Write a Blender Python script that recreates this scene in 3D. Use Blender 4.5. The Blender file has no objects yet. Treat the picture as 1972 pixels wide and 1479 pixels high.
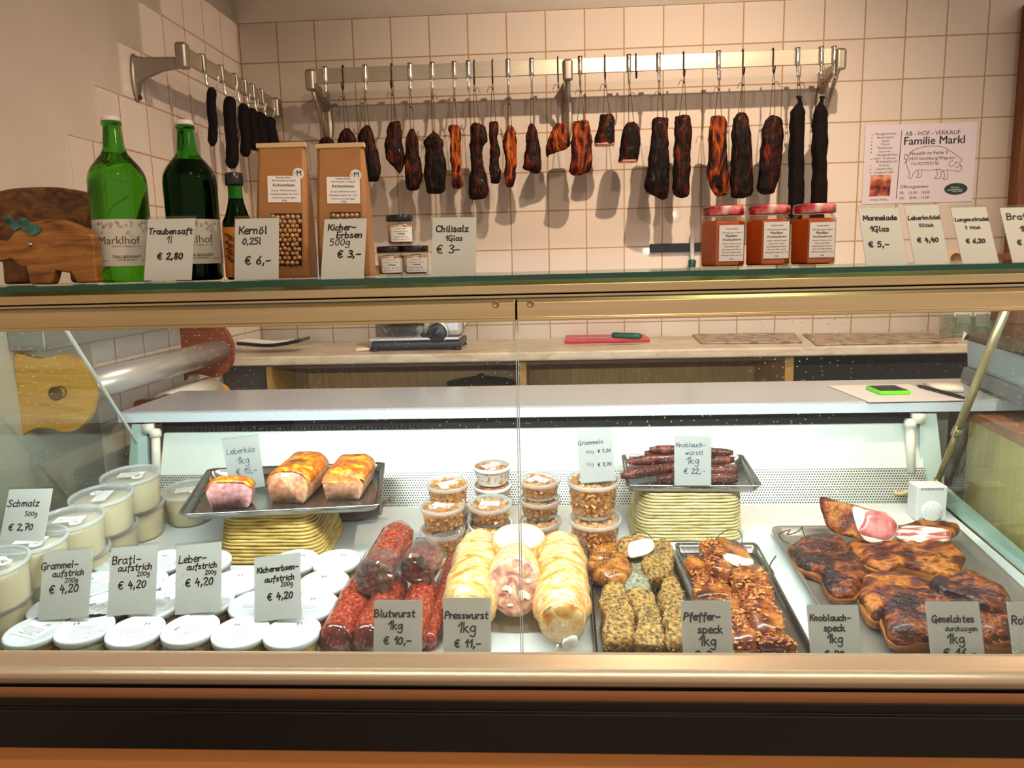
import bpy, bmesh, math, random
from mathutils import Vector as V, Matrix, noise as NZ
random.seed(7)
PI = math.pi
sc = bpy.context.scene
COL = sc.collection

# ---------------- camera ----------------
CAMZ = 1.35
FPX = 1460.65
R3 = Matrix(((0.99833, 0.05229, -0.02474), (0.01606, 0.16039, 0.98692), (-0.05557, 0.98567, -0.15929)))  # world -> right, up, forward
cd = bpy.data.cameras.new('camera'); cam = bpy.data.objects.new('camera', cd); COL.objects.link(cam)
cd.sensor_fit = 'HORIZONTAL'; cd.sensor_width = 36; cd.lens = FPX * 36 / 1972; cd.clip_start = 0.02
rt, up, fw = V(R3[0]).normalized(), V(R3[1]).normalized(), V(R3[2]).normalized()
rt = (fw.cross(up)).normalized(); up = rt.cross(fw).normalized()
cam.matrix_world = Matrix(((rt.x, up.x, -fw.x, 0), (rt.y, up.y, -fw.y, 0), (rt.z, up.z, -fw.z, CAMZ), (0, 0, 0, 1)))
sc.camera = cam
CO = V((0, 0, CAMZ))

def ray(x, y): return rt * ((x - 986) / FPX) + up * ((739.5 - y) / FPX) + fw
def atY(x, y, Y): r = ray(x, y); return CO + r * (Y / r.y)
def atZ(x, y, Z): r = ray(x, y); return CO + r * ((Z - CAMZ) / r.z)
def atX(x, y, X): r = ray(x, y); return CO + r * (X / r.x)
DA = math.radians(6.2)
DN = V((0, -math.sin(DA), math.cos(DA))); DV = V((0, math.cos(DA), math.sin(DA))); D0 = DN.dot(atY(986, 1258, 1.12) - V((0, 0, 0.025)))
def deck(x, y, h=0.0): r = ray(x, y); return CO + r * ((D0 + h - DN.dot(CO)) / DN.dot(r))
def deckz(Y): return (D0 + math.sin(DA) * Y) / math.cos(DA)
DW = 3.0952      # back wall
XL = -1.2227     # left wall
SZ = 1.331       # glass shelf top
YB = deck(1000, 975).y      # rear edge of the display deck
YC = YB + 0.052             # front edge of the service counter
CZ = atY(1000, 783, YC).z   # service counter top
WZ = 1.036       # rear worktop top
TOP0 = CAMZ + 0.9459

# ---------------- world, lamps, exposure ----------------
w = bpy.data.worlds.new('world'); sc.world = w; w.use_nodes = True
w.node_tree.nodes['Background'].inputs[0].default_value = (1.0, 0.82, 0.68, 1)
w.node_tree.nodes['Background'].inputs[1].default_value = 0.50
sc.view_settings.view_transform = 'Standard'; sc.view_settings.look = 'None'
sc.view_settings.exposure = 0.35; sc.view_settings.gamma = 1.0; sc.view_settings.use_curve_mapping = False
cy = sc.cycles
cy.use_denoising = True; cy.max_bounces = 10; cy.transparent_max_bounces = 40; cy.diffuse_bounces = 3
cy.glossy_bounces = 4; cy.transmission_bounces = 8; cy.caustics_reflective = False; cy.caustics_refractive = False
cy.sample_clamp_indirect = 4.0

def spot(loc, aim, energy, color, size, blend, rad):
    l = bpy.data.lights.new('ceiling_spot', 'SPOT'); l.energy = energy; l.color = color
    l.spot_size = math.radians(size); l.spot_blend = blend; l.shadow_soft_size = rad
    o = bpy.data.objects.new('ceiling_spot', l); COL.objects.link(o); o.location = loc
    o.rotation_euler = (V(aim) - V(loc)).to_track_quat('-Z', 'Y').to_euler()
    return o
WARM = (1.0, 0.77, 0.56)
spot((0.72, 1.45, 2.84), (0.15, 2.75, 1.0), 122, WARM, 108, 0.8, 0.018)
for px, py, e in ((1680, 115, 46), (1158, 140, 52), (560, 120, 42)):
    r = ray(px, py); k = 1.49 / r.z; p = CO + r * k
    spot((p.x, 2 * DW - p.y, 2.84), (p.x * 0.3, 1.4, 1.1), e, WARM, 110, 0.8, 0.045)
al = bpy.data.lights.new('case_tube_light', 'AREA'); al.shape = 'RECTANGLE'; al.size = 1.72; al.size_y = 0.03
al.energy = 3.2; al.color = (0.95, 1.0, 1.0)
ao = bpy.data.objects.new('case_tube_light', al); COL.objects.link(ao); ao.location = (-0.06, 1.19, 1.262)
ao.rotation_euler = (math.radians(20), 0, 0)

# ---------------- materials ----------------
def lin(c):
    if isinstance(c, str):
        c = [int(c[i:i + 2], 16) / 255 for i in (0, 2, 4)]
        c = [x / 12.92 if x <= 0.04045 else ((x + 0.055) / 1.055) ** 2.4 for x in c]
    return (c[0], c[1], c[2], 1)
MATS = {}
def P(name, col, rough=0.5, metal=0.0, coat=0.0, trans=0.0, ior=1.45, emit=0.0, spec=0.5, sss=0.0):
    if name in MATS: return MATS[name]
    m = bpy.data.materials.new(name); m.use_nodes = True
    b = m.node_tree.nodes['Principled BSDF']; I = b.inputs
    I['Base Color'].default_value = lin(col); I['Roughness'].default_value = rough; I['Metallic'].default_value = metal
    I['Coat Weight'].default_value = coat; I['Coat Roughness'].default_value = 0.12
    I['Transmission Weight'].default_value = trans; I['IOR'].default_value = ior; I['Specular IOR Level'].default_value = spec
    if sss: I['Subsurface Weight'].default_value = sss; I['Subsurface Scale'].default_value = 0.01
    if emit: I['Emission Color'].default_value = lin(col); I['Emission Strength'].default_value = emit
    MATS[name] = m
    return m
def NM(name, stops, scale=20, stretch=(1, 1, 1), rough=0.5, bump=0.0, bscale=None, coat=0.0, detail=6, dist=0.0, metal=0.0, kind='noise', rvar=0.0, seed=0.0):
    """procedural two-to-six colour noise material"""
    if name in MATS: return MATS[name]
    m = P(name, stops[0][1], rough, metal, coat); t = m.node_tree; N = t.nodes; L = t.links
    b = N['Principled BSDF']
    tc = N.new('ShaderNodeTexCoord'); mp = N.new('ShaderNodeMapping'); mp.inputs['Scale'].default_value = stretch
    mp.inputs['Location'].default_value = (seed, seed * 1.7, seed * 0.6)
    L.new(tc.outputs['Object'], mp.inputs[0])
    if kind == 'noise':
        n = N.new('ShaderNodeTexNoise'); n.inputs['Scale'].default_value = scale; n.inputs['Detail'].default_value = detail
        n.inputs['Distortion'].default_value = dist; out = n.outputs['Fac']
    elif kind == 'wave':
        n = N.new('ShaderNodeTexWave'); n.inputs['Scale'].default_value = scale; n.inputs['Distortion'].default_value = dist
        n.inputs['Detail'].default_value = detail; n.inputs['Detail Scale'].default_value = 2.0; out = n.outputs['Fac']
    else:
        n = N.new('ShaderNodeTexVoronoi'); n.inputs['Scale'].default_value = scale; n.inputs['Randomness'].default_value = 1.0
        out = n.outputs['Distance'] if kind == 'voro' else n.outputs['Color']
    L.new(mp.outputs[0], n.inputs['Vector'])
    cr = N.new('ShaderNodeValToRGB'); e = cr.color_ramp.elements
    while len(e) < len(stops): e.new(0.5)
    for k, (p, c) in enumerate(stops): e[k].position = p; e[k].color = lin(c)
    L.new(out, cr.inputs[0]); L.new(cr.outputs[0], b.inputs['Base Color'])
    if bump:
        bn = N.new('ShaderNodeBump'); bn.inputs['Strength'].default_value = min(1, bump); bn.inputs['Distance'].default_value = 0.004 if bump < .85 else 0.010
        if bscale:
            n2 = N.new('ShaderNodeTexNoise'); n2.inputs['Scale'].default_value = bscale; n2.inputs['Detail'].default_value = 4
            L.new(mp.outputs[0], n2.inputs['Vector']); L.new(n2.outputs['Fac'], bn.inputs['Height'])
        else: L.new(out, bn.inputs['Height'])
        L.new(bn.outputs[0], b.inputs['Normal'])
    return m
def CLEAR(name, tint, gloss=1.0, rough=0.03, milk=0.0, dust=False):
    """thin clear sheet: see-through with a Fresnel sheen, optional milky share"""
    if name in MATS: return MATS[name]
    m = bpy.data.materials.new(name); m.use_nodes = True; t = m.node_tree; N = t.nodes; L = t.links
    N.remove(N['Principled BSDF']); o = N['Material Output']
    tr = N.new('ShaderNodeBsdfTransparent'); tr.inputs[0].default_value = lin(tint)
    gl = N.new('ShaderNodeBsdfGlossy'); gl.inputs['Roughness'].default_value = rough
    lw = N.new('ShaderNodeLayerWeight'); lw.inputs[0].default_value = 0.5
    pw = N.new('ShaderNodeMath'); pw.operation = 'POWER'; pw.inputs[1].default_value = 4.0; L.new(lw.outputs['Facing'], pw.inputs[0])
    mu = N.new('ShaderNodeMath'); mu.operation = 'MULTIPLY_ADD'; mu.inputs[1].default_value = 0.6 * min(gloss, 1.5); mu.inputs[2].default_value = 0.035 * gloss; L.new(pw.outputs[0], mu.inputs[0])
    mx = N.new('ShaderNodeMixShader'); L.new(mu.outputs[0], mx.inputs[0]); L.new(tr.outputs[0], mx.inputs[1]); L.new(gl.outputs[0], mx.inputs[2])
    res = mx
    if milk or dust:
        df = N.new('ShaderNodeBsdfTranslucent' if milk else 'ShaderNodeBsdfDiffuse'); df.inputs[0].default_value = (0.9, 0.92, 0.93, 1)
        if milk:
            df2 = N.new('ShaderNodeBsdfDiffuse'); df2.inputs[0].default_value = (0.9, 0.92, 0.93, 1)
            ad = N.new('ShaderNodeMixShader'); L.new(df.outputs[0], ad.inputs[1]); L.new(df2.outputs[0], ad.inputs[2]); df = ad
        m2 = N.new('ShaderNodeMixShader'); L.new(mx.outputs[0], m2.inputs[1]); L.new(df.outputs[0], m2.inputs[2]); m2.inputs[0].default_value = milk
        if dust:
            tc = N.new('ShaderNodeTexCoord'); v = N.new('ShaderNodeTexVoronoi'); v.inputs['Scale'].default_value = 70; v.voronoi_dimensions = '2D'; sw = N.new('ShaderNodeSeparateXYZ'); cw = N.new('ShaderNodeCombineXYZ'); L.new(tc.outputs['Object'], sw.inputs[0]); L.new(sw.outputs['X'], cw.inputs[0]); L.new(sw.outputs['Z'], cw.inputs[1])
            n = N.new('ShaderNodeTexNoise'); n.inputs['Scale'].default_value = 5
            L.new(cw.outputs[0], v.inputs['Vector']); L.new(tc.outputs['Object'], n.inputs['Vector'])
            a = N.new('ShaderNodeMath'); a.operation = 'MULTIPLY_ADD'; a.inputs[1].default_value = 0.16; a.inputs[2].default_value = -0.055; L.new(n.outputs['Fac'], a.inputs[0])
            lt = N.new('ShaderNodeMath'); lt.operation = 'LESS_THAN'; L.new(v.outputs['Distance'], lt.inputs[0]); L.new(a.outputs[0], lt.inputs[1])
            L.new(lt.outputs[0], m2.inputs[0])
        res = m2
    L.new(res.outputs[0], o.inputs[0]); MATS[name] = m
    return m
def TILE(name, ax, x0, z0):
    m = P(name, 'd9cfc4', 0.16, coat=0.0); t = m.node_tree; N = t.nodes; L = t.links; b = N['Principled BSDF']
    tc = N.new('ShaderNodeTexCoord'); se = N.new('ShaderNodeSeparateXYZ'); L.new(tc.outputs['Object'], se.inputs[0])
    co = N.new('ShaderNodeCombineXYZ')
    for k, (src, off) in enumerate(((ax, x0), ('Z', z0))):
        s = N.new('ShaderNodeMath'); s.operation = 'SUBTRACT'; s.inputs[1].default_value = off - 15.0
        L.new(se.outputs[src], s.inputs[0]); L.new(s.outputs[0], co.inputs[k])
    br = N.new('ShaderNodeTexBrick'); br.offset = 0; br.squash = 1; I = br.inputs
    I['Scale'].default_value = 1; I['Brick Width'].default_value = 0.15; I['Row Height'].default_value = 0.15
    I['Mortar Size'].default_value = 0.0030; I['Mortar Smooth'].default_value = 0.3; I['Bias'].default_value = 0
    I['Color1'].default_value = lin('dccfc2'); I['Color2'].default_value = lin('d8c9bd'); I['Mortar'].default_value = lin('b08d68')
    L.new(co.outputs[0], br.inputs['Vector']); L.new(br.outputs['Color'], b.inputs['Base Color'])
    n = N.new('ShaderNodeTexNoise'); n.inputs['Scale'].default_value = 9; L.new(tc.outputs['Object'], n.inputs['Vector'])
    h = N.new('ShaderNodeMath'); h.operation = 'MULTIPLY_ADD'; h.inputs[1].default_value = -1.0; L.new(br.outputs['Fac'], h.inputs[0])
    s = N.new('ShaderNodeMath'); s.operation = 'MULTIPLY'; s.inputs[1].default_value = 0.12; L.new(n.outputs['Fac'], s.inputs[0]); L.new(s.outputs[0], h.inputs[2])
    bn = N.new('ShaderNodeBump'); bn.inputs['Strength'].default_value = 0.35; bn.inputs['Distance'].default_value = 0.003
    L.new(h.outputs[0], bn.inputs['Height']); L.new(bn.outputs[0], b.inputs['Normal'])
    r = N.new('ShaderNodeMath'); r.operation = 'MULTIPLY_ADD'; r.inputs[1].default_value = 0.6; r.inputs[2].default_value = 0.06
    L.new(br.outputs['Fac'], r.inputs[0]); L.new(r.outputs[0], b.inputs['Roughness'])
    return m

def PAPER(name, col, share=0.5):
    if name in MATS: return MATS[name]
    m = bpy.data.materials.new(name); m.use_nodes = True; t = m.node_tree; N = t.nodes; L = t.links
    N.remove(N['Principled BSDF']); d = N.new('ShaderNodeBsdfDiffuse'); r = N.new('ShaderNodeBsdfTranslucent'); x = N.new('ShaderNodeMixShader')
    d.inputs[0].default_value = lin(col); r.inputs[0].default_value = lin(col); x.inputs[0].default_value = share
    L.new(d.outputs[0], x.inputs[1]); L.new(r.outputs[0], x.inputs[2]); L.new(x.outputs[0], N['Material Output'].inputs[0]); MATS[name] = m
    return m

# ---------------- mesh helpers ----------------
def cr_smooth(pts, n, closed=False):
    pts = [V(p) for p in pts]; out = []; m = len(pts)
    segs = m if closed else m - 1
    g = (lambda i: pts[i % m]) if closed else (lambda i: pts[max(0, min(m - 1, i))])
    for i in range(segs):
        a, b, c, d = g(i - 1), g(i), g(i + 1), g(i + 2)
        for k in range(n):
            t = k / n; t2 = t * t; t3 = t2 * t
            out.append(0.5 * (2 * b + (c - a) * t + (2 * a - 5 * b + 4 * c - d) * t2 + (3 * b - a - 3 * c + d) * t3))
    if not closed: out.append(pts[-1].copy())
    return out
def resample(pts, n, closed=True):
    q = pts + [pts[0]] if closed else pts
    d = [0]
    for a, b in zip(q, q[1:]): d.append(d[-1] + (b - a).length)
    out = []; j = 0
    for k in range(n):
        s = d[-1] * k / (n if closed else n - 1)
        while j < len(d) - 2 and d[j + 1] < s: j += 1
        t = (s - d[j]) / max(1e-9, d[j + 1] - d[j]); out.append(q[j].lerp(q[j + 1], min(1, t)))
    return out
class MB:
    def __init__(s): s.v = []; s.f = []
    def add(s, vs, fs):
        o = len(s.v); s.v += [V(p) for p in vs]; s.f += [tuple(i + o for i in f) for f in fs]; return s
    def box(s, lo, hi, M=None):
        x0, y0, z0 = lo; x1, y1, z1 = hi
        vs = [V(p) for p in ((x0, y0, z0), (x1, y0, z0), (x1, y1, z0), (x0, y1, z0), (x0, y0, z1), (x1, y0, z1), (x1, y1, z1), (x0, y1, z1))]
        if M: vs = [M @ p for p in vs]
        return s.add(vs, [(0, 3, 2, 1), (4, 5, 6, 7), (0, 1, 5, 4), (1, 2, 6, 5), (2, 3, 7, 6), (3, 0, 4, 7)])
    def prism(s, poly, d):
        n = len(poly); d = V(d); p = [V(q) for q in poly]
        return s.add(p + [q + d for q in p], [tuple(range(n))[::-1], tuple(range(n, 2 * n))] + [(i, (i + 1) % n, n + (i + 1) % n, n + i) for i in range(n)])
    def loft(s, rings, cap0=True, cap1=True, closed=False):
        n = len(rings[0]); vs = [p for r in rings for p in r]; fs = []
        m = len(rings)
        for i in range(m if closed else m - 1):
            a = i * n; b = ((i + 1) % m) * n
            fs += [(a + j, a + (j + 1) % n, b + (j + 1) % n, b + j) for j in range(n)]
        if not closed:
            if cap0: fs.append(tuple(range(n))[::-1])
            if cap1: fs.append(tuple(range((m - 1) * n, m * n)))
        return s.add(vs, fs)
    def lathe(s, prof, c=(0, 0, 0), n=24, ax=None, cap0=True, cap1=True, a0=0, a1=None):
        """prof: (radius, height) pairs; ax: (u, v, axis) frame"""
        u, v, k = ax or (V((1, 0, 0)), V((0, 1, 0)), V((0, 0, 1))); c = V(c)
        if a1 is None:
            return s.loft([[c + u * (r * math.cos(2 * PI * i / n)) + v * (r * math.sin(2 * PI * i / n)) + k * h for i in range(n)] for r, h in prof], cap0, cap1)
        vs = []; fs = []
        for r, h in prof: vs += [c + u * (r * math.cos(a0 + (a1 - a0) * i / n)) + v * (r * math.sin(a0 + (a1 - a0) * i / n)) + k * h for i in range(n + 1)]
        for j in range(len(prof) - 1): fs += [(j * (n + 1) + i, j * (n + 1) + i + 1, (j + 1) * (n + 1) + i + 1, (j + 1) * (n + 1) + i) for i in range(n)]
        return s.add(vs, fs)
    def tube(s, path, r, n=8, closed=False, flat=1.0):
        path = [V(p) for p in path]; m = len(path); rings = []
        rad = r if isinstance(r, (list, tuple)) else [r] * m
        t0 = (path[1] - path[0]).normalized(); ref = V((0, 0, 1)) if abs(t0.z) < 0.9 else V((1, 0, 0))
        nrm = (ref - t0 * ref.dot(t0)).normalized()
        for i, p in enumerate(path):
            a = path[(i - 1) % m] if closed or i else path[0]; b = path[(i + 1) % m] if closed or i < m - 1 else path[-1]
            t = (b - a).normalized(); nrm = (nrm - t * nrm.dot(t)).normalized(); bi = t.cross(nrm)
            rings.append([p + nrm * (rad[i] * math.cos(2 * PI * k / n)) + bi * (rad[i] * flat * math.sin(2 * PI * k / n)) for k in range(n)])
        return s.loft(rings, closed=closed)
    def ball(s, c, r, n=8, m=6, sq=(1, 1, 1)):
        c = V(c); return s.loft([[c + V((sq[0] * r * math.sin(PI * (j + .02) / (m + .04)) * math.cos(2 * PI * i / n), sq[1] * r * math.sin(PI * (j + .02) / (m + .04)) * math.sin(2 * PI * i / n), -sq[2] * r * math.cos(PI * (j + .02) / (m + .04)))) for i in range(n)] for j in range(m + 1)])
    def rough(s, amp, scale, amp2=0, scale2=1, seed=0):
        o = V((seed * 3.1, seed * 1.3, seed * 7.7))
        for i, p in enumerate(s.v):
            q = NZ.noise_vector(p * scale + o) * amp
            if amp2: q += NZ.noise_vector(p * scale2 + o) * amp2
            s.v[i] = p + q
        return s
ORG = {}
MESH = {}
def part(name, mb, mat, parent=None, smooth=True, bev=0, key=None, bseg=2, kind=None, label=None):
    org = ORG.get(parent.name if parent else None, None) or V((0, 0, 0))
    if key and key in MESH: me = MESH[key]
    else:
        me = bpy.data.meshes.new(name)
        me.from_pydata([tuple(p - org) for p in mb.v], [], mb.f); me.materials.append(mat)
        bm = bmesh.new(); bm.from_mesh(me); bmesh.ops.recalc_face_normals(bm, faces=bm.faces); bm.to_mesh(me); bm.free()
        me.polygons.foreach_set('use_smooth', [bool(smooth)] * len(me.polygons))
        if key: MESH[key] = me
    o = bpy.data.objects.new(name, me); COL.objects.link(o)
    if parent: o.parent = parent; ORG[o.name] = org
    if bev:
        b = o.modifiers.new('bevel', 'BEVEL'); b.width = bev; b.segments = bseg; b.limit_method = 'ANGLE'
    if smooth == 'auto' or (bev and smooth):
        me.polygons.foreach_set('use_smooth', [True] * len(me.polygons)); s = o.modifiers.new('wn', 'WEIGHTED_NORMAL')
    if kind: o['kind'] = kind
    if label: o['label'] = label
    return o
def thing(name, label, cat, loc=(0, 0, 0), group=None, rot=None):
    """an Empty at the base of a thing; with rot its parts are given in local coordinates"""
    o = bpy.data.objects.new(name, None); COL.objects.link(o); o.location = loc; o.empty_display_size = 0.02
    o['label'] = label; o['category'] = cat
    if group: o['group'] = group
    if rot is not None: o.rotation_euler = rot; ORG[o.name] = V((0, 0, 0))
    else: ORG[o.name] = V(loc)
    return o
def single(name, label, cat, mb, mat, loc, group=None, **k):
    loc = V(loc); mb.v = [p - loc for p in mb.v]
    o = part(name, mb, mat, None, **k); o.location = loc; o['label'] = label; o['category'] = cat
    if group: o['group'] = group
    return o
def struct(name, mb, mat, parent=None, **k):
    o = part(name, mb, mat, parent, **k)
    if not parent: o['kind'] = 'structure'
    return o

# ---------------- handwriting and print ----------------
GL = {'a': (6, "5 5 3 6 1 5 0 2 2 0 4 1 5 3|5 6 5 1 6 0"), 'b': (6, "0 10 0 0|0 4 2 6 4 5 5 3 4 0 2 0 0 1"), 'c': (5, "5 5 3 6 1 5 0 3 1 0 3 0 5 1"),
 'd': (6, "5 4 3 6 1 5 0 2 2 0 4 1 5 3|5 10 5 0"), 'e': (5, "0 3 5 4 4 6 2 6 0 4 0 2 2 0 5 1"), 'f': (5, "5 9 4 10 3 9 2 5 2 -3|0 6 5 6"),
 'g': (6, "5 5 3 6 1 5 0 3 2 1 4 2 5 4|5 6 5 -2 3 -4 0 -3"), 'h': (6, "0 10 0 0|0 4 2 6 4 5 4 0"), 'i': (2, "1 6 1 0|1 8 1 8.6"),
 'k': (5, "0 10 0 0|4 6 0 3|1 3 5 0"), 'l': (3, "1 10 1 1 2 0"), 'm': (8, "0 6 0 0|0 4 2 6 3 5 3 0|3 4 5 6 7 5 7 0"), 'n': (6, "0 6 0 0|0 4 2 6 4 5 4 0"),
 'o': (6, "3 6 1 5 0 3 1 0 3 0 5 2 5 4 3 6"), 'p': (6, "0 6 0 -4|0 4 2 6 4 5 5 3 4 0 2 0 0 1"), 'r': (4, "0 6 0 0|0 4 2 6 4 5.5"),
 's': (5, "4 5.5 2 6 .5 5 2 3.3 4 2 3.5 .3 1.5 0 0 .7"), 't': (5, "2 9 2 1 3 0 4 0|0 6 4.5 6"), 'u': (6, "0 6 0 2 1 0 3 0 5 3|5 6 5 1 6 0"),
 'w': (8, "0 6 1.5 0|1.5 0 3.5 5|3.5 5 5 0|5 0 7 6"), 'z': (6, "0 6 5 6|5 6 0 0|0 0 5 0"), 'T': (7, "0 10 7 10|3.5 10 3.5 0"),
 'K': (6, "0 10 0 0|6 10 0 4|2 5.5 6 0"), 'E': (6, "6 10 0 10|0 10 0 0|0 5 5 5|0 0 6 0"), 'C': (7, "7 8 5 10 2 9.5 0 6 .5 2 3 0 7 1"),
 'M': (9, "0 0 1 10|1 10 4.5 3|4.5 3 8 10|8 10 9 0"), 'L': (6, "1 10 0 0|0 0 6 .5"), 'S': (7, "6 9 3.5 10 1 8.5 2 6 5 4.5 5.5 2 3 0 0 1"),
 'B': (7, "0 10 0 0|0 10 4 10 5 8 4 6 0 5.5|0 5.5 4.5 5 6 3 4.5 .5 0 0"), 'G': (8, "7 8 5 10 2 9 0 5 1 1 4 0 7 2 7 4|7 4 4 4|7 4 6 -3"),
 'P': (6, "1 10 0 0|1 10 4.5 10 6 8 5 5.5 .5 5"), 'R': (7, "1 10 0 0|1 10 4.5 10 6 8 5 5.5 .5 5|2.5 5 6 0"),
 '0': (6, "3 9 1 7 0 4 1 1 3 0 5 2 5.5 5 5 8 3 9"), '1': (4, "0 6 3.5 10|3.5 10 3 0"), '2': (6, "0 8 2 10 5 9 5 7 0 0|0 0 6 0"),
 '3': (5, "0 9 3 10 5 8 2 5.5|2 5.5 5 4 5 1.5 2.5 0 0 1"), '4': (6, "2 10 0 4|0 4 6 4|4 7 4 -1"), '5': (6, "5 10 1 10|1 10 .5 6|.5 6 3.5 6.3 5 3.5 3.5 .3 0 .5"),
 '6': (6, "5 10 1.5 6 0 2.5 2 0 4.5 1 5 3.5 3 5 .5 3.5"), '7': (6, "0 10 6 10|6 10 2 0|1 5 5 5"), '8': (6, "5 8.5 3 10 1 8.5 2 6 5 3 4 .3 1.5 .3 .5 3 3.5 6 5 8.5"),
 '9': (6, "5 8.5 3 10 .5 8.5 .5 6 3 5 5 7|5.2 9 5 4 3 0"), '\u20ac': (7, "6.5 9 4 10 1.5 8 1 5 1.5 2 4 0 6.5 1|0 6 5 6|0 4 5 4"),
 ',': (3, "1.5 1 .5 -2"), '-': (7, "0 4 5.5 4.2"), '.': (3, "1 0 1 .6"), ' ': (5, "")}
for k, b in (('\u00e4', 'a'), ('\u00f6', 'o'), ('\u00fc', 'u')): GL[k] = (GL[b][0], GL[b][1] + "|1.5 8 1.5 8.7|4 8 4 8.7")
def strokes(txt):
    out = []; x = 0
    for ch in txt:
        a, s = GL[ch]
        for st in s.split('|'):
            if not st: continue
            n = [float(q) for q in st.split()]
            jit = lambda: random.uniform(-.22, .22)
            out.append([(x + n[i] + n[i + 1] * .06 + jit(), n[i + 1] + jit()) for i in range(0, len(n), 2)])
        x += a + 1.6
    return out, x - 1.6
def ribbon(mb, pts, wd, fr, lift=0.0004):
    """a pen stroke: flat ribbon with round ends laid on the frame (origin, u, v, n)"""
    o, u, v, n = fr
    p = cr_smooth([(a, b, 0) for a, b in pts], 5) if len(pts) > 2 else [V((a, b, 0)) for a, b in pts]
    L = []; R_ = []
    for i, q in enumerate(p):
        t = (p[min(i + 1, len(p) - 1)] - p[max(i - 1, 0)]); t = t.normalized() if t.length > 1e-9 else V((0, 1, 0)); s = V((-t.y, t.x, 0)) * wd / 2
        L.append(q + s); R_.append(q - s)
    W = lambda q: o + u * q.x + v * q.y + n * lift
    vs = [W(q) for q in L] + [W(q) for q in R_]; k = len(p)
    mb.add(vs, [(i, k + i, k + i + 1, i + 1) for i in range(k - 1)])
    for e in (p[0], p[-1]): mb.add([W(e + V((math.cos(a * PI / 4), math.sin(a * PI / 4), 0)) * wd / 2) for a in range(8)], [tuple(range(8))])
TXT = {}
def text(s, bold=0.0):
    k = (s, bold)
    if k not in TXT:
        c = bpy.data.curves.new('t', 'FONT'); c.body = s; c.size = 1; c.resolution_u = 2; c.offset = bold
        o = bpy.data.objects.new('t', c); me = bpy.data.meshes.new_from_object(o)
        vs = [v.co.copy() for v in me.vertices]; fs = [tuple(p.vertices) for p in me.polygons]
        bpy.data.objects.remove(o); bpy.data.meshes.remove(me); bpy.data.curves.remove(c)
        xs = [v.x for v in vs] or [0, 1]; TXT[k] = (vs, fs, min(xs), max(xs))
    return TXT[k]
def put_text(mb, s, fr, cx, y, width=None, height=None, bold=0.0, lift=0.0004, wrap=None):
    if bold:
        for d in (-1, 1): put_text(mb, s, fr, cx + d * (width or .03) * .035 / max(3, len(s)), y, width, height, 0, lift + (d + 1) * .00004, wrap)
    vs, fs, x0, x1 = text(s); k = (width / (x1 - x0)) if width else height / 0.73
    o, u, v, n = fr; out = []
    for p in vs:
        a = cx + (p.x - (x0 + x1) / 2) * k; b = y + p.y * k
        if wrap: out.append(o + u * ((wrap + lift) * math.sin(a / wrap)) + n * ((wrap + lift) * math.cos(a / wrap)) + v * b)
        else: out.append(o + u * a + v * b + n * lift)
    mb.add(out, fs)
# ---------------- shared materials ----------------
M_ALU = NM('champagne_aluminium', [(0.3, 'c9b083'), (0.7, 'd6bf94')], 3, (1, 30, 30), rough=0.34, metal=0.85)
M_ALU2 = P('dull_aluminium', 'b59a72', 0.45, 0.7)
M_RIM = NM('rim_aluminium', [(0.3, 'c2a98c'), (0.7, 'cdb698')], 3, (1, 30, 30), rough=0.34, metal=0.35)
M_STEEL = P('brushed_steel', 'b9b3a6', 0.28, 1.0)
M_CAST = P('cast_grey_metal', '9a9184', 0.38, 0.85)
M_CHROME = P('polished_steel', 'd8d5cc', 0.12, 1.0)
M_DARKWIRE = P('dark_wire', '2a211b', 0.4, 0.8)
M_BLACK = P('black_plastic', '0c0b0c', 0.4)
M_BLK2 = P('black_shadow_gap', '090807', 0.8)
M_WHITE = P('white_plastic', 'f0efec', 0.35)
M_PANEL = P('white_enamel', 'd9e1d8', 0.3, coat=0.2)
M_PAPER = P('white_paper', 'f3f0ec', 0.7)
M_CARD = PAPER('card_paper', 'f4f2ee', .5); M_CARD2 = PAPER('shelf_card_paper', 'f4f0e8', .12)
M_INK = P('black_ink', '0d0c10', 0.5)
M_BLUEINK = P('blue_ink', '1d3f66', 0.5)
M_GREYINK = P('grey_print', '4a4644', 0.6)
M_ACRYL = CLEAR('acrylic', 'fbfdfd', 1.2, 0.05)
M_GLASS = CLEAR('front_glass', 'f6faf9', 0.75, 0.02, dust=True)
M_SIDEGLASS = CLEAR('side_glass', 'f5fbf8', 1.0, 0.02)
M_SHELFGLASS = CLEAR('shelf_glass', 'c5e0d2', 1.2, 0.03)
M_GLASSEDGE = P('green_glass_edge', '0c4a39', 0.12, 0.0, coat=0.5)
M_TWINE = P('brown_twine', '4a3320', 0.8)
M_PINE = NM('knotty_pine', [(0.25, 'c07a2c'), (0.5, 'dc983f'), (0.75, 'e6ac58')], 7, (1.2, 1, 14), rough=0.4, coat=0.3, dist=0.6)
M_REDWOOD = NM('red_brown_wood', [(0.2, '5c2413'), (0.6, '8a3d20'), (0.9, '9c4b28')], 7, (2, 2, 14), rough=0.35, coat=0.3)
M_OAK = NM('cabinet_wood', [(0.25, '9a7136'), (0.7, 'b98e4c')], 6, (14, 14, 1), rough=0.5)
M_ORANGEWOOD = NM('orange_wood_front', [(0.2, 'd98b4a'), (0.8, 'e59a56')], 4, (1, 1, 14), rough=0.5)
M_COUNTER = NM('grey_counter_top', [(0.3, 'a8a8ae'), (0.7, 'b4b4ba')], 120, rough=0.28, coat=0.3)
M_WORKTOP = NM('cream_marbled_laminate', [(0.3, 'b79f85'), (0.55, 'd3c0a8'), (0.75, 'decdb8')], 9, (1, 1, 3), rough=0.35, dist=1.2)
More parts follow.
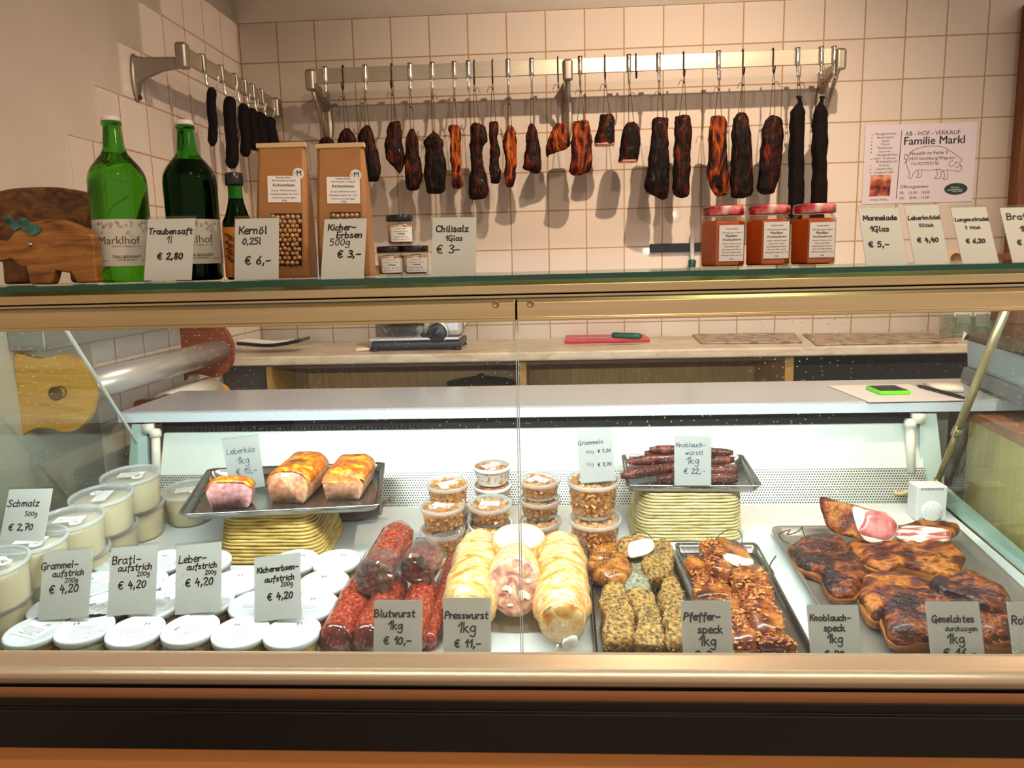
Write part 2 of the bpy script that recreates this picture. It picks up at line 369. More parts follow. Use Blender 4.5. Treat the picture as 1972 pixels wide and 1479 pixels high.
M_PLASTER = NM('rough_plaster', [(0.3, 'dccfc0'), (0.7, 'e4d8ca')], 6, rough=0.9, bump=0.25, bscale=28)

# ---------------- the room ----------------
m = MB().box((-1.6, DW, 0), (2.6, DW + 0.12, TOP0)); struct('wall_back', m, TILE('back_tiles', 'X', -1.2124, TOP0))
m = MB().box((-1.6, DW - 0.004, TOP0), (2.6, DW + 0.12, 2.9)); struct('wall_back_upper', m, M_PLASTER)
wl = struct('wall_left', MB().box((XL - 0.12, -1.2, 0), (XL, DW, 2.9)), M_PLASTER)
st = [(0, atX(310, 15, XL).y), (1, atX(271, 50, XL).y), (2, atX(232, 130, XL).y), (3, atX(187, 215, XL).y), (4, atX(132, 280, XL).y)]
poly = []
for k, y in st: poly += [(XL, y, TOP0 - 0.15 * k), (XL, y, TOP0 - 0.15 * (k + 1))]
poly[-1] = (XL, st[-1][1], 0.3)
poly += [(XL, DW, 0.3), (XL, DW, TOP0)]
part('tile_field', MB().prism(poly, (0.004, 0, 0)), TILE('left_tiles', 'Y', DW - 0.006, TOP0), wl, smooth=False)
struct('floor', MB().box((-1.6, -1.2, -0.1), (2.6, DW, 0)), NM('floor_tiles', [(0.3, '8a7763'), (0.7, '97846f')], 4, rough=0.4))
struct('ceiling', MB().box((-1.6, -1.2, 2.9), (2.6, DW + 0.1, 3.0)), P('white_ceiling', 'e6dccf', 0.9))
p = atY(1961, 300, DW - 0.05)
struct('trim_1', MB().box((p.x, DW - 0.06, 1.30), (p.x + 0.12, DW, 2.24)), NM('brown_door_wood', [(0.3, '6b3a1e'), (0.7, '84502c')], 6, (14, 14, 1), rough=0.45), bev=0.004)

# ---------------- the refrigerated display case ----------------
CX0, CX1 = -1.035, 0.879
case = thing('display_case', 'long refrigerated meat display case with slanted glass front and aluminium canopy', 'display case', (0, 1.4, 0))
X0, X1 = -1.09, 0.93
def zr(y, Y): return atY(986, y, Y).z
def ext(name, poly, mat, x0=X0, x1=X1, bev=0, par=case, smooth=False):
    return part(name, MB().prism([(x0, a, b) for a, b in poly], (x1 - x0, 0, 0)), mat, par, smooth=smooth, bev=bev)
# glass shelf on top
sh = part('glass_shelf', MB().box((X0, 1.153, SZ - 0.009), (X1, 1.52, SZ - 0.001)), M_SHELFGLASS, case, smooth=False)
part('glass_edge', MB().box((X0, 1.150, SZ - 0.009), (X1, 1.153, SZ - 0.001)), M_GLASSEDGE, sh, smooth=False, label='dark green polished edge of the glass shelf')
# canopy
ext('canopy_top', [(1.156, zr(549, 1.156)), (1.156, zr(566, 1.156)), (1.175, zr(567, 1.175)), (1.50, 1.290), (1.50, 1.320), (1.175, SZ - 0.011)], M_ALU, bev=0.001)
ext('canopy_groove', [(1.170, zr(566, 1.17)), (1.170, zr(577, 1.17)), (1.30, 1.280), (1.30, 1.30)], M_BLK2)
ext('canopy_ridge', [(1.157, zr(569, 1.157)), (1.157, zr(573, 1.157)), (1.172, zr(573, 1.172)), (1.172, zr(569, 1.172))], M_ALU)
sx = atY(994, 590, 1.15).x
for a, b in ((X0, sx - 0.0015), (sx + 0.0015, X1)):
    cv = ext('canopy_cover', [(1.152, zr(576, 1.152)), (1.146, zr(583, 1.146)), (1.143, zr(612, 1.143)), (1.139, zr(613.5, 1.139)), (1.139, zr(619, 1.139)), (1.155, zr(619, 1.155)), (1.165, zr(612, 1.165)), (1.172, zr(576, 1.172))], M_ALU, a, b, bev=0.0008)
part('seam_light_block', MB().box((sx - .006, 1.158, 1.262), (sx + .006, 1.163, 1.292)), M_BLK2, case, smooth=False)  # added dark strip, keeps the tube light from shining through the cover seam
for x, y in ((955, 586), (1022, 585)):
    c = atY(x, y, 1.1465); m = MB().lathe([(0.0056, 0), (0.0056, 0.0022), (0.0046, 0.003), (0.0040, 0.003), (0.0036, 0.0018), (0.001, 0.0018)], c, 20, (V((1, 0, 0)), V((0, 0, 1)), V((0, -1, 0))))
    part('round_button', m, M_ALU2, case)
ext('lamp_housing', [(1.168, 1.287), (1.168, 1.298), (1.36, 1.301), (1.36, 1.293)], M_PANEL)
part('fluorescent_tube', MB().tube([(-0.98, 1.195, 1.272), (0.85, 1.195, 1.272)], 0.008, 12), P('lit_tube', 'f2fdff', emit=88.0), case)
# front panes
gy = lambda z: 1.074 + (z - 0.752) * (1.158 - 1.074) / (1.262 - 0.752)
for a, b in ((X0 + 0.05, sx - 0.0008), (sx + 0.0008, X1 - 0.05)):
    m = MB().prism([(a, gy(0.748), 0.748), (a, gy(1.266), 1.266), (a, gy(1.266) + 0.004, 1.266), (a, gy(0.748) + 0.004, 0.748)], (b - a, 0, 0))
    gp = part('front_glass', m, M_GLASS, case, smooth=False)
    e = b if b < 0.2 else a; s_ = -1 if b < 0.2 else 1
    part('glass_edge', MB().prism([(e, gy(0.75) - 0.0004, 0.75), (e, gy(1.262) - 0.0004, 1.262), (e, gy(1.262) + 0.0044, 1.262), (e, gy(0.75) + 0.0044, 0.75)], (s_ * 0.0014, 0, 0)), P('pale_glass_edge', 'b8cbc4', 0.15, coat=0.6), gp, smooth=False)
# lower front
ext('front_rim', [(1.082, zr(1255, 1.082)), (1.074, zr(1258, 1.074)), (1.058, zr(1290, 1.058)), (1.042, zr(1293, 1.042)), (1.034, zr(1302, 1.034)), (1.032, zr(1312, 1.032)), (1.036, zr(1320, 1.036)), (1.055, zr(1323, 1.055)), (1.082, 0.70)], M_RIM, bev=0.002)
ext('rim_gap', [(1.052, zr(1321, 1.052)), (1.052, zr(1331, 1.052)), (1.12, 0.66), (1.12, 0.69)], M_BLK2)
ext('brown_band', [(1.044, zr(1329, 1.044)), (1.044, zr(1351, 1.044)), (1.12, 0.65), (1.12, 0.67)], P('brown_band_paint', 'b47a50', 0.5))
ext('black_plinth', [(1.030, zr(1350, 1.030)), (1.030, zr(1372, 1.030)), (1.023, zr(1375, 1.023)), (1.023, zr(1450, 1.023)), (1.12, 0.56), (1.12, 0.66)], P('black_brown_plinth', '17100e', 0.35, coat=0.2), bev=0.002)
ext('orange_wood_base', [(1.045, 0.10), (1.045, 0.64), (1.70, 0.64), (1.70, 0.10)], M_ORANGEWOOD)
ext('kick_board', [(1.12, 0.0), (1.12, 0.10), (1.68, 0.10), (1.68, 0.0)], M_BLACK)
# deck and rear
ext('display_deck', [(1.084, deckz(1.084)), (YB, deckz(YB)), (YB, deckz(YB) - 0.02), (1.084, deckz(1.084) - 0.015)], P('white_deck', 'd6dad6', 0.3, coat=0.2), CX0, CX1)
PZ = atY(1000, 905, YB + .039).z; BZ = atY(1000, 825, YB + .072).z; YK = atZ(1000, 742, CZ).y
def perf_mat():
    m = P('perforated_steel', 'b9bab2', 0.38, 0.6); t = m.node_tree; N = t.nodes; L = t.links; b = N['Principled BSDF']
    tc = N.new('ShaderNodeTexCoord'); se = N.new('ShaderNodeSeparateXYZ'); L.new(tc.outputs['Object'], se.inputs[0])
    def mth(op, a, bb, c=None):
        n = N.new('ShaderNodeMath'); n.operation = op
        for k, q in enumerate((a, bb, c)):
            if q is None: continue
            if isinstance(q, (int, float)): n.inputs[k].default_value = q
            else: L.new(q, n.inputs[k])
        return n.outputs[0]
    px, pz = 0.0062, 0.0054
    sx_ = mth('DIVIDE', se.outputs['X'], px); sz = mth('DIVIDE', se.outputs['Z'], pz)
    row = mth('MODULO', mth('FLOOR', sz, 0), 2.0); u = mth('ADD', sx_, mth('MULTIPLY', row, 0.5))
    fu = mth('SUBTRACT', mth('FRACT', mth('ADD', u, 500.0), 0), 0.5); fz = mth('SUBTRACT', mth('FRACT', mth('ADD', sz, 500.0), 0), 0.5)
    d = mth('SQRT', mth('ADD', mth('MULTIPLY', fu, fu), mth('MULTIPLY', fz, fz)), 0)
    hole = mth('LESS_THAN', d, 0.33)
    mx = N.new('ShaderNodeMix'); mx.data_type = 'RGBA'; L.new(hole, mx.inputs[0])
    mx.inputs[6].default_value = lin('c3c4bb'); mx.inputs[7].default_value = lin('4b4a42'); L.new(mx.outputs[2], b.inputs['Base Color'])
    return m
ext('perforated_panel', [(YB, deckz(YB)), (YB + .037, PZ), (YB + .041, PZ), (YB + 0.004, deckz(YB))], perf_mat(), CX0 + 0.02, CX1 - 0.02)
ext('back_panel', [(YB + .034, PZ - .004), (YB + .072, BZ), (YB + .10, BZ - .003), (YB + .072, PZ - .016)], M_PANEL, CX0 + 0.06, CX1 - 0.02, bev=0.002)
ext('air_gap', [(YB + .087, BZ - .018), (YB + .087, CZ - .02), (YB + .112, CZ - .02), (YB + .112, BZ - .018)], M_BLK2, CX0 + 0.05, CX1)
m = MB()
for k in range(56):
    x = CX0 + 0.12 + k * 0.0105; m.box((x, YB + .080, BZ - .003), (x + 0.005, YB + .088, BZ + .009))
part('air_grille', m, P('grille_black', '24262a', 0.4), case, smooth=False)
ext('service_counter', [(YC, CZ - 0.027), (YC, CZ - 0.004), (YC + .006, CZ), (YK, CZ), (YK, CZ - 0.027)], M_COUNTER, -1.075, 1.42, bev=0.003)
ext('counter_edge', [(YC - .0015, CZ - 0.026), (YC - .0015, CZ - 0.004), (YC - .0005, CZ - 0.004), (YC - .0005, CZ - 0.026)], P('pale_blue_edge', 'd6e0e6', 0.3, coat=0.3), -1.075, 1.02)
ext('rear_body', [(YB + .12, 0.1), (YB + .12, CZ - .03), (YK - .03, CZ - .03), (YK - .03, 0.1)], P('grey_body', '8b8a86', 0.5), -1.0, 0.95)
# side glasses with metal edge strips, corner posts, support tube, blind brackets
for sx_, top, bot in ((CX0, atX(120, 625, CX0), atX(275, 870, CX0)), (CX1, atX(1935, 600, CX1), atX(1805, 930, CX1))):
    tt = top + (top - bot) * 0.12; bb = bot + (bot - top) * 0.06
    poly = [(sx_, 1.112, 0.745), (sx_, YB + .01, deckz(YB) + .01), (sx_, YB + .022, bb.z), bb, tt, (sx_, 1.162, 1.284)]
    g = part('side_glass', MB().prism(poly, (0.004, 0, 0)), M_SIDEGLASS, case, smooth=False)
    d = V((0.003, 0, 0)); q = (tt - bb).normalized(); nrm = V((0, -q.z, q.y)) * 0.0035
    part('edge_strip', MB().prism([bb - d * 0.4 - nrm, bb + d - nrm, bb + d + nrm, bb - d * 0.4 + nrm], tt - bb), P('bright_strip', 'd9ddd6', .3, .15), g, smooth=False, label='bright metal strip on the slanted glass edge')
    s_ = 1 if sx_ < 0 else -1
    part('corner_post', MB().prism([(sx_ - s_ * 0.03, YB + .025, 0.77), (sx_ + s_ * 0.032, YB + .025, 0.77), (sx_ + s_ * 0.025, YB + .06, 0.975), (sx_ - s_ * 0.012, YB + .06, 0.975)], (0, 0.012, 0)), P('pale_turquoise_panel', 'c2d8cf', 0.25, coat=0.4), case, smooth=False)
    m = MB().tube([(sx_ + s_ * 0.05, YB + .035, 0.84), (sx_ + s_ * 0.05, YB + .055, 0.965)], 0.0105, 14); m.lathe([(0.014, 0), (0.014, 0.016)], (sx_ + s_ * 0.05, YB + .052, 0.945), 14)
    m.box((sx_ + s_ * 0.035 - 0.013, YB + .04, 0.955), (sx_ + s_ * 0.035 + 0.013, YB + .06, 0.978))
    part('blind_bracket', m, P('cream_plastic', 'e6e2d3', 0.4), case)
    part('side_screw', MB().lathe([(0.007, 0), (0.007, 0.004), (0.004, 0.006)], (sx_ + s_ * 0.006, YB - .01, 0.915 if s_ > 0 else 0.80), 14, (V((0, 1, 0)), V((0, 0, 1)), V((s_, 0, 0)))), P('dark_screw', '3b2e1c', 0.4, 0.5), case)
tt = atX(1935, 600, CX1 - 0.012); bb = atX(1806, 925, CX1 - 0.012); tt = tt + (tt - bb) * 0.12; q = tt - bb
m = MB().tube([bb + q * 0.30, tt], 0.0085, 14); part('support_tube', m, P('brass_tinted_tube', 'b7ad84', 0.35, 0.75), case)
m = MB().tube([bb, bb + q * 0.29], 0.0062, 12).tube([bb + q * 0.27, bb + q * 0.31], 0.0105, 14)
m.tube([bb + q * 0.02 + V((-0.012, -0.012, 0)), bb + q * 0.33 + V((-0.012, -0.012, 0))], 0.0018, 6); m.box(tuple(bb - V((0.006, 0.006, 0.012))), tuple(bb + V((0.006, 0.006, 0.006))))
part('support_piston', m, P('dull_brass_tube', '9c8f5e', 0.4, 0.7), case)
# lower right side rail of the case
a = atX(1842, 956, CX1 - 0.004)
part('side_rail', MB().prism([(CX1 + 0.006, 1.112, deckz(1.112) + 0.02), (CX1 + 0.006, YB, a.z - 0.005), (CX1 + 0.006, YB, a.z - 0.04), (CX1 + 0.006, 1.112, deckz(1.112) - 0.005)], (0.012, 0, 0)), P('turquoise_rail', 'b9d4cb', 0.3, coat=0.3), case, smooth=False)
part('side_rail', MB().prism([(CX0 - 0.010, 1.112, deckz(1.112) + 0.02), (CX0 - 0.010, YB, deckz(YB) + 0.03), (CX0 - 0.010, YB, deckz(YB)), (CX0 - 0.010, 1.112, deckz(1.112) - 0.005)], (0.010, 0, 0)), P('turquoise_rail', 'b9d4cb'), case, smooth=False)
hs = [atY(x, y, YB + d) for x, y, d in ((1722, 949, .012), (1735, 951, .004), (1750, 947, .0), (1768, 945, .004), (1785, 950, .010))]
part('drain_hose', MB().tube(cr_smooth(hs, 5), 0.0048, 10), P('tan_rubber', 'c8b27c', 0.5), case, label='tan rubber hose end')
# clear-lit wooden counter to the right of the case
a = atY(1868, 786, 1.86); b = atZ(1972, 835, a.z); d = (b - a); e = a + d * 1.9
rc = thing('side_counter', 'wooden counter panel lit yellow beyond the right glass side of the case', 'counter', (a.x + .1, 1.6, 0))
nrm = V((-d.y, d.x, 0)).normalized() * -0.02
if nrm.x < 0: nrm = -nrm
part('wood_panel', MB().prism([(a.x, a.y, 0.0), (e.x, e.y, 0.0), (e.x, e.y, a.z - 0.02), (a.x, a.y, a.z - 0.02)], nrm * 2 + V((0.06, 0, 0))), NM('pale_wood_panel', [(0.3, 'dcbc62'), (0.7, 'e9d080')], 5, (14, 14, 1), rough=0.5), rc, smooth=False)
part('top_board', MB().prism([a - nrm * .6 + V((0, 0, -0.022)), e - nrm * .6 + V((0, 0, -0.022)), e - nrm * .6, a - nrm * .6], nrm * 3 + V((0.08, 0, 0))), NM('orange_brown_board', [(0.3, '9a5526'), (0.7, 'b56a33')], 6, (3, 3, 14), rough=0.4, coat=0.3), rc, smooth=False)

# ---------------- behind the case: worktop, cabinets ----------------
YF = 2.643
wt = single('rear_worktop', 'long cream marbled worktop along the tiled back wall', 'worktop', MB().box((XL + 0.004, YF, WZ - 0.034), (1.75, DW - 0.001, WZ)), M_WORKTOP, (0, 2.85, WZ - 0.034), bev=0.008, bseg=4, smooth=True)
xa, xb, xc = atY(518, 720, YF + 0.03).x, atY(1007, 720, YF + 0.03).x, atY(1520, 720, YF + 0.03).x
cb = thing('shelf_cabinet', 'open wooden base cabinet with two compartments under the back worktop', 'cabinet', ((xa + xc) / 2, 2.85, 0))
for nm, x, wd in (('side_panel', xa, 0.022), ('partition', xb, 0.024), ('side_panel', xc, 0.03)):
    part(nm, MB().box((x - wd / 2, YF + 0.03, 0.02), (x + wd / 2, DW - 0.02, WZ - 0.04)), M_OAK, cb, smooth=False, bev=0.002)
part('back_panel', MB().box((xa, DW - 0.02, 0.02), (xc, DW - 0.006, WZ - 0.04)), M_OAK, cb, smooth=False)
part('shelf', MB().box((xa + .011, YF + 0.05, 0.74), (xc - .015, DW - 0.021, 0.76)), M_OAK, cb, smooth=False)
part('top_rail', MB().box((xa + .011, YF + 0.05, WZ - 0.052), (xc - .015, DW - 0.021, WZ - 0.040)), P('dark_wood_rail', '5a3a1d', 0.6), cb, smooth=False)
dx = atY(448, 720, YF + 0.03).x
single('dark_void_box', 'dark grey box filling the dark void under the left end of the worktop', 'cabinet', MB().box((max(dx - 0.12, XL + .006), YF + 0.06, 0.0), (xa - 0.02, DW - 0.02, WZ - 0.04)), P('void_dark_grey', '4b443f', 0.5), (dx, 2.8, 0), bev=0.003)  # added box, its dark grey stands for the shade in the void
single('dark_void_box', 'black low box filling the dark recess under the right end of the worktop', 'cabinet', MB().box((xc + 0.02, YF + 0.10, 0.0), (1.70, DW - 0.02, WZ - 0.075)), P('recess_black', '15110f', 0.5), (xc + .3, 2.8, 0), bev=0.003)  # added box, its black paints the darkness of the recess
c = atY(925, 742, 2.78)
pot = thing('cooking_pot', 'black round pot standing in the open cabinet behind the counter', 'pot', (c.x, 2.80, 0.76))
part('pot_body', MB().lathe([(0.105, 0), (0.115, 0.01), (0.122, c.z - 0.76), (0.127, c.z - 0.757), (0.127, c.z - 0.75), (0.118, c.z - 0.75), (0.110, 0.02), (0.01, 0.015)], (c.x, 2.80, 0.7605), 32, cap1=True), P('black_enamel', '17110e', 0.35), pot)
part('pot_lid', MB().lathe([(0.127, 0.0), (0.12, 0.012), (0.06, 0.024), (0.016, 0.027), (0.014, 0.04), (0.004, 0.042)], (c.x, 2.80, c.z + 0.0005), 32), P('dark_lid', '1f1815', 0.4), pot)
# slicer
o = atY(800, 676, 2.76); SX = lambda x, y=650, Y=2.76: atY(x, y, Y).x
sl = thing('meat_slicer', 'silver electric meat slicer with black dial on the back worktop', 'slicer', (o.x, 2.82, WZ))
part('base', MB().box((SX(716), 2.74, WZ + 0.008), (SX(888), 2.95, WZ + 0.036)), P('blue_black_base', '232733', 0.4), sl, bev=0.008)
for x in (722, 880):
    for y in (2.752, 2.93): part('foot', MB().lathe([(0.018, 0), (0.013, 0.012)], (SX(x), y, WZ + 0.0005), 14), M_BLACK, sl)
part('carriage_plate', MB().box((SX(713), 2.735, WZ + 0.038), (SX(885), 2.90, WZ + 0.048)), P('slicer_silver', 'd2d2d4', 0.25, 0.45), sl, bev=0.003)
part('motor_housing', MB().box((SX(816), 2.75, WZ + 0.05), (SX(890), 2.93, WZ + 0.17)), P('slicer_silver', 'd2d2d4', 0.25, 0.45), sl, bev=0.022, bseg=5, smooth=True)
c = atY(842, 641, 2.744)
dl = part('dial', MB().lathe([(0.036, 0), (0.036, 0.012), (0.031, 0.02), (0.026, 0.021), (0.012, 0.021), (0.01, 0.026), (0.001, 0.026)], (c.x, 2.75, c.z), 32, (V((1, 0, 0)), V((0, 0, 1)), V((0, -1, 0)))), P('blue_black_dial', '1c2230', 0.35), sl)
part('dial_ring', MB().lathe([(0.043, 0), (0.043, 0.004), (0.037, 0.006)], (c.x, 2.7505, c.z), 32, (V((1, 0, 0)), V((0, 0, 1)), V((0, -1, 0)))), M_STEEL, dl)
c = V((SX(775), 2.86, WZ + 0.12))
part('blade', MB().lathe([(0.02, 0.0), (0.088, 0.002), (0.093, 0.006), (0.088, 0.008), (0.02, 0.014), (0.001, 0.014)], c, 40, (V((1, 0, 0)), V((0, 0, 1)), V((0, -1, 0)))), M_CHROME, sl)
part('blade_guard', MB().tube([c + V((0.102 * math.cos(a * PI / 20), 0, 0.102 * math.sin(a * PI / 20))) for a in range(-5, 26)], 0.01, 8, flat=1.6), M_STEEL, sl)
part('guard_plate', MB().box((SX(722), 2.775, WZ + 0.05), (SX(800), 2.781, WZ + 0.13)), CLEAR('slicer_guard', 'c9c6cc', 1.5, 0.1), sl, bev=0.002)
part('pusher_arm', MB().tube([(SX(884), 2.78, WZ + 0.05), (SX(897), 2.79, WZ + 0.10), (SX(900), 2.80, WZ + 0.17)], 0.007, 10), M_STEEL, sl)
part('rest_knob', MB().ball((SX(818), 2.738, WZ + 0.058), 0.008, 10, 8, (1.6, 1, 1)), M_BLACK, sl)
single('tea_towel', 'small folded cream cloth beside the slicer on the worktop', 'cloth', MB().box((SX(684), 2.75, WZ + 0.0005), (SX(712), 2.82, WZ + 0.012)).rough(0.004, 30), P('cream_cloth', 'ecd9b8', 0.9), (SX(700), 2.78, WZ), bev=0.004)
def board(name, label, cat, px, z, th, mat, bev=0.003, ymin=0):
    q = [atZ(x, y, z) for x, y in px]
    return single(name, label, cat, MB().prism([p + V((0, 0, 0.0006)) for p in q], (0, 0, th)), mat, (q[0].x, q[0].y, z), bev=bev)
board('cutting_board', 'red plastic cutting board on the back worktop', 'cutting board', [(1088, 662), (1252, 659), (1240, 650), (1090, 652)], WZ, 0.014, P('red_plastic', 'c21f34', 0.35))
k0, k1 = atY(1178, 645.5, 2.80), atY(1236, 648, 2.78)
kn = thing('kitchen_knife', 'knife with dark green handle lying on the red cutting board', 'knife', (k0.x, 2.79, WZ + .015))
part('handle', MB().tube([k0.lerp(k1, t) for t in (0, .1, .35, .7, .92, 1)], [.008, .012, .011, .0125, .012, .006], 12), P('dark_green_handle', '11473f', 0.4), kn)
part('blade', MB().box((k0.x - 0.13, 2.785, k0.z - .0085), (k0.x + .004, 2.805, k0.z - .0065)), M_CHROME, kn, smooth=False)
spk = NM('mottled_grey_brown', [(0.35, '6b4f3e'), (0.48, 'a98e78'), (0.7, 'b79d87')], 26, (1, 1, 1), rough=0.5)
board('cutting_board', 'mottled grey-brown board on the back worktop right of the red board', 'cutting board', [(1350, 663), (1545, 661), (1530, 644), (1331, 644)], WZ, 0.006, spk)
board('cutting_board', 'mottled grey-brown board at the far right of the back worktop', 'cutting board', [(1572, 666), (1845, 661), (1800, 644), (1546, 645)], WZ, 0.006, spk)
q = [atY(x, y, 2.80) for x, y in ((466, 662), (490, 664), (525, 666), (560, 662), (588, 656))]
m = MB(); m.loft([[p + V((0, dy, dz)) for dy, dz in ((-.05, 0), (.06, 0), (.06, .012), (-.05, .012))] for p in cr_smooth([V((p.x, p.y, max(p.z, WZ + .001))) for p in q], 5)])
bt = thing('serving_tray', 'thin black curved tray at the left end of the worktop', 'tray', (q[2].x, 2.8, WZ))
part('tray_body', m, P('black_tray', '101216', 0.3), bt, bev=0.002)
m = MB(); m.loft([[p + V((0, dy, dz)) for dy, dz in ((-.035, 0.0125), (.05, 0.0125), (.05, .015), (-.035, .015))] for p in cr_smooth([V((p.x, p.y, max(p.z, WZ + .001))) for p in q[:4]], 5)])
part('paper_liner', m, M_PAPER, bt, smooth=False)
# square glasses with small cards at the right end
for k, (xl, xr, lb) in enumerate(((1810, 1838, 'leftmost'), (1836, 1872, 'middle'), (1872, 1910, 'rightmost'))):
    a, b = atY(xl, 650, 2.86 + .012 * (k % 2)), atY(xr, 650, 2.86 + .012 * (k % 2)); r = (b.x - a.x) / 2 * .95; c = V(((a.x + b.x) / 2, a.y, WZ + .0008))
    sq = lambda f, h: [c + V((x * r * f, y * r * f, h)) for x, y in ((-1, -.8), (-.8, -1), (.8, -1), (1, -.8), (1, .8), (.8, 1), (-.8, 1), (-1, .8))]
    single('drinking_glass', lb + ' of three square clear tumblers at the right end of the worktop', 'glass', MB().loft([sq(.88, 0), sq(1, .074), sq(.93, .074), sq(.8, .012)]), CLEAR('tumbler_glass', 'f0f6f2', 2.2, 0.03), c, 'square tumblers on the worktop')
for x0, x1, t, lb in ((1838, 1872, 'Hausrezept', 'left'), (1876, 1918, 'Schneidbrett', 'right')):
    a, b = atY(x0, 606, 2.93), atY(x1, 606, 2.93)
    t_ = thing('small_sign', lb + ' of two small white cards behind the tumblers on the worktop', 'card', ((a.x + b.x) / 2, 2.93, WZ))
    part('card', MB().box((a.x, 2.93, WZ), (b.x, 2.932, a.z + .012)), M_PAPER, t_, smooth=False)
    mm = MB(); put_text(mm, t, (V(((a.x + b.x) / 2, 2.93, a.z)), V((1, 0, 0)), V((0, 0, 1)), V((0, -1, 0))), 0, -.006, width=(b.x - a.x) * .8, bold=.02)
    part('print', mm, M_INK, t_, smooth=False)
a = atY(1936, 600, 2.75)
single('wooden_box', 'brown wooden box at the right end of the back worktop', 'box', MB().box((a.x, 2.70, WZ + .06), (a.x + .3, 2.84, WZ + .30)).box((a.x + .01, 2.71, WZ + .0005), (a.x + .29, 2.83, WZ + .06)), NM('brown_box_wood', [(0.3, '6f3d20'), (0.7, '86502c')], 6, (3, 3, 14), rough=0.5), (a.x + .15, 2.77, WZ), bev=0.003)

# ---------------- on the grey service counter ----------------
q = [atZ(x, y, CZ) for x, y in ((1674, 775.6), (1858, 772), (1750, 741), (1594, 744))]
single('paper_sheet', 'large pale paper sheet under the green calculator on the grey counter', 'paper', MB().prism([p + V((0, 0, .0007)) for p in q], (0, 0, .0012)), P('lilac_white_paper', 'd9d0ce', 0.6), (q[0].x, q[0].y, CZ), smooth=False)
q = [atZ(x, y, CZ + .012) for x, y in ((1695, 753.5), (1754.6, 752.2), (1720, 741), (1667, 742.5))]
zz = V((0, 0, CZ + .0024 - q[0].z)); ca = thing('calculator', 'bright green pocket calculator on the paper sheet', 'calculator', (q[0].x, q[0].y, CZ + .002))
part('case', MB().prism([p + zz for p in q], (0, 0, .0095)), P('lime_green_plastic', '6fe01a', 0.4), ca, bev=0.002)
u, v_ = (q[1] - q[0]), (q[3] - q[0]); o = q[0] + V((0, 0, -.0005)); m = MB(); keys = MB()
m.prism([o + u * a + v_ * b for a, b in ((.05, .06), (.95, .06), (.95, .95), (.05, .95))], (0, 0, .0008)); part('keypad', m, M_BLACK, ca, smooth=False)
for i in range(5):
    for j in range(4): keys.prism([o + u * (.09 + i * .17 + a) + v_ * (.1 + j * .16 + b) + V((0, 0, .0008)) for a, b in ((0, 0), (.12, 0), (.12, .1), (0, .1))], (0, 0, .001))
part('keys', keys, P('dark_grey_keys', '34373a', 0.5), ca, smooth=False)
a, b = atZ(1765, 742, CZ + .006), atZ(1856, 766, CZ + .006)
pn = thing('pen', 'black pen lying across the paper near the scale', 'pen', tuple(a - V((0, 0, .006)))); part('barrel', MB().tube([a, a.lerp(b, .1), a.lerp(b, .9), b], [.001, .0045, .0045, .003], 10), M_BLACK, pn)
part('clip', MB().tube([a.lerp(b, .7) + V((0, 0, .005)), a.lerp(b, .95) + V((0, 0, .005))], .0012, 6), M_CHROME, pn)
q = [atZ(x, y, CZ) for x, y in ((1806, 754), (1856, 757), (1850, 743), (1778, 742.6))]
single('notepad', 'white notepad beside the foot of the scale', 'notepad', MB().prism([p + V((0, 0, .002)) for p in q], (0, 0, .008)), P('cream_pad', 'e6dccb', 0.7), (q[0].x, q[0].y, CZ))
zt = CZ + .125; pA, pB = atZ(1862, 645, zt), atZ(1966, 673, zt); d = (pB - pA).normalized(); n_ = V((-d.y, d.x, 0)); L_ = 0.36
if n_.x < 0: n_ = -n_
sc_ = thing('weighing_scale', 'pale blue-grey shop scale with dark top plate at the right end of the counter', 'scale', tuple(V((pA.x, pA.y, CZ)) + d * .2))
bs = lambda s, t, z: pA + d * s + n_ * t + V((0, 0, z - zt))
part('body', MB().loft([[bs(-.015, .012, CZ + .03), bs(L_, .012, CZ + .03), bs(L_, .30, CZ + .03), bs(-.015, .30, CZ + .03)], [bs(0, 0, zt - .012), bs(L_, 0, zt - .012), bs(L_, .30, zt - .012), bs(0, .30, zt - .012)]]), P('pale_blue_grey_plastic', 'b9c6cc', 0.4), sc_, bev=0.004)
part('lower_band', MB().loft([[bs(-.0, -.01, CZ + .008), bs(L_, -.01, CZ + .008), bs(L_, .3, CZ + .008), bs(-.0, .3, CZ + .008)], [bs(0, -.004, CZ + .042), bs(L_, -.004, CZ + .042), bs(L_, .3, CZ + .042), bs(0, .3, CZ + .042)]]), P('slate_grey_plastic', '5d656c', 0.4), sc_, bev=0.004)
part('top_plate', MB().loft([[bs(.01, -.012, zt - .010), bs(L_, -.012, zt - .010), bs(L_, .31, zt - .010), bs(.01, .31, zt - .010)], [bs(.015, -.012, zt + .006), bs(L_, -.012, zt + .006), bs(L_, .31, zt + .006), bs(.015, .31, zt + .006)]]), P('dark_brown_plate', '40352c', 0.35), sc_, bev=0.003)
part('foot', MB().loft([[bs(-.06, .05, CZ + .0007), bs(.02, .05, CZ + .0007), bs(.02, .12, CZ + .0007), bs(-.06, .12, CZ + .0007)], [bs(-.055, .055, CZ + .025), bs(.02, .055, CZ + .025), bs(.02, .115, CZ + .025), bs(-.055, .115, CZ + .025)]]), P('pale_blue_grey_plastic', 'b9c6cc', 0.4), sc_, bev=0.004)
part('display_side', MB().box(tuple(bs(-.024, .05, CZ + .03)), tuple(bs(-.016, .06, CZ + .10) + V((.006, .04, 0)))), M_BLACK, sc_, smooth=False)
part('receipt', MB().prism([bs(-.015, -.002, zt + .008), bs(.05, -.016, zt + .008), bs(.03, -.02, zt - .012), ], (0, .002, .001)), M_PAPER, sc_, smooth=False)

